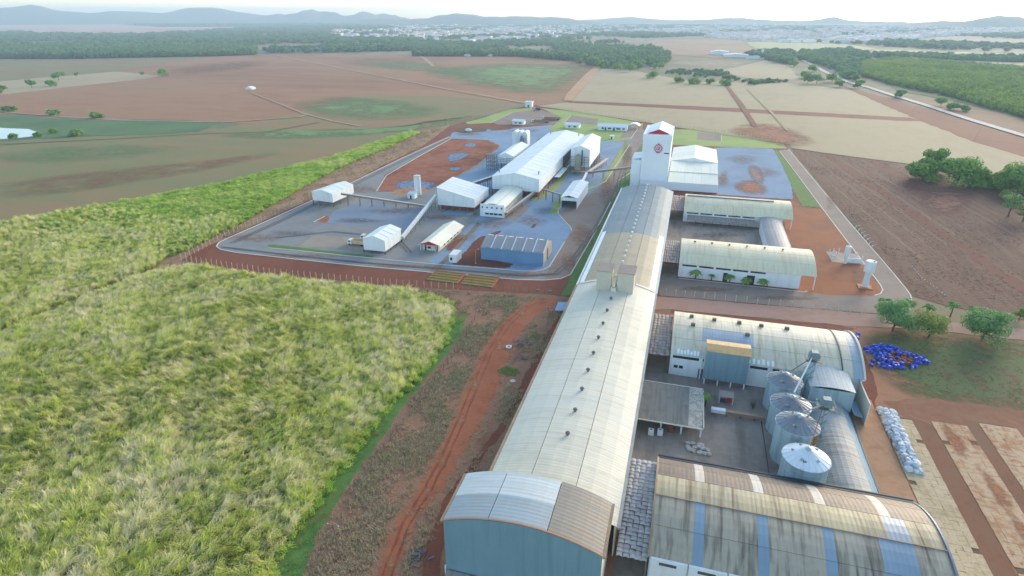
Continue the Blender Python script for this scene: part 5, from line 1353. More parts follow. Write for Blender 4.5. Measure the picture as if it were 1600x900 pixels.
for k in range(8):
    a0, a1 = 5.35 + k * .12, 5.35 + (k + 1) * .12
    b.quad((33.5 + 4.83 * math.cos(a0), 133 + 4.83 * math.sin(a0), 7.2), (33.5 + 4.83 * math.cos(a1), 133 + 4.83 * math.sin(a1), 7.2), (33.5 + 4.83 * math.cos(a1), 133 + 4.83 * math.sin(a1), 10.0), (33.5 + 4.83 * math.cos(a0), 133 + 4.83 * math.sin(a0), 10.0))
b.build('rust_patch', mat('rust_stain', [(146, 104, 50), (126, 90, 52)], ((.6, 1), (3, .6)), rough=.8), s3)

def elevator(label, x, y, h, chutes, plat=False):
    t = thing('grain_elevator', label, 'grain elevator', (x, y, 0))
    b = MB(); b.box(x - .8, x - .15, y - .4, y + .4, 0, h); b.box(x + .15, x + .8, y - .4, y + .4, 0, h); b.build('leg_casing', W_steel, t)
    b = MB(); prof = [(-1.3, 0), (1.3, 0), (1.3, 1.4), (.9, 2.2), (-.9, 2.2), (-1.3, 1.4)]
    b.add([(x + u, y - .9, h + z) for u, z in prof] + [(x + u, y + .9, h + z) for u, z in prof], [tuple(range(6)), tuple(range(11, 5, -1))] + [((i + 1) % 6, i, 6 + i, 6 + (i + 1) % 6) for i in range(6)])
    b.build('head', mat('dark_steel', [(104, 126, 136), (116, 138, 146)], ((.5, 1),), rough=.5), t)
    b = MB(); b.box(x - 2, x + 2, y - 1.4, y + 1.4, h - .5, h - .35)
    b.build('platform', W_iron, t)
    b = MB()
    for sx in (-2, 2):
        for sy in (-1.4, 1.4): b.bar((x + sx, y + sy, h - .4), (x + sx, y + sy, h + .8), .08)
    for sy in (-1.4, 1.4): b.bar((x - 2, y + sy, h + .75), (x + 2, y + sy, h + .75), .07)
    for sx in (-2, 2): b.bar((x + sx, y - 1.4, h + .75), (x + sx, y + 1.4, h + .75), .07)
    b.build('railing', W_gutter, t)
    for (ex, ey, ez, m, rr) in chutes:
        b = MB(); b.tube([(x - .6, y - .6, h + .6), (ex, ey, ez)], rr, 8); b.build('chute', m, t)
    b = MB()
    for k in range(int(h / 2.2)):
        b.bar((x - .8, y - .45, k * 2.2), (x + .8, y - .45, k * 2.2 + 2.0), .1)
    b.build('lattice', W_iron, t)
    return t
elevator('tall grain elevator by the grey hall with a white chute', 40.4, 160.2, 14.2, [(34.2, 146.0, 11.2, W_white, .2), (34.6, 156.6, 11.2, W_iron, .12)])
elevator('shorter grain elevator with railed platform between silos and tunnel hall', 40.3, 139.6, 12.6, [(34.4, 143.0, 11.4, W_gutter, .16), (34.4, 134.6, 13.0, W_gutter, .16), (34.4, 122.4, 12.4, W_rust, .1)])

# ================================================================== the yard between the warehouses
bx = thing('raised_bin_house', 'teal clad box on legs with ochre roof in front of the stained warehouse', 'bin house', (18.6, 161.5, 0))
wall(bx, 12.8, 24.5, 161.5, 167.5, 2.0, 11.5, W_teal, 'cladding')
for i in range(4):
    x0 = 12.5 + i * 3.1
    b = MB(); b.slab([(x0, 161.1, 11.6), (x0 + 3.06, 161.1, 11.6), (x0 + 3.06, 164.4, 12.4), (x0, 164.4, 12.4)], .1); b.slab([(x0, 164.42, 12.4), (x0 + 3.06, 164.42, 12.4), (x0 + 3.06, 167.8, 11.9), (x0, 167.8, 11.9)], .1); b.build('roof_sheet', W_yellow, bx)
for x in (12.9, 16.7, 20.4, 24.1):
    b = MB(); b.box(x, x + .35, 161.6, 161.95, 0, 2.0); b.build('leg', W_white, bx)
b = MB(); b.box(13.2, 24.0, 163, 163.3, 0, 1.9); b.build('base_wall', mat('mud_wall', [(130, 112, 98)], rough=.9), bx)

js = thing('open_shed', 'flat grey fibre-cement roof on white posts in the yard, stained pale at one edge', 'shed', (4, 134.6, 0))
R_js = mat('mossy_fibre', [(112, 112, 106), (128, 126, 118), (118, 120, 116)], ((.3, 1), (2, .6)), rough=.85, rib=(0, .5, .01), streak=((1.4, .12, 1), (96, 94, 86), .6))
R_jsp = mat('pale_stained_fibre', [(150, 146, 134), (196, 192, 176), (126, 124, 116), (178, 174, 160)], ((.5, 1), (2.4, .8)), rough=.85, contrast=1.4)
for i in range(9):
    for j in range(3):
        x0, y0 = -4.1 + i * 1.84, 134.4 + j * 5.9
        z0, z1 = 3.5 + j * .22, 3.74 + j * .22
        b = MB(); b.slab([(x0, y0, z0), (x0 + 1.81, y0, z0), (x0 + 1.81, y0 + 5.95, z1), (x0, y0 + 5.95, z1)], .08); b.build('roof_sheet', R_jsp if i >= 7 else R_js, js)
b = MB(); b.box(-4.1, 12.5, 134.2, 134.38, 3.3, 3.62); b.build('fascia', W_cream, js)
b = MB(); b.box(-4.1, 12.5, 152.1, 152.3, 3.9, 4.3); b.build('fascia', W_cream, js)
b = MB(); b.box(12.5, 12.68, 134.4, 152, 3.4, 3.9); b.build('fascia', W_cream, js)
for x in (2.0, 7.2, 12.1):
    for y in (135.4, 143, 151.4):
        b = MB(); b.box(x - .2, x + .2, y - .2, y + .2, 0, 3.45); b.build('post', W_white, js)

kk = thing('kiosk', 'small open kiosk with pale roof and a red back panel beside the teal box', 'kiosk', (18.8, 152.5, 0))
b = MB(); b.slab([(17.0, 152.4, 2.6), (21.0, 152.4, 2.6), (21.0, 155.2, 2.9), (17.0, 155.2, 2.9)], .15); b.build('roof', mat('kiosk_roof', [(150, 142, 134)], rough=.8), kk)
for x in (17.2, 20.8):
    for y in (152.6, 155): b = MB(); b.box(x - .1, x + .1, y - .1, y + .1, 0, 2.5); b.build('post', W_cream, kk)
b = MB(); b.box(19.2, 20.6, 153.6, 153.75, .05, 2.3); b.build('panel', W_red, kk)
b = MB(); b.box(17.4, 19.0, 153.2, 154, .02, 1.0); b.build('counter', mat('violet_grey', [(86, 70, 90)], rough=.8), kk)

cvb = thing('pipe_gallery', 'low covered gallery, white then brown, running to the silos across the yard', 'gallery', (22, 146.8, 0))
b = MB(); b.box(14.9, 18.6, 146.3, 147.7, .9, 1.9); b.build('white_section', W_white, cvb)
for i in range(4):
    b = MB(); x0 = 18.65 + i * 2.55; b.box(x0, x0 + 2.5, 146.4, 147.6, .9, 1.75); b.build('cover_section', W_convb, cvb)
for x in (15.5, 19, 22.5, 26): b = MB(); b.box(x, x + .25, 146.6, 147.4, 0, .9); b.build('trestle', W_iron, cvb)

for nm, x, y, lb in (('bulk_container', -.3, 134.0, 'white plastic cube container under the shed edge, nearer the long warehouse'), ('bulk_container', 2.0, 134.5, 'white plastic cube container under the shed edge, beside the first white post')):
    t = thing(nm, lb, 'container', (x, y, 0))
    b = MB(); b.box(x - .7, x + .7, y - 1.6, y - .3, .2, 1.7); b.build('tank_body', W_white, t)
    b = MB(); b.box(x - .75, x + .75, y - 1.65, y - .25, .02, .18); b.build('pallet', W_wood, t)
    b = MB(); b.cone(x, y - .95, [(.25, 1.72), (.25, 1.85)], 10); b.build('lid', W_iron, t)
t = thing('wall_cabinet', 'rust-red cabinet standing under the flat grey shed', 'cabinet', (4.6, 135.6, 0))
b = MB(); b.box(4.0, 5.2, 135.2, 136.0, .05, 2.2); b.build('body', W_redbrick, t); b = MB(); b.box(4.1, 5.1, 135.14, 135.19, .2, 2.1); b.build('door', W_rust, t)
dl = MB(); dl.box(27.9, 28.2, 116.6, 147, .02, .12); o = dl.build('drain_channel', W_gutterd); o['kind'] = 'structure'
dl = MB(); dl.box(28.2, 50, 128, 128.2, .02, .1); o = dl.build('drain_channel', W_gutterd); o['kind'] = 'structure'

# bags ---------------------------------------------------------------------------
def lump_mesh(name, sx, sy, sz, seed, m, rough_=.16, sub=2):
    bm = bmesh.new(); bmesh.ops.create_icosphere(bm, subdivisions=sub, radius=1.0)
    r = random.Random(seed)
    ph = [r.uniform(0, 6.28) for _ in range(6)]
    for v in bm.verts:
        p = v.co.copy()
        k = 1 + rough_ * (math.sin(5 * p.x + ph[0]) * math.sin(4 * p.y + ph[1]) + .6 * math.sin(7 * p.z + 3 * p.x + ph[2]) + .4 * math.sin(11 * p.y + ph[3]))
        sq = 1.0 / max(abs(p.x) ** 4 + abs(p.y) ** 4 + abs(p.z) ** 4, .25) ** .25
        p = p * k * (0.5 + .5 * sq)
        v.co = (p.x * sx, p.y * sy, max(p.z, -.72) * sz + .72 * sz)
    me = bpy.data.meshes.new(name); bm.to_mesh(me); bm.free(); me.materials.append(m)
    return me
M_bag = mat('white_bag', [(172, 184, 190), (196, 206, 212), (216, 222, 224), (150, 160, 168)], ((1.5, 1), (6, .6)), rough=.6, rnd=.2, bump=.15, bump_scale=6)
M_baggrey = mat('used_bag', [(150, 146, 138), (188, 186, 178), (112, 106, 98)], ((2, 1), (8, .6)), rough=.8, rnd=.2)
bag_me = [lump_mesh('white_bag', .78, .62, .5, 20 + i, M_bag) for i in range(4)]
ORD = 'first second third fourth fifth sixth seventh eighth ninth tenth eleventh twelfth thirteenth fourteenth fifteenth sixteenth seventeenth eighteenth nineteenth twentieth twenty-first twenty-second twenty-third twenty-fourth twenty-fifth twenty-sixth'.split()
rr = random.Random(3)
rows = 24
for lay in range(2):
    for i in range(rows - lay * 3):
        t_ = (i + lay * 1.5) / (rows - 1)
        y = 161.6 - t_ * 25.6
        wd = 4.4 - 1.0 * t_
        nx = 3 if lay == 0 else 2
        for j in range(nx):
            x = 59.6 + .3 * t_ + wd * (j + .5 + .5 * lay) / 3 + rr.uniform(-.3, .3)
            o = bpy.data.objects.new('white_bag', bag_me[rr.randrange(4)]); COL.objects.link(o)
            o.location = (x, y + rr.uniform(-.25, .25), lay * .72 + rr.uniform(-.04, .04) + .02)
            o.rotation_euler = (rr.uniform(-.35, .35), rr.uniform(-.35, .35), rr.uniform(0, 6.28))
            s_ = rr.uniform(.95, 1.3); o.scale = (s_, s_, s_ * rr.uniform(.85, 1.2))
            tag(o, 'white sack in the %s layer, %s row from the far end, %s from the lane' % (('lower', 'upper')[lay], ORD[i], ORD[j]), 'sack', 'white sacks heaped on the paved strip')
for i in range(14):
    o = bpy.data.objects.new('empty_sack', lump_mesh('empty_sack', .75, .6, .32, 60 + i, M_baggrey, .26) if i < 4 else bpy.data.objects['empty_sack'].data); COL.objects.link(o)
    if i >= 4: o.data = bpy.data.objects['empty_sack' + ('.00%d' % (i % 4) if i % 4 else '')].data
    o.location = (9.3 + (i % 5) * 1.2 + rr.uniform(-.4, .4), 129.2 + (i // 5) * 1.5 + rr.uniform(-.4, .4), .02); o.rotation_euler = (0, 0, rr.uniform(0, 6.28))
    tag(o, 'crumpled pale sack on the concrete before the flat grey shed', 'sack', 'crumpled sacks on the yard concrete')

# drums --------------------------------------------------------------------------
def drum_mesh(m, m2):
    b = MB(); r, h = .36, 1.05
    b.cone(0, 0, [(r, 0), (r * 1.05, .03), (r, .08), (r, h * .33), (r * 1.06, h * .35), (r, h * .38), (r, h * .65), (r * 1.06, h * .67), (r, h * .7), (r, h - .06), (r * 1.05, h - .02), (r * .95, h)], 12, 0)
    b.cone(0, 0, [(r * .97, h + .002), (r * .3, h + .003), (0.02, h + .004)], 12, 1)
    me = bpy.data.meshes.new('drum'); me.from_pydata([tuple(p) for p in b.v], [], b.f); me.materials.append(m); me.materials.append(m2)
    me.polygons.foreach_set('material_index', b.mi); return me
M_dblue = mat('blue_drum', [(18, 56, 170), (28, 74, 196), (48, 96, 210)], ((1, 1),), rough=.4, rnd=.3)
M_drust = mat('rust_drum', [(132, 70, 44), (154, 92, 58), (110, 62, 44)], ((2, 1), (8, .6)), rough=.8, rnd=.3)
M_dlid = mat('pale_drum_lid', [(70, 100, 205), (110, 136, 214)], ((2, 1),), rough=.5)
dm = drum_mesh(M_dblue, M_dlid); dr = drum_mesh(M_drust, M_drust)
ctr = Vector(at(1396, 560)); 
def place_drum(x, y, z, blue, label, group):
    o = bpy.data.objects.new('drum', dm if blue else dr); COL.objects.link(o)
    ly = rr.random() < .75
    o.rotation_euler = (math.pi / 2 if ly else rr.uniform(-.2, .2), 0, 0)
    yaw = rr.uniform(0, 6.28)
    o.rotation_euler = (math.pi / 2 + rr.uniform(-.15, .15), 0, yaw) if ly else (rr.uniform(-.15, .15), rr.uniform(-.15, .15), yaw)
    s_ = 1.15
    o.scale = (s_, s_, s_); o.location = (x, y, z + (.44 if ly else .02))
    tag(o, label, 'drum', group)
cnt = 0
while cnt < 215:
    a = rr.uniform(0, 6.28); q = math.sqrt(rr.random())
    u, v_ = q * math.cos(a), q * math.sin(a)
    wob = 1 + .18 * math.sin(3 * a + 1) + .1 * math.sin(5 * a); x, y = ctr.x + (u * 7.6 + v_ * 1.2) * wob, ctr.y + (v_ * 7.2 - u * 1.0) * wob
    blue = rr.random() > (.92 if math.hypot(u - .22, v_ + .05) < .4 else .5 if math.hypot(u - .22, v_ + .05) < .58 else .02)
    if v_ < -.5 and abs(u) > .75: continue
    lay = rr.choice([0, 0, 1]) if q < .85 else 0
    side = ('far side', 'pasture side', 'near side', 'warehouse side')[int(((a - math.pi / 4) % (2 * math.pi)) // (math.pi / 2)) if False else (0 if v_ > abs(u) else 1 if u > abs(v_) else 2 if v_ < -abs(u) else 3)]
    lb = ('blue' if blue else 'rusty brown') + ' drum ' + ('stacked on top ' if lay else 'on the ground ') + ('at the rim' if q > .75 else 'midway in' if q > .4 else 'at the core') + ' of the grass heap, ' + side
    place_drum(x, y, lay * .55, blue, lb, 'drums heaped on the grass')
    cnt += 1
for (a_, b_) in ((1326, 523), (1329, 526), (1331, 530), (1327, 529), (1333, 526), (1330, 522), (1324, 526)):
    x, y = at(a_, b_); place_drum(x + 1.5, y, 0, True, 'blue drum in the small cluster at the corner of the stained warehouse', 'drums at the warehouse corner')
for (a_, b_), lb in zip(((1337, 538), (1350, 545), (1357, 573), (1361, 566)), ('lone blue drum lying nearest the warehouse corner', 'lone blue drum between the corner cluster and the heap', 'stray blue drum at the near edge of the heap', 'stray blue drum just off the near side of the heap')):
    x, y = at(a_, b_); place_drum(x + 1, y, 0, True, lb, None)

# paved storage strips ------------------------------------------------------------
M_pave = mat('worn_paving', [(168, 146, 112), (186, 164, 128), (200, 180, 146), (150, 126, 96)], ((.15, 1), (1.2, .6), (5, .4)), rough=.9, rnd=.08, bump=.05, bump_scale=4)
M_pave2 = mat('orange_stained_paving', [(158, 108, 74), (176, 134, 98), (188, 156, 122), (196, 170, 138), (166, 112, 76)], ((.12, 1), (.8, .7), (5, .4)), rough=.9, rnd=.06, bump=.05, bump_scale=4, contrast=1.3)
def paving(x0, x1, y0, y1, tx, ty, m, ragged=.5):
    base = MB(); base.box(x0 + .1, x1 - .1, y0, y1, 0, .1); po = base.build('paved_strip', mat('joint_soil', [(106, 82, 60), (122, 96, 70)], ((.4, 1), (3, .5)))); po['kind'] = 'structure'
    b = MB(); v = [(0.01, 0.01), (tx - .02, .01), (tx - .02, ty - .02), (.01, ty - .02)]
    b.slab([(p[0], p[1], .2) for p in v], .16)
    me = None
    ny = int((y1 - y0) / ty); nx = int((x1 - x0) / tx)
    for i in range(ny):
        for j in range(nx):
            if (j in (0, nx - 1)) and rr.random() < .05: continue
            if rr.random() < .006: continue
            if me is None:
                o = b.build('slab', m, po); me = o.data; o.location = (0, 0, 0)
            else:
                o = bpy.data.objects.new('slab', me); COL.objects.link(o); o.parent = po
            o.location = (x0 + j * tx + rr.uniform(-.05, .05), y0 + i * ty + rr.uniform(-.05, .05), rr.uniform(-.03, .02))
            o.rotation_euler = (rr.uniform(-.008, .008), rr.uniform(-.008, .008), rr.uniform(-.02, .02))
paving(59.4, 67.4, 102, 159.6, 1.6, 1.45, M_pave)
paving(72.2, 80.7, 102, 160, 1.7, 1.7, M_pave2)
paving(84.2, 93.0, 128, 163, 1.75, 1.9, M_pave2)
for i, (x0, x1, y0, y1) in enumerate(((72.6, 77.8, 144, 161), (75.5, 80.4, 126, 142), (75.8, 81.0, 114, 127), (75, 80.5, 103, 113))):
    soft_sheet('soil_drift', [(x0 + 1, y0 - 2), (x1 - .5, y0 + 2), (x1, (y0 + y1) / 2), (x1 - 1.5, y1 - 2), (x0 + 2, y1 + 2), (x0 + .4, (y0 + y1) / 2 + 2)], mat('drift_soft', [(152, 94, 60), (170, 112, 76)], ((.2, 1), (2, .5)), fade=.5), world=True, z=.24 + i * .004, inner=(.6, .2), top=.85)

# small things along the dirt track -------------------------------------------------
t = thing('lean_to', 'small blue-roofed lean-to against the long warehouse by the dirt track', 'lean-to', (-36, 190, 0))
b = MB(); q = [at(867, 485, 3), at(888, 485, 3), at(890, 472, 3), at(872, 472, 3)]; b.slab([(p[0], p[1], 3.0) for p in q], .12); b.build('roof', mat('lean_to_blue', [(116, 150, 184)], rough=.5), t)
for p in (q[0], q[3]): b = MB(); b.box(p[0] + .2, p[0] + .4, p[1] - .1, p[1] + .1, 0, 2.85); b.build('post', W_wood, t)
x, y = at(795, 543); t = thing('tyre', 'white-painted tyre lying at the edge of the dirt track', 'tyre', (x, y, 0))
b = MB(); n = 14
b.tube([(x + .75 * math.cos(2 * math.pi * i / n), y + .75 * math.sin(2 * math.pi * i / n), .3) for i in range(n + 1)], .28, 8, cap=False); b.build('tyre_ring', W_white, t)
x, y = at(801, 596); t = thing('concrete_ring', 'pale round concrete lid lying in the scrub by the track', 'lid', (x, y, 0))
b = MB(); b.cone(x, y, [(.8, 0), (.85, .25), (.7, .32), (0.02, .34)], 16); b.build('lid_disc', M_paleconc, t)
M_scrap = mat('scrap_metal', [(84, 84, 90), (112, 104, 104), (70, 66, 70)], ((1, 1), (5, .6)), rough=.7, rnd=.3)
def scrap(px_, py_, n, label, spread=3.0):
    x, y = at(px_, py_); t = thing('scrap_heap', label, 'scrap heap', (x, y, 0))
    for i in range(n):
        a = rr.uniform(0, 6.28); q = rr.uniform(0, spread); l = rr.uniform(.6, 2.2); d = rr.uniform(0, 6.28); z = .1 + rr.uniform(0, .8) * (1 - q / spread / 1.2)
        b = MB(); cxx, cyy = x + q * math.cos(a) * 1.5, y + q * math.sin(a)
        b.bar((cxx, cyy, z), (cxx + l * math.cos(d), cyy + l * math.sin(d), max(.05, z + rr.uniform(-.3, .5))), rr.uniform(.1, .5), rr.uniform(.06, .2)); b.build('scrap_piece', M_scrap if rr.random() < .8 else W_wood, t)
scrap(815, 538, 34, 'grey scrap heap with white tyre beside it by the dirt track', 2.6)
scrap(815, 560, 14, 'small dark scrap heap below the larger one by the track', 1.2)
scrap(656, 868, 22, 'narrow scrap and timber heap near the teal end wall', 1.6)
scrap(1086, 572, 10, 'loose metal scrap against the front of the stained warehouse', 1.0)
M_plank = W_wood
for (a_, b_), lb in zip(((833, 532), (840, 453), (860, 455), (650, 882)), ('pale board lying on the scrub by the scrap heap', 'small pale crate by the far end of the track', 'pinkish crate at the track end near the lawn', 'split timber trough near the teal end wall')):
    x, y = at(a_, b_); t = thing('crate', lb, 'crate', (x, y, 0))
    for i in range(4):
        b = MB(); b.box(x - .9, x + .9, y - .6 + i * .3, y - .35 + i * .3, .12, .22); b.build('board', W_wood, t)
    b = MB(); b.box(x - .85, x - .7, y - .6, y + .6, 0, .12); b.box(x + .7, x + .85, y - .6, y + .6, 0, .12); b.build('batten', W_wood, t)

# utility poles
def utility_pole(x, y, h, label, arm=2.4, lean=(0, 0), m=None, group=None, stays=False):
    r = thing('utility_pole', label, 'utility pole', (x, y, 0), group)
    b = MB(); top = (x + lean[0], y + lean[1], h); b.tube([(x, y, 0), top], [.2, .13], 8); b.build('pole', m or W_wood, r)
    b = MB(); b.bar((top[0] - arm / 2, top[1], h - .4), (top[0] + arm / 2, top[1], h - .4), .14); b.build('crossarm', m or W_wood, r)
    for s in (-.9, 0, .9): b = MB(); b.cone(top[0] + s * arm / 2, top[1], [(.07, h - .33), (.1, h - .1), (.03, h)], 6); b.build('insulator', W_white, r)
    return r
x, y = at(532, 872); utility_pole(x, y, 9.0, 'wooden utility pole with crossarm at the edge of the green strip', 2.6, (-.5, 0), mat('pale_wood', [(120, 104, 90)], rough=.9))
x, y = at(856, 508); utility_pole(x, y, 7.5, 'thin pole with lamp among dry scrub by the dirt track', 1.2)
for (a_, b_), nm in zip(((1310, 131), (1360, 155), (1425, 180), (1522, 219)), ('nearest the roadside grove', 'beside the lone roadside tree', 'halfway along the red verge', 'farthest along the red verge from the grove')):
    x, y = at(a_, b_); utility_pole(x, y, 12.5, 'pale roadside pole on the red verge ' + nm, 2.0, (2.4, 0), W_post, 'roadside poles on the red verge')
x, y = at(979, 92); utility_pole(x, y, 24, 'tall pale mast near the far sheds', 1.0, (0, 0), W_gutter)
x, y = at(1190, 90); t = thing('water_tower', 'tall slim white water tower by the distant white factory', 'water tower', (x, y, 0))
b = MB(); b.cone(x, y, [(2.2, 0), (2.2, 14), (3.4, 14.2), (3.4, 20), (.02, 20.6)], 14); b.build('tower_body', W_white, t)

# water tank tower and the small enclosure behind it ---------------------------------
t = thing('water_tower', 'white mushroom water tower on a brick-red square base', 'water tower', (76, 252.8, 0))
b = MB(); b.cone(76, 252.8, [(1.15, .5), (1.1, 7.0)], 20); b.build('column', W_white, t)
b = MB(); b.cone(76, 252.8, [(1.1, 6.9), (1.95, 7.1), (1.95, 11.3), (1.8, 11.45), (.02, 11.6)], 24); b.build('tank', W_white, t)
b = MB(); b.box(73.4, 78.6, 250.6, 255.2, 0, .35); b.build('base_slab', mat('brick_base', [(186, 118, 78), (200, 134, 92)], ((.4, 1),)), t)
b = MB(); b.box(74.6, 77.4, 251.6, 254, .36, .55); b.build('plinth', M_paleconc, t)
b = MB(); b.box(76.6, 77.2, 252.0, 252.6, 11.6, 11.85); b.build('hatch', W_iron, t)
t = thing('standpipe_tank', 'narrow white tank on a thinner stem beside the small walled enclosure', 'water tower', (73.6, 278.8, 0))
b = MB(); b.cone(73.6, 278.8, [(.6, 0), (.6, 3.0)], 16); b.build('column', W_white, t)
b = MB(); b.cone(73.6, 278.8, [(.6, 2.9), (1.15, 3.2), (1.15, 8.2), (.02, 8.6)], 20); b.build('tank', W_white, t)
t = thing('enclosure', 'small fenced enclosure of white walls and pale hoops beside the narrow tank', 'enclosure', (76, 284, 0))
b = MB(); b.box(74.9, 80.5, 280.5, 280.8, 0, 2.2); b.build('front_wall', W_white, t)
b = MB(); b.box(68.4, 82, 279.4, 293, 0.02, .12); b.build('floor_slab', mat('enclosure_slab', [(158, 142, 126), (172, 156, 140)], ((.4, 1),)), t)
for (xx, yy) in ((68.6, 281), (68.8, 285), (69, 289), (71, 291), (73.5, 292), (78, 291), (80, 288), (81.5, 284)):
    b = MB(); b.box(xx - .12, xx + .12, yy - .12, yy + .12, .12, 2.6); b.build('post', W_white, t)
for (xx, yy) in ((70.3, 284), (70.8, 288), (78.3, 284.5), (79.4, 287)):
    b = MB(); b.tube([(xx + math.cos(a) * .9, yy + .1 * math.sin(a), .2 + 1.1 + math.sin(a) * 1.1) for a in [i * .52 for i in range(13)]], .13, 6); b.build('hoop', W_white, t)
t = thing('railing', 'broken white railing by the roadside ditch next to the ploughed field', 'railing', at(1345, 370) + (0,))
for i in range(7):
    x, y = at(1336 + i * 4.2, 357 + i * 5.2); b = MB(); b.bar((x, y, 0), (x + .5, y + .3, 1.7), .16); b.bar((x, y, 1.0), (x + 2.2, y + 1.2, 1.9), .12); b.build('rail_post', W_white, t)
sheet('ditch', [(1330, 347), (1336, 348), (1392, 415), (1388, 417)], M_pit, .2, 3, z=.2)

# raised beds by the perimeter fence
for (a0, a1, lb) in (((671, 434), (722, 443), 'timber framed planting bed by the perimeter fence, nearer the cane corner'), ((716, 430), (760, 447), 'timber framed planting bed by the perimeter fence, nearer the long warehouse')):
    pass
for x0, lb in ((-97.5, 'orange-edged grass bed inside the fence, on the office side'), (-82.5, 'orange-edged grass bed inside the fence, on the warehouse side')):
    t = thing('planting_bed', lb, 'planting bed', (x0 + 6, 215, 0))
    for k in range(4):
        y0 = 210.8 + k * 2.6
        b = MB(); b.box(x0, x0 + 13, y0, y0 + 2.1, .05, .3); b.build('turf', mat('olive_turf', [(112, 112, 54), (128, 124, 64)], ((.3, 1), (2, .5))), t)
        b = MB(); b.box(x0, x0 + 13.4, y0 + 2.12, y0 + 2.5, .05, .5); b.build('edge_board', mat('orange_edge', [(168, 92, 56), (184, 106, 66)], ((.5, 1),)), t)
    b = MB(); b.box(x0 + 13.05, x0 + 13.9, 210.6, 220.8, .05, .4); b.build('end_board', mat('orange_edge', []), t)
t = thing('soil_heap', 'small white tarpaulin heap in the brown soil pit', 'heap', at(732, 205) + (0,))
me = lump_mesh('heap', 3.2, 2.2, 1.6, 90, W_white); o = bpy.data.objects.new('tarpaulin', me); COL.objects.link(o); o.parent = t
x, y = at(388, 140); t = thing('tent_shed', 'lone white tent-like shed in the middle of the brown field', 'shed', (x, y, 0))
gable_hall(t, [(x - 6, y), (x + 6, y), (x + 6, y + 10), (x - 6, y + 10)], 0, 2.4, 4.4, R_white, W_white, bays=3, over=.3)

# fences ----------------------------------------------------------------------------
def fence(label, line, spacing, h, m, tilt=.35, world=False, wires=4, mx=295):
    pts = [Vector(p) for p in (line if world else [at(*p) for p in line])]
    t = thing('fence', label, 'fence', (pts[0].x, pts[0].y, 0))
    proto = None; n = 0; wb = MB()
    for i in range(len(pts) - 1):
        a, b_ = pts[i], pts[i + 1]; L = (b_ - a).length; k = max(1, round(L / spacing)); d = (b_ - a).normalized(); nrm = Vector((-d.y, d.x))
        for w_ in range(wires):
            z = h * (w_ + .6) / wires * .95
            wb.bar((a.x, a.y, z), (b_.x, b_.y, z), .03)
        for j in range(k):
            p = a.lerp(b_, j / k)
            if n >= mx: break
            if proto is None:
                bb = MB(); bb.hexa([(p.x - .11, p.y - .11), (p.x + .11, p.y - .11), (p.x + .11, p.y + .11), (p.x - .11, p.y + .11)], 0, h)
                if tilt: bb.bar((p.x, p.y, h - .05), (p.x + nrm.x * tilt, p.y + nrm.y * tilt, h + .45), .18)
                proto = bb.build('post', m, t); p0 = p
            else:
                o = proto.copy(); COL.objects.link(o); o.parent = t
                o.location = Vector(proto.location) + Vector((p.x - p0.x, p.y - p0.y, random.uniform(-.1, .05))); o.rotation_euler = (random.uniform(-.04, .04), random.uniform(-.04, .04), 0)
            n += 1
    wb.build('wire', W_wire, t)
    return t
M_postd = mat('weathered_post', [(126, 104, 84), (144, 120, 98)], ((.8, 1),), rough=.9)
fence('long post fence on the cane side of the white complex', [(284, 407), (352, 370), (420, 340), (488, 309), (542, 285), (600, 255), (660, 226), (702, 196), (742, 185), (822, 164.5)], 2.9, 2.5, W_post)
fence('post fence along the near red verge of the white complex', [(284, 408), (300, 410), (430, 430), (640, 449), (720, 452)], 2.8, 2.5, W_post)
fence('post fence closing the near side between planting beds and lawn', [(722, 452), (800, 454), (876, 462)], 3.4, 2.2, M_postd)
fence('pale post fence along the far lawn by the stubble field', [(840, 164.5), (930, 178), (1010, 191), (1120, 206), (1232, 225)], 3.7, 2.5, mat('yellowish_post', [(206, 184, 140), (216, 196, 152)], rough=.8))
fence('pale post fence between the worn asphalt and the dusty road', [(1026, 459), (1100, 466), (1200, 477), (1365, 492)], 4.0, 2.2, mat('pale_post', [(190, 180, 168), (204, 194, 180)], rough=.8))
fence('leaning old post fence through the scrub along the green strip', [(742, 500), (700, 568), (640, 650), (590, 715), (545, 790), (500, 880), (480, 920)], 3.6, 1.6, M_postd, tilt=.3)
fence('short white wire fence edging the orange yard', [(1238, 322), (1283, 326)], 4, 1.2, W_post, tilt=0)
fence('broken white stake row across the ploughed field', [(1425, 418), (1440, 435), (1463, 452), (1480, 466)], 2.2, .6, W_white, tilt=0, wires=0)

# ================================================================== vegetation
def blades(n, rad_, hmin, hmax, wd, lean, seed, segs=3, base=0.0, droop=.55, spread=3.14, grad=.1, var=.3):
    """tussock of long arching leaves: verts, faces, tone"""
    r = random.Random(seed); v, f, tn = [], [], []
    for _ in range(n):
        a = r.uniform(0, 6.28); q = rad_ * math.sqrt(r.random()); x, y = q * math.cos(a), q * math.sin(a)
        d = r.uniform(-spread, spread); L = r.uniform(hmin, hmax); out = r.uniform(.25, .8) * L
        dx, dy = math.cos(d) * out + lean * L * .5, math.sin(d) * out
        px_, py_ = -math.sin(d), math.cos(d)
        z0 = base * r.uniform(.2, 1.0); t0 = r.uniform(-var, var); o = len(v)
        for i in range(segs + 1):
            t = i / segs; w_ = wd * (1 - .8 * t) * .5
            cx, cy, cz = x + dx * t * (.35 + .65 * t), y + dy * t * (.35 + .65 * t), z0 + L * (1.25 * t - droop * t * t)
            v += [(cx - px_ * w_, cy - py_ * w_, cz), (cx + px_ * w_, cy + py_ * w_, cz + w_ * .5)]
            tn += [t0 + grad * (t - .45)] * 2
        for i in range(segs): f.append((o + 2 * i, o + 2 * i + 1, o + 2 * i + 3, o + 2 * i + 2))
    return v, f, tn

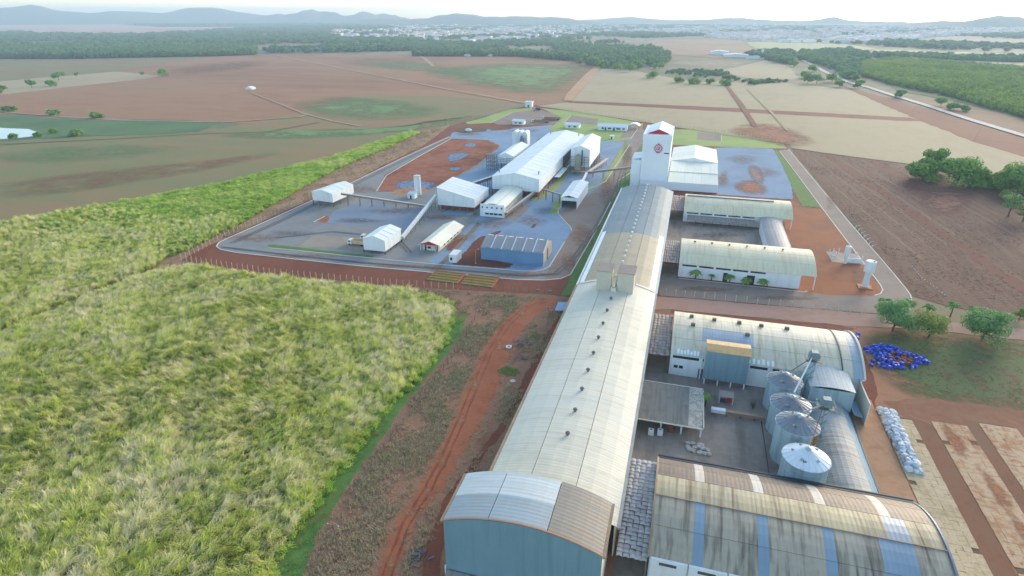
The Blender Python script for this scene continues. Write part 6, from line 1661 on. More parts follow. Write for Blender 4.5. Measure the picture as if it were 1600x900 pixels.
M_cane = mat('cane_leaf', [(166, 166, 82), (188, 200, 88), (204, 216, 96), (222, 222, 130), (234, 226, 170), (240, 230, 188)], ((0.02, .45), (0.08, .8), (0.3, 1.1)), rough=.7, spec=.25, inst=True, tone=True, transl=.45, contrast=1.1)
M_cane2 = mat('cane_leaf_green', [(140, 164, 66), (160, 196, 76), (180, 214, 88), (204, 216, 112), (222, 216, 150)], ((0.012, 1.0), (0.05, .8), (0.3, .4)), rough=.7, spec=.25, inst=True, tone=True, transl=.45, contrast=1.1)
def cane_set(nm, m, n_, rad_, a_, b_, wd, base):
    out = []
    for i in range(5):
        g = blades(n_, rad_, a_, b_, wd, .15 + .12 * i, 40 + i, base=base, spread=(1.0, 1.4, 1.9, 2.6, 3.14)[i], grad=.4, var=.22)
        out.append(loose('%s_%s' % (nm, 'abcde'[i]), g[0], g[1], m, g[2]))
    return variants(nm, out)
cane_near = cane_set('cane_clump', M_cane, 42, .7, 1.4, 2.5, .15, 1.0)
cane_far = cane_set('far_cane_clump', M_cane2, 44, 1.3, 1.2, 2.0, .22, .5)

near_poly = [at(*p) for p in [(-260, 640), (0, 526), (130, 470), (250, 424), (300, 417), (430, 437), (560, 452), (640, 458), (690, 470), (704, 486), (692, 532), (650, 592), (600, 640), (556, 694), (502, 772), (452, 840), (428, 880), (410, 980), (-260, 980)]]
far_poly = [at(*p) for p in [(-330, 660), (0, 518), (130, 462), (238, 420), (258, 404), (296, 390), (380, 348), (460, 301), (528, 264), (600, 234), (656, 208), (640, 206), (520, 246), (350, 287), (180, 318), (0, 350), (-330, 420)]]
sheet('cane_field_floor', near_poly, M_canefloor, world=True, z=.12)
sheet('cane_field_floor', far_poly, M_canefloor, world=True, z=.11)

def cane(name, poly, sp, coll, nv, label, s0, s1, gaps=.0, keep=None):
    p = fill(poly, sp)
    if keep is not None: p = p[RNG.random(len(p)) < keep(p)]
    w1, w2 = wave(p, .05, .4), wave(p, .16, 2.0)
    if gaps:
        furrow = wave(p, .11, 5.0)
        p = p[furrow > -1 + gaps]; w1, w2 = wave(p, .05, .4), wave(p, .16, 2.0)
    n = len(p)
    rot = np.zeros((n, 3)); 
    rot[:, 2] = (w1 * 2.2 + w2 * 1.2) + RNG.uniform(-1.3, 1.3, n)
    rot[:, 0] = .18 * w2 + RNG.uniform(-.22, .22, n); rot[:, 1] = .18 * w1 + RNG.uniform(-.22, .22, n)
    s = RNG.uniform(s0, s1, n) * (1 + .2 * wave(p, .35, 1.0))
    hz = s * RNG.uniform(.85, 1.12, n) * (1 + .12 * w2)
    return scatter(name, np.concatenate([p, np.full((n, 1), .1)], 1), rot, np.stack([s, s, hz], 1), RNG.integers(0, nv, n), coll, label, 'field')
straw = lambda p: np.clip((262 - p[:, 1] + 18 * wave(p, .08, 3.0)) / 70, 0, 1)
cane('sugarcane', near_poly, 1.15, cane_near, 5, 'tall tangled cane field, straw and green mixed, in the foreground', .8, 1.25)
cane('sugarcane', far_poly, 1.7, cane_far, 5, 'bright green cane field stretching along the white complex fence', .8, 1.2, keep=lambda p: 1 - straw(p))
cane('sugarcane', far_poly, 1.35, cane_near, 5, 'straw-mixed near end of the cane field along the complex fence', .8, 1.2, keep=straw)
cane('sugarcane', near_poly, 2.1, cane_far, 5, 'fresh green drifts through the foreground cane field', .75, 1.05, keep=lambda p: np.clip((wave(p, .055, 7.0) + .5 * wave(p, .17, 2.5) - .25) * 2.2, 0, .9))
# ragged bright edge where the cane meets the green strip
edge = [at(*p) for p in [(704, 478), (706, 500), (692, 536), (650, 596), (602, 644), (556, 700), (502, 778), (452, 846), (430, 884), (412, 980)]]
ep = []
for i in range(len(edge) - 1):
    a, b_ = Vector(edge[i]), Vector(edge[i + 1]); L = (b_ - a).length
    for k in range(int(L / .7)): q = a.lerp(b_, k * .7 / L); ep.append((q.x + random.uniform(-1, .8), q.y + random.uniform(-1, 1), .1))
ep = np.array(ep); n = len(ep)
scatter('cane_edge', ep, np.stack([RNG.uniform(-.3, .3, n), RNG.uniform(-.1, .4, n), RNG.uniform(0, 6.28, n)], 1), np.repeat(RNG.uniform(.5, 1.0, (n, 1)), 3, 1), RNG.integers(0, 4, n), cane_far, 'yellow-green fringe of the cane beside the green strip', 'plants')

# dry scrub and grass tufts
M_dry = mat('dry_grass', [(150, 122, 92), (184, 160, 126), (200, 182, 146), (164, 150, 108), (128, 136, 84)], ((0.05, 1), (0.3, .7)), rough=.9, inst=True, tone=True)
M_weed = mat('green_weed', [(96, 128, 58), (120, 150, 74), (146, 160, 90)], ((0.05, 1), (0.3, .7)), rough=.85, inst=True, tone=True)
def tuft(nm, n_, rad_, h0, h1, wd, seed, m):
    t = blades(n_, rad_, h0, h1, wd, 0, seed, 2); return loose(nm, t[0], t[1], m, t[2])
dry = variants('dry_tufts', [tuft('dry_tuft_' + 'abc'[i], 26, .7, .3, .9, .1, 80 + i, M_dry) for i in range(3)])
weed = variants('green_tufts', [tuft('green_tuft_' + 'abc'[i], 26, .6, .15, .45, .09, 90 + i, M_weed) for i in range(3)])
M_stub = mat('stubble', [(92, 64, 50), (112, 86, 68), (130, 106, 86)], ((0.05, 1), (0.3, .7)), rough=.95, inst=True, tone=True)
stub = variants('stubble_tufts', [tuft('stubble_' + 'abc'[i], 18, .9, .2, .5, .1, 85 + i, M_stub) for i in range(3)])
def tufts(name, poly, sp, coll, label, s0=.6, s1=1.3, thresh=-.2, f=.25, world=False):
    poly = poly if world else [at(*p) for p in poly]
    p = fill(poly, sp); p = p[wave(p, f, 3.3) + RNG.uniform(-.5, .5, len(p)) > thresh]; n = len(p)
    return scatter(name, np.concatenate([p, np.full((n, 1), .05)], 1), np.stack([RNG.uniform(-.2, .2, n), RNG.uniform(-.2, .2, n), RNG.uniform(0, 6.28, n)], 1), np.repeat(RNG.uniform(s0, s1, (n, 1)), 3, 1), RNG.integers(0, 3, n), coll, label, 'plants')
tufts('dry_scrub', [(470, 920), (505, 832), (545, 768), (606, 680), (652, 616), (704, 556), (736, 500), (770, 470), (828, 468), (798, 490), (776, 512), (746, 556), (716, 624), (688, 690), (660, 740), (638, 776), (608, 812), (586, 880), (556, 970), (460, 970)], .75, dry, 'grey-brown dry scrub between the green strip and the dirt track')
tufts('dry_scrub', [(828, 504), (866, 482), (892, 482), (846, 560), (810, 640), (770, 710), (740, 740), (716, 780), (690, 830), (660, 860), (640, 900), (624, 960), (610, 960), (648, 842), (664, 804), (716, 750), (738, 708), (772, 652), (790, 612), (804, 576)], .95, dry, 'dry scrub tufts between the dirt track and the long warehouse', thresh=.0)
tufts('dry_scrub', [(700, 462), (730, 456), (858, 466), (826, 470), (770, 476), (736, 500), (716, 482)], 1.2, dry, 'dry scrub near the end of the dirt track')
tufts('green_weeds', [(760, 460), (850, 464), (830, 470), (770, 500), (730, 560), (700, 590), (690, 584), (730, 520), (742, 480)], 1.3, weed, 'green weeds under the scrub fence', thresh=.1)
tufts('green_weeds', [(778, 578), (790, 573), (812, 578), (812, 586), (790, 588)], .6, weed, 'small green weed patch beside the track', thresh=-.9, s0=1)
tufts('green_weeds', [(420, 960), (440, 880), (508, 770), (568, 690), (655, 592), (695, 542), (712, 500), (724, 500), (716, 524), (696, 556), (644, 614), (598, 680), (536, 768), (498, 832), (460, 920)], 1.0, weed, 'short green grass along the strip by the cane', thresh=-.1)
tufts('green_weeds', [(1350, 520), (1440, 524), (1600, 540), (1660, 600), (1600, 632), (1540, 616), (1480, 616), (1400, 590), (1370, 566)], 1.5, weed, 'patchy short grass round the drum heap', .5, .9, thresh=.0, f=.12)
tufts('dry_scrub', [(250, 424), (268, 402), (300, 390), (380, 348), (460, 300), (528, 262), (600, 232), (660, 206), (700, 197), (660, 228), (600, 257), (542, 286), (488, 310), (420, 341), (316, 388), (284, 406)], 1.7, dry, 'straw-coloured strip between the cane and the complex fence', thresh=-.1)
tufts('dry_scrub', [(300, 411), (430, 432), (640, 451), (720, 455), (700, 464), (640, 458), (430, 438)], 1.3, dry, 'dry grass below the near fence of the complex', thresh=-.2)
tufts('field_stubble', [(1245, 240), (1300, 240), (1430, 264), (1600, 304), (1640, 480), (1480, 474), (1428, 460), (1390, 416), (1335, 348)], 1.9, stub, 'dry stubble over the ploughed field', .5, 1.1, .1, .08)

ed = []
for side in ([(556, 960), (588, 880), (610, 815), (644, 768), (668, 732), (696, 674), (724, 608), (752, 543), (781, 505), (804, 483)], [(612, 930), (636, 850), (654, 806), (684, 774), (704, 748), (728, 703), (764, 646), (782, 604), (796, 563), (812, 526), (838, 495)]):
    w_ = [Vector(at(*p)) for p in side]
    for i in range(len(w_) - 1):
        L = (w_[i + 1] - w_[i]).length
        for k in range(int(L * 1.1)):
            q = w_[i].lerp(w_[i + 1], random.random()); ed.append((q.x + random.gauss(0, .9), q.y + random.gauss(0, .9), .05))
ed = np.array(ed); n = len(ed)
scatter('dry_scrub', ed, np.stack([RNG.uniform(-.2, .2, n), RNG.uniform(-.2, .2, n), RNG.uniform(0, 6.28, n)], 1), np.repeat(RNG.uniform(.25, .7, (n, 1)), 3, 1), RNG.integers(0, 3, n), dry, 'ragged dry grass along both edges of the dirt track', 'plants')
# trees -------------------------------------------------------------------------
def leafmat(name, cols): return mat(name, cols, ((0.35, 1), (2.0, .6)), rough=.7, spec=.25, tone=True, transl=.4, k=1.0)
M_leafd = leafmat('dark_leaves', [(88, 122, 58), (108, 150, 70), (128, 168, 82), (146, 180, 94)])
M_leafb = leafmat('blue_green_leaves', [(92, 134, 80), (112, 156, 96), (132, 172, 110), (150, 184, 122)])
M_leafy = leafmat('yellow_green_leaves', [(118, 136, 66), (142, 158, 80), (164, 176, 98)])
M_bark = mat('bark', [(86, 68, 54), (106, 86, 70)], ((1, 1), (6, .6)), rough=.95)

def crown_geo(seed, lobes, leaf, n):
    r = random.Random(seed); v, f, tn = [], [], []
    for _ in range(n):
        cx, cy, cz, R, Rz = lobes[r.randrange(len(lobes))]
        a = r.uniform(0, 6.28); u = r.uniform(-1, 1); q = (r.random() ** .28)
        s_ = math.sqrt(1 - u * u)
        p = Vector((cx + R * q * s_ * math.cos(a), cy + R * q * s_ * math.sin(a), cz + Rz * q * u))
        nrm = Vector((s_ * math.cos(a) + r.uniform(-.7, .7), s_ * math.sin(a) + r.uniform(-.7, .7), u + .5 + r.uniform(-.6, .6))).normalized()
        t1 = nrm.orthogonal().normalized(); t2 = nrm.cross(t1); ang = r.uniform(0, 3.14)
        a1 = t1 * math.cos(ang) + t2 * math.sin(ang); a2 = nrm.cross(a1)
        l = leaf * r.uniform(.6, 1.4); w_ = l * r.uniform(.4, .7); o = len(v)
        v += [p - a1 * l, p - a2 * w_ + nrm * .1 * l, p + a1 * l, p + a2 * w_ + nrm * .1 * l]; f.append((o, o + 1, o + 2, o + 3))
        tn += [r.uniform(-.25, .25)] * 4
    return v, f, tn

def tree(name, label, x, y, h, spread, m, seed, group=None, n=1500, leaf=.42, nl=9, trunk_h=.4, cat='tree', z0=0, low=.34):
    r = random.Random(seed); t = thing(name, label, cat, (x, y, z0), group)
    b = MB(); th_ = h * trunk_h
    b.tube([(x, y, z0), (x + r.uniform(-.2, .2), y, z0 + th_ * .5), (x + r.uniform(-.4, .4), y + r.uniform(-.3, .3), z0 + th_)], [h * .035, h * .028, h * .022], 8)
    lobes = []
    for i in range(nl):
        a = 6.28 * i / nl + r.uniform(-.4, .4); q = spread * r.uniform(.25, .68) if i else 0
        cz = h * r.uniform(low, .82) if i else h * .8
        R = spread * r.uniform(.3, .5); lobes.append((q * math.cos(a), q * math.sin(a), cz, R, R * r.uniform(.55, .8)))
        b.tube([(x, y, z0 + th_ * .9), (x + q * .5 * math.cos(a), y + q * .5 * math.sin(a), z0 + (th_ + cz) * .5), (x + q * .9 * math.cos(a), y + q * .9 * math.sin(a), z0 + cz)], [h * .02, h * .013, h * .006], 6)
    b.build('trunk', M_bark, t)
    v, f, tn = crown_geo(seed, lobes, leaf, n)
    me_o = loose('crown', v, f, m, tn); COL.objects.link(me_o); me_o.parent = t
    return t
T = lambda px_, py_: at(px_, py_)
x, y = T(1395, 517); tree('tree', 'round blue-green tree beside the dusty road, nearest the drum heap', x, y, 12.5, 8.6, M_leafb, 1, n=8000, leaf=.34, nl=18, trunk_h=.2, low=.24)
x, y = T(1450, 527); tree('tree', 'smaller yellow-green open tree between the two round roadside trees', x, y, 9.2, 6.8, M_leafy, 2, n=3600, leaf=.32, nl=14, trunk_h=.22, low=.28)
x, y = T(1535, 530); tree('tree', 'round blue-green tree by the dusty road nearest the picture edge', x, y, 11.6, 8.2, M_leafb, 3, n=7000, leaf=.34, nl=18, trunk_h=.2, low=.24)
x, y = T(1382, 488); tree('small_tree', 'small dark tree tucked behind the first round roadside tree', x, y, 6, 3, M_leafb, 4, n=800)
x, y = T(1592, 500); tree('small_tree', 'thin young tree on the verge by the ploughed field', x, y, 5, 2.4, M_leafy, 5, n=600)
for i, (a_, b_, h, s_, m, lb) in enumerate(((1440, 280, 14, 13, M_leafd, 'broad light green tree at the left of the field-edge clump'), (1462, 272, 18, 10, M_leafd, 'tallest tree rising behind the field-edge clump'), (1495, 287, 16, 16, M_leafd, 'broad dark mango-like tree in the field-edge clump'), (1518, 290, 11, 9, M_leafd, 'low dark tree at the outer end of the field-edge clump'), (1536, 292, 5, 6, M_leafd, 'small dark bush between the two tree clumps'), (1560, 294, 9, 10, M_leafd, 'low dark tree at the near end of the second clump'), (1590, 300, 16, 16, M_leafd, 'big dark tree of the second clump by the picture edge'))):
    x, y = T(a_, b_); tree('tree', lb, x, y, h, s_, m, 20 + i, n=4200, leaf=.85, nl=16, trunk_h=.18, low=.2)
for i, (a_, b_, h, s_, m, lb) in enumerate(((1575, 338, 14, 5.8, M_leafb, 'pale green tree standing in the ploughed field, left one'), (1598, 346, 11, 4.5, M_leafy, 'yellowish tree in the ploughed field by the picture edge'), (1570, 312, 6, 4.5, M_leafy, 'ochre shrub below the second tree clump'))):
    x, y = T(a_, b_); tree('tree', lb, x, y, h, s_, m, 40 + i, n=900, leaf=.5)
for i, (a_, b_, h, s_, lb) in enumerate(((92, 126, 14, 12, 'round dark tree on the tan field, largest of the field trees'), (50, 137, 12, 9, 'paler tree on the tan field left of the round one'), (81, 135, 9, 9, 'flat-topped small tree just before the round one'), (256, 119, 12, 14, 'wide flat-topped tree at the tip of the tan field'), (2, 147, 12, 10, 'green tree at the edge of the picture on the tan field'), (120, 120, 8, 4, 'thin bare tree right of the round field tree'), (222, 117, 5, 4, 'tiny shrub left of the wide flat-topped tree'), (152, 185, 6, 8, 'dark bush above the green hollow'), (86, 180, 5, 8, 'faint bush on the path above the pond'), (15, 174, 5, 8, 'faint bush on the brown slope above the pond'), (120, 212, 5, 7, 'dark bush cluster at the pond end, right'), (60, 214, 3.5, 4, 'dark bush on the pond shore, middle'), (20, 216, 3.5, 4, 'dark bush on the pond shore, left'), (85, 208, 3.5, 4, 'reedy bush at the tip of the pond'))):
    x, y = T(a_, b_); tree('tree', lb, x, y, h, s_, M_leafd, 60 + i, n=420, leaf=1.5, nl=7)
# columns of trees along the highway and beyond
hw = [(1406, 152, 10, 8), (1470, 166, 9, 10), (1490, 172, 8, 9), (1508, 174, 7, 6), (1340, 138, 8, 8), (1312, 136, 10, 9), (1276, 131, 16, 13), (1262, 130, 15, 12), (1300, 128, 14, 14), (1320, 122, 13, 13), (1256, 122, 11, 10), (1270, 112, 14, 14), (1310, 112, 12, 12), (1344, 132, 7, 8), (1240, 104, 12, 14), (1225, 98, 12, 14), (1214, 92, 12, 14), (1288, 100, 14, 16), (1320, 100, 12, 14), (1265, 90, 14, 16)]
pr = None
for i, (a_, b_, h, s_) in enumerate(hw):
    x, y = T(a_, b_)
    lb = 'green tree of the highway grove, %s from the lone tree beyond the road' % ORD[i - 3] if i > 2 else ''
    if i < 3: lb = ('bushy tree standing alone beyond the highway', 'low spreading bush at the plantation foot, left', 'low spreading bush at the plantation foot, right')[i]
    tree('tree', lb, x, y, h, s_, M_leafd if i % 3 else M_leafb, 90 + i, 'trees of the highway grove', n=700, leaf=1.3, nl=8)
# dark shrubs on the stubble edge
for i, (a_, b_, h, s_) in enumerate(((1180, 132, 6, 7), (1184, 130, 5, 6), (1135, 133, 7, 12), (1110, 131, 7, 10), (1085, 131, 8, 12), (1060, 129, 8, 12), (1020, 122, 10, 14), (985, 112, 14, 16), (965, 110, 14, 16), (940, 106, 13, 15), (1030, 108, 15, 16), (1000, 104, 15, 16))):
    x, y = T(a_, b_); tree('tree', 'dark bushy tree at the stubble field edge, %s from the grove' % ORD[i], x, y, h, s_, M_leafd, 130 + i, 'bushy trees at the stubble edge', n=500, leaf=1.6, nl=7)

# palms before the cream warehouse
def palm(x, y, h, s_, seed, label, group=None):
    r = random.Random(seed); t = thing('palm_tree', label, 'palm tree', (x, y, 0), group)
    b = MB(); b.tube([(x, y, 0), (x + .1, y, h * .5), (x, y, h)], [.26, .2, .16], 8); b.build('trunk', M_bark, t)
    v, f, tn = [], [], []
    for k in range(20):
        a = 6.28 * k / 20 + r.uniform(-.2, .2); el = r.uniform(.0, 1.1); L = s_ * r.uniform(.8, 1.15); prev = None
        t0 = r.uniform(-.2, .2)
        for i in range(7):
            q = i / 6; rr_ = L * q * math.cos(el * (1 - .3 * q)); z = h + L * (q * math.sin(el) * .9 - .75 * q * q)
            w_ = .52 * math.sin(math.pi * min(.95, q * .8 + .15)) * s_ / 2.2
            c = Vector((rr_ * math.cos(a), rr_ * math.sin(a), z)); pn = Vector((-math.sin(a), math.cos(a), 0))
            o = len(v); v += [c - pn * w_ - Vector((0, 0, w_ * .5)), c, c + pn * w_ - Vector((0, 0, w_ * .5))]; tn += [t0] * 3
            if i: f += [(o - 3, o, o + 1, o - 2), (o - 2, o + 1, o + 2, o - 1)]
    o = loose('frond_crown', v, f, M_leafd, tn); COL.objects.link(o); o.parent = t
    return t
for i, (a_, h, s_, lb) in enumerate(((1086, 3.6, 2.9, 'tall palm nearest the canopy along the white front wall'), (1111, 2.6, 1.7, 'smallest palm along the white front wall'), (1139, 3.2, 2.5, 'palm beside the first dark doorway of the white wall'), (1166, 2.6, 2.7, 'bushy palm beside the wide dark doorway'), (1191, 2.6, 2.6, 'palm right of the wide dark doorway on the white wall'))):
    x, y = T(a_, (436, 437, 441, 445, 446)[i]); palm(x, min(y, 242.6), h, s_, 7 + i, lb)
x, y = 13.4, 150.0; palm(x, y, 3.8, 1.9, 30, 'potted-looking palm at the corner of the flat grey shed')
for i, (a_, b_, h, s_, lb) in enumerate(((1446, 502, 6, 2.6, 'slender palm behind the yellow-green roadside tree'), (1484, 496, 5.5, 2.6, 'palm between the roadside trees on the field side'), (1516, 500, 5, 2.4, 'palm just left of the last round roadside tree'))):
    x, y = T(a_, b_); palm(x, y, h, s_, 50 + i, lb)
# leafless shrub by the silos
x, y = 26.2, 152.5
t = thing('bare_shrub', 'straggly leafless shrub beside the grain silos', 'shrub', (x, y, 0))
b = MB()
for i in range(40):
    a = rr.uniform(0, 6.28); q = rr.uniform(.3, 1.6); z = rr.uniform(1, 3.2); b.tube([(x, y, .1), (x + q * .4 * math.cos(a), y + q * .4 * math.sin(a), z * .6), (x + q * math.cos(a + .4), y + q * math.sin(a + .4), z)], [.05, .035, .012], 5)
b.build('twigs', mat('grey_twig', [(84, 82, 72), (104, 98, 84)], rough=.95), t)
for a_, b_, lb in ((1382, 520, None),): pass
x, y = T(706 + 38, 330); 
t = tree('shrub', 'small yellow-green shrub at the foot of the porthole building', *T(742, 336), 2.2, 2.0, M_leafy, 77, n=300, leaf=.3, trunk_h=.2)

# ================================================================== far woods, town, hills
M_wood = mat('wood_crown', [(92, 122, 88), (110, 144, 98), (126, 156, 106), (114, 138, 98)], ((0.004, 1), (0.03, .6)), rough=.9, inst=True, tone=True, transl=.45)
M_plant = mat('plantation_crown', [(112, 142, 62), (134, 160, 72), (152, 174, 82), (166, 180, 94)], ((0.008, 1), (0.05, .6)), rough=.8, inst=True, tone=True, transl=.3)
def crown_var(nm, seed, m, n=90, leaf=.34, tall=1.0):
    r = random.Random(seed)
    lobes = [(r.uniform(-.5, .5), r.uniform(-.5, .5), (.45 + r.uniform(0, .4)) * tall, r.uniform(.35, .55), r.uniform(.3, .5) * tall) for _ in range(5)]
    v, f, tn = crown_geo(seed, lobes, leaf, n)
    o = len(v); v += [Vector((.04, 0, 0)), Vector((-.04, 0, 0)), Vector((0, 0, .6 * tall))]; f.append((o, o + 1, o + 2)); tn += [-.3] * 3
    return loose(nm, v, f, m, tn)
wood = variants('wood_crowns', [crown_var('wood_crown_' + 'abcd'[i], 200 + i, M_wood) for i in range(4)])
plant = variants('plantation_crowns', [crown_var('plant_crown_' + 'abc'[i], 220 + i, M_plant, 110, .3, 1.5) for i in range(3)])
def woods(name, px, label, coll=wood, nv=4, per=2.0, size=6.0, hgt=1.1, nmax=14000, thin=None):
    """trees over a stretch of land; farther off the crowns stand in broader groups"""
    poly = [at(*p) for p in px]
    a = np.array(poly); dist = np.hypot(a[:, 0], a[:, 1]).mean()
    p = fill(poly, size * per)
    if thin is not None: p = p[wave(p, .006, thin) + RNG.uniform(-.6, .6, len(p)) > 0]
    if len(p) > nmax: p = p[RNG.permutation(len(p))[:nmax]]
    n = len(p); s = size * RNG.uniform(.7, 1.35, n)
    return scatter(name, np.concatenate([p, np.full((n, 1), 0.0)], 1), np.stack([np.zeros(n), np.zeros(n), RNG.uniform(0, 6.28, n)], 1), np.stack([s, s, s * hgt * RNG.uniform(.8, 1.2, n)], 1), RNG.integers(0, nv, n), coll, label, 'wood')
woods('far_wood', [(-100, 93), (0, 92), (110, 92), (330, 88), (400, 86), (400, 76), (250, 74), (0, 76), (-100, 78)], 'dark front edge of the wood beyond the left fields', size=7, per=1.2, hgt=1.5)
woods('far_wood', [(-100, 78), (0, 76), (250, 74), (400, 76), (430, 84), (640, 80), (650, 58), (560, 44), (380, 44), (240, 54), (130, 55), (0, 50), (-100, 52)], 'broad dark wood beyond the left fields', size=14, per=1.6, hgt=.75, nmax=16000, thin=1.5)
woods('far_wood', [(150, 36), (400, 34), (560, 40), (640, 46), (560, 50), (420, 42), (250, 42)], 'wooded belt at the foot of the blue hills', size=32, per=1.5, hgt=.5)
woods('far_wood', [(640, 88), (700, 80), (780, 82), (905, 90), (905, 96), (800, 88), (660, 88)], 'tree belt behind the brown field', size=9, per=1.1, hgt=1.2)
woods('far_wood', [(905, 100), (870, 82), (860, 70), (960, 66), (1010, 72), (1046, 86), (1045, 102), (1000, 108), (940, 106)], 'dark wood in the middle distance', size=8, per=1.7, hgt=1.2, thin=4.0)
woods('far_wood', [(1000, 122), (1060, 110), (1130, 112), (1150, 124), (1235, 128), (1140, 134), (1060, 130), (1010, 126)], 'bushy scrub belt behind the stubble field', size=4.2, per=1.7, hgt=.9, thin=.7)
woods('far_wood', [(1250, 94), (1250, 82), (1330, 78), (1362, 88), (1345, 104), (1340, 128), (1330, 126), (1300, 108)], 'grove along the highway', size=7, per=2.0, hgt=1.2)
woods('far_wood', [(1160, 88), (1210, 82), (1240, 86), (1240, 100), (1225, 100), (1190, 92)], 'trees beside the distant white factory', size=9, per=1.3, hgt=1.1)
woods('far_wood', [(1360, 86), (1500, 90), (1700, 97), (1700, 101), (1500, 95), (1370, 90)], 'hedge line between the pale fields', size=9, per=1.3, hgt=1.0)
woods('far_wood', [(1180, 62), (1400, 66), (1700, 78), (1700, 84), (1480, 78), (1300, 68)], 'tree line before the far houses', size=16, per=1.4, hgt=.7, thin=1.0)
woods('far_wood', [(620, 80), (700, 80), (860, 72), (900, 62), (1000, 60), (1200, 52), (1660, 62), (1660, 48), (1200, 40), (900, 38), (600, 40), (520, 44)], 'trees scattered through the far town', size=12, per=1.7, hgt=.75, nmax=26000, thin=2.2)
woods('plantation', [(1345, 100), (1400, 93), (1600, 109), (1720, 118), (1720, 206), (1600, 184), (1490, 152), (1400, 134), (1350, 120)], 'dense green plantation of young trees beyond the highway', plant, 3, 1.05, 3.6, 1.25)

# distant white factory and sheds
def far_shed(label, px_, py_, wd, dp, h, m=R_white):
    x, y = at(px_, py_); t = thing('far_building', label, 'building', (x, y, 0))
    gable_hall(t, [(x - wd / 2, y), (x + wd / 2, y), (x + wd / 2, y + dp), (x - wd / 2, y + dp)], 0, h, h * 1.35, m, W_white, bays=2, over=.5); return t
far_shed('long low white shed of the distant factory, nearer one', 1150, 90, 62, 40, 7); far_shed('white shed of the distant factory, farther one', 1124, 86, 48, 40, 9)
far_shed('white building at the end of the distant factory', 1180, 92, 44, 20, 6, R_steel); far_shed('small pale shed beside the far wood', 985, 86, 26, 14, 5); far_shed('white roof inside the highway grove', 1296, 92, 22, 16, 5); far_shed('white roof at the grove end by the plantation', 1340, 95, 20, 14, 5)
far_shed('white farm roof beyond the brown field, left', 762, 88, 22, 12, 5); far_shed('white farm roof beyond the brown field, middle', 790, 87, 20, 12, 5); far_shed('white farm roof beyond the brown field, right', 730, 88, 18, 12, 5)
far_shed('long pale farm shed beyond the green field', 850, 88, 60, 16, 5)
# town
M_hw = mat('town_wall', [(232, 230, 226), (240, 238, 234), (214, 204, 196)], ((0.02, 1),), rough=.8, rnd=.3)
M_hr = mat('town_roof', [(230, 226, 222), (196, 150, 126), (240, 238, 236)], ((0.02, 1),), rough=.8, rnd=.4)
def house_geo(w_, d, h, rh):
    v = [(-w_, -d, 0), (w_, -d, 0), (w_, d, 0), (-w_, d, 0), (-w_, -d, h), (w_, -d, h), (w_, d, h), (-w_, d, h), (-w_, 0, h + rh), (w_, 0, h + rh)]
    f = [(0, 1, 5, 4), (2, 3, 7, 6), (1, 2, 6, 9, 5), (3, 0, 4, 8, 7)], [(4, 5, 9, 8), (6, 7, 8, 9)]
    return v, f
hm_ = []
for (w_, d, h, rh) in ((7, 5, 4, 2), (10, 6, 5, 2.5), (5, 5, 6, 1.5), (16, 9, 7, 2)):
    v, f = house_geo(w_, d, h, rh); me = bpy.data.meshes.new('town_house'); me.from_pydata(v, [], f[0] + f[1]); me.materials.append(M_hw); me.materials.append(M_hr)
    me.polygons.foreach_set('material_index', [0] * 4 + [1] * 2); hm_.append(me)
def town_pts(n):
    out = []
    while len(out) < n:
        a_ = random.uniform(520, 1640); b_ = random.triangular(37, 74, 47)
        lim = 50 + 8 * math.sin(a_ / 90) + (12 if a_ > 1300 else 8 if 600 < a_ < 860 else 10)
        if b_ > lim or b_ < 36 + max(0, (a_ - 1200) / 60): continue
        if math.sin(a_ / 41 + b_ / 2.5) + random.uniform(-.6, 1.2) < 0: continue
        out.append((a_, b_))
    return sorted(out, key=lambda q: -q[1])
tp_ = town_pts(3000)
for i, (a_, b_) in enumerate(tp_[:290]):
    x, y = at(a_, b_); o = bpy.data.objects.new('town_house', hm_[i % 4 if i % 5 else 3]); COL.objects.link(o); o.location = (x, y, 0); o.rotation_euler = (0, 0, random.choice([0, .3, 1.5, 1.9])); s_ = random.uniform(1.1, 1.9); o.scale = (s_, s_, s_)
    tag(o, 'small pale house of the far town, ' + ('behind the wood at the left', 'left of the white tower', 'behind the white tower', 'beyond the distant white factory', 'beyond the highway grove', 'below the right-hand hill')[min(5, max(0, int((a_ - 520) / 187)))], 'house', 'houses of the far town')
mb = MB()
for (a_, b_) in tp_[290:]:
    x, y = at(a_, b_); k = random.uniform(1.2, 2.4); (v, f) = house_geo(*[(7, 5, 5, 2), (11, 7, 6, 2), (5, 5, 9, 1), (18, 9, 6, 2)][random.randrange(4)])
    an_ = random.choice([0, .3, 1.5, 1.9]); ca, sa = math.cos(an_) * k, math.sin(an_) * k
    pv = [(x + p[0] * ca - p[1] * sa, y + p[0] * sa + p[1] * ca, p[2] * k) for p in v]
    o_ = len(mb.v); mb.add(pv, f[0], 0); mb.f += [tuple(i + o_ for i in q) for q in f[1]]; mb.mi += [1, 1]
o = mb.build('far_town', [M_hw, M_hr]); o['kind'] = 'stuff'; o['label'] = 'hazy mass of pale houses on the horizon'
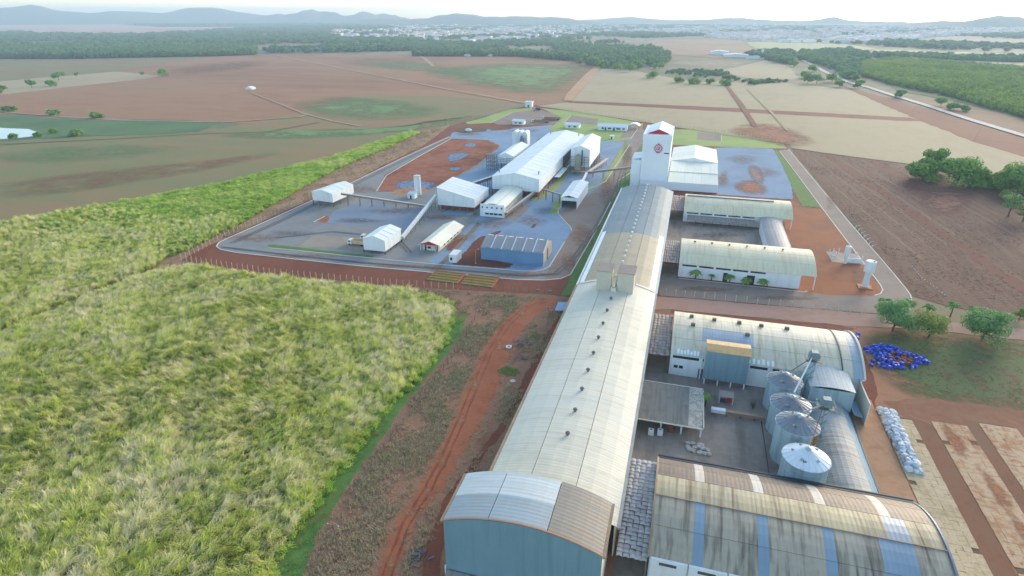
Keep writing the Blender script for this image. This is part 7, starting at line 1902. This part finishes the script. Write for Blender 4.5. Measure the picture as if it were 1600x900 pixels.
# hills
M_hill = mat('hill_cover', [(70, 84, 60), (92, 92, 66), (110, 100, 78)], ((0.0015, 1), (0.006, .5)), rough=.95)
def ridge(name, px0, px1, dist, prof, base_w=1400, n=60):
    """a ridge: prof lists (0..1 along, height m)"""
    az = lambda p: math.atan2(p - 800, CAM_F / _c) - CAM_YAW
    b = MB(); v, f = [], []
    m_ = 9
    for i in range(n + 1):
        t = i / n; a = az(px0 + (px1 - px0) * t)
        h = 0
        for k in range(len(prof) - 1):
            if prof[k][0] <= t <= prof[k + 1][0]:
                q = (t - prof[k][0]) / max(1e-6, prof[k + 1][0] - prof[k][0]); q = q * q * (3 - 2 * q); h = prof[k][1] + (prof[k + 1][1] - prof[k][1]) * q
        h *= 1 + .05 * math.sin(t * 41) + .04 * math.sin(t * 97 + 1)
        for j in range(m_):
            s = j / (m_ - 1); d = dist + (s - .5) * base_w * (1 + .2 * math.sin(t * 13)); pz = (math.sin(math.pi * s) ** 1.3) * h * (1 + .12 * math.sin(9 * s + 20 * t))
            v.append((d * math.sin(a), d * math.cos(a), pz - 3))
    for i in range(n):
        for j in range(m_ - 1): f.append((i * m_ + j, (i + 1) * m_ + j, (i + 1) * m_ + j + 1, i * m_ + j + 1))
    b.add(v, f); o = b.build(name, M_hill, smooth=True); o['kind'] = 'structure'; return o
ridge('hills', -400, 480, 11200, [(0, 90), (.3, 150), (.46, 180), (.52, 215), (.6, 165), (.68, 185), (.74, 150), (.83, 205), (.87, 190), (.92, 130), (1, 60)])
ridge('hills', 380, 660, 10600, [(0, 60), (.2, 120), (.38, 205), (.47, 150), (.58, 120), (.68, 185), (.74, 130), (.85, 110), (1, 40)])
ridge('hills', 500, 960, 8600, [(0, 10), (.12, 60), (.25, 70), (.36, 85), (.42, 125), (.55, 105), (.68, 110), (.8, 80), (1, 30)])
ridge('hills', 880, 1420, 11400, [(0, 40), (.2, 80), (.35, 50), (.5, 70), (.7, 40), (.78, 80), (.84, 40), (1, 30)])
ridge('hills', 1380, 1840, 8200, [(0, 10), (.15, 45), (.25, 60), (.4, 112), (.5, 75), (.62, 100), (.8, 130), (1, 90)])

# ================================================================== haze
b = MB(); b.box(-14500, 14500, -1500, 14500, -4, 270)
hz = b.build('haze', None); hz['kind'] = 'stuff'
m = bpy.data.materials.new('haze_air'); m.use_nodes = True
N, L = m.node_tree.nodes, m.node_tree.links
for nd in list(N):
    if nd.type != 'OUTPUT_MATERIAL': N.remove(nd)
pv = N.new('ShaderNodeVolumePrincipled')
pv.inputs['Color'].default_value = (0.60, 0.80, 0.98, 1)
pv.inputs['Density'].default_value = 1.3e-4
pv.inputs['Anisotropy'].default_value = 0.1
L.new(pv.outputs[0], N['Material Output'].inputs['Volume'])
hz.data.materials.clear(); hz.data.materials.append(m)
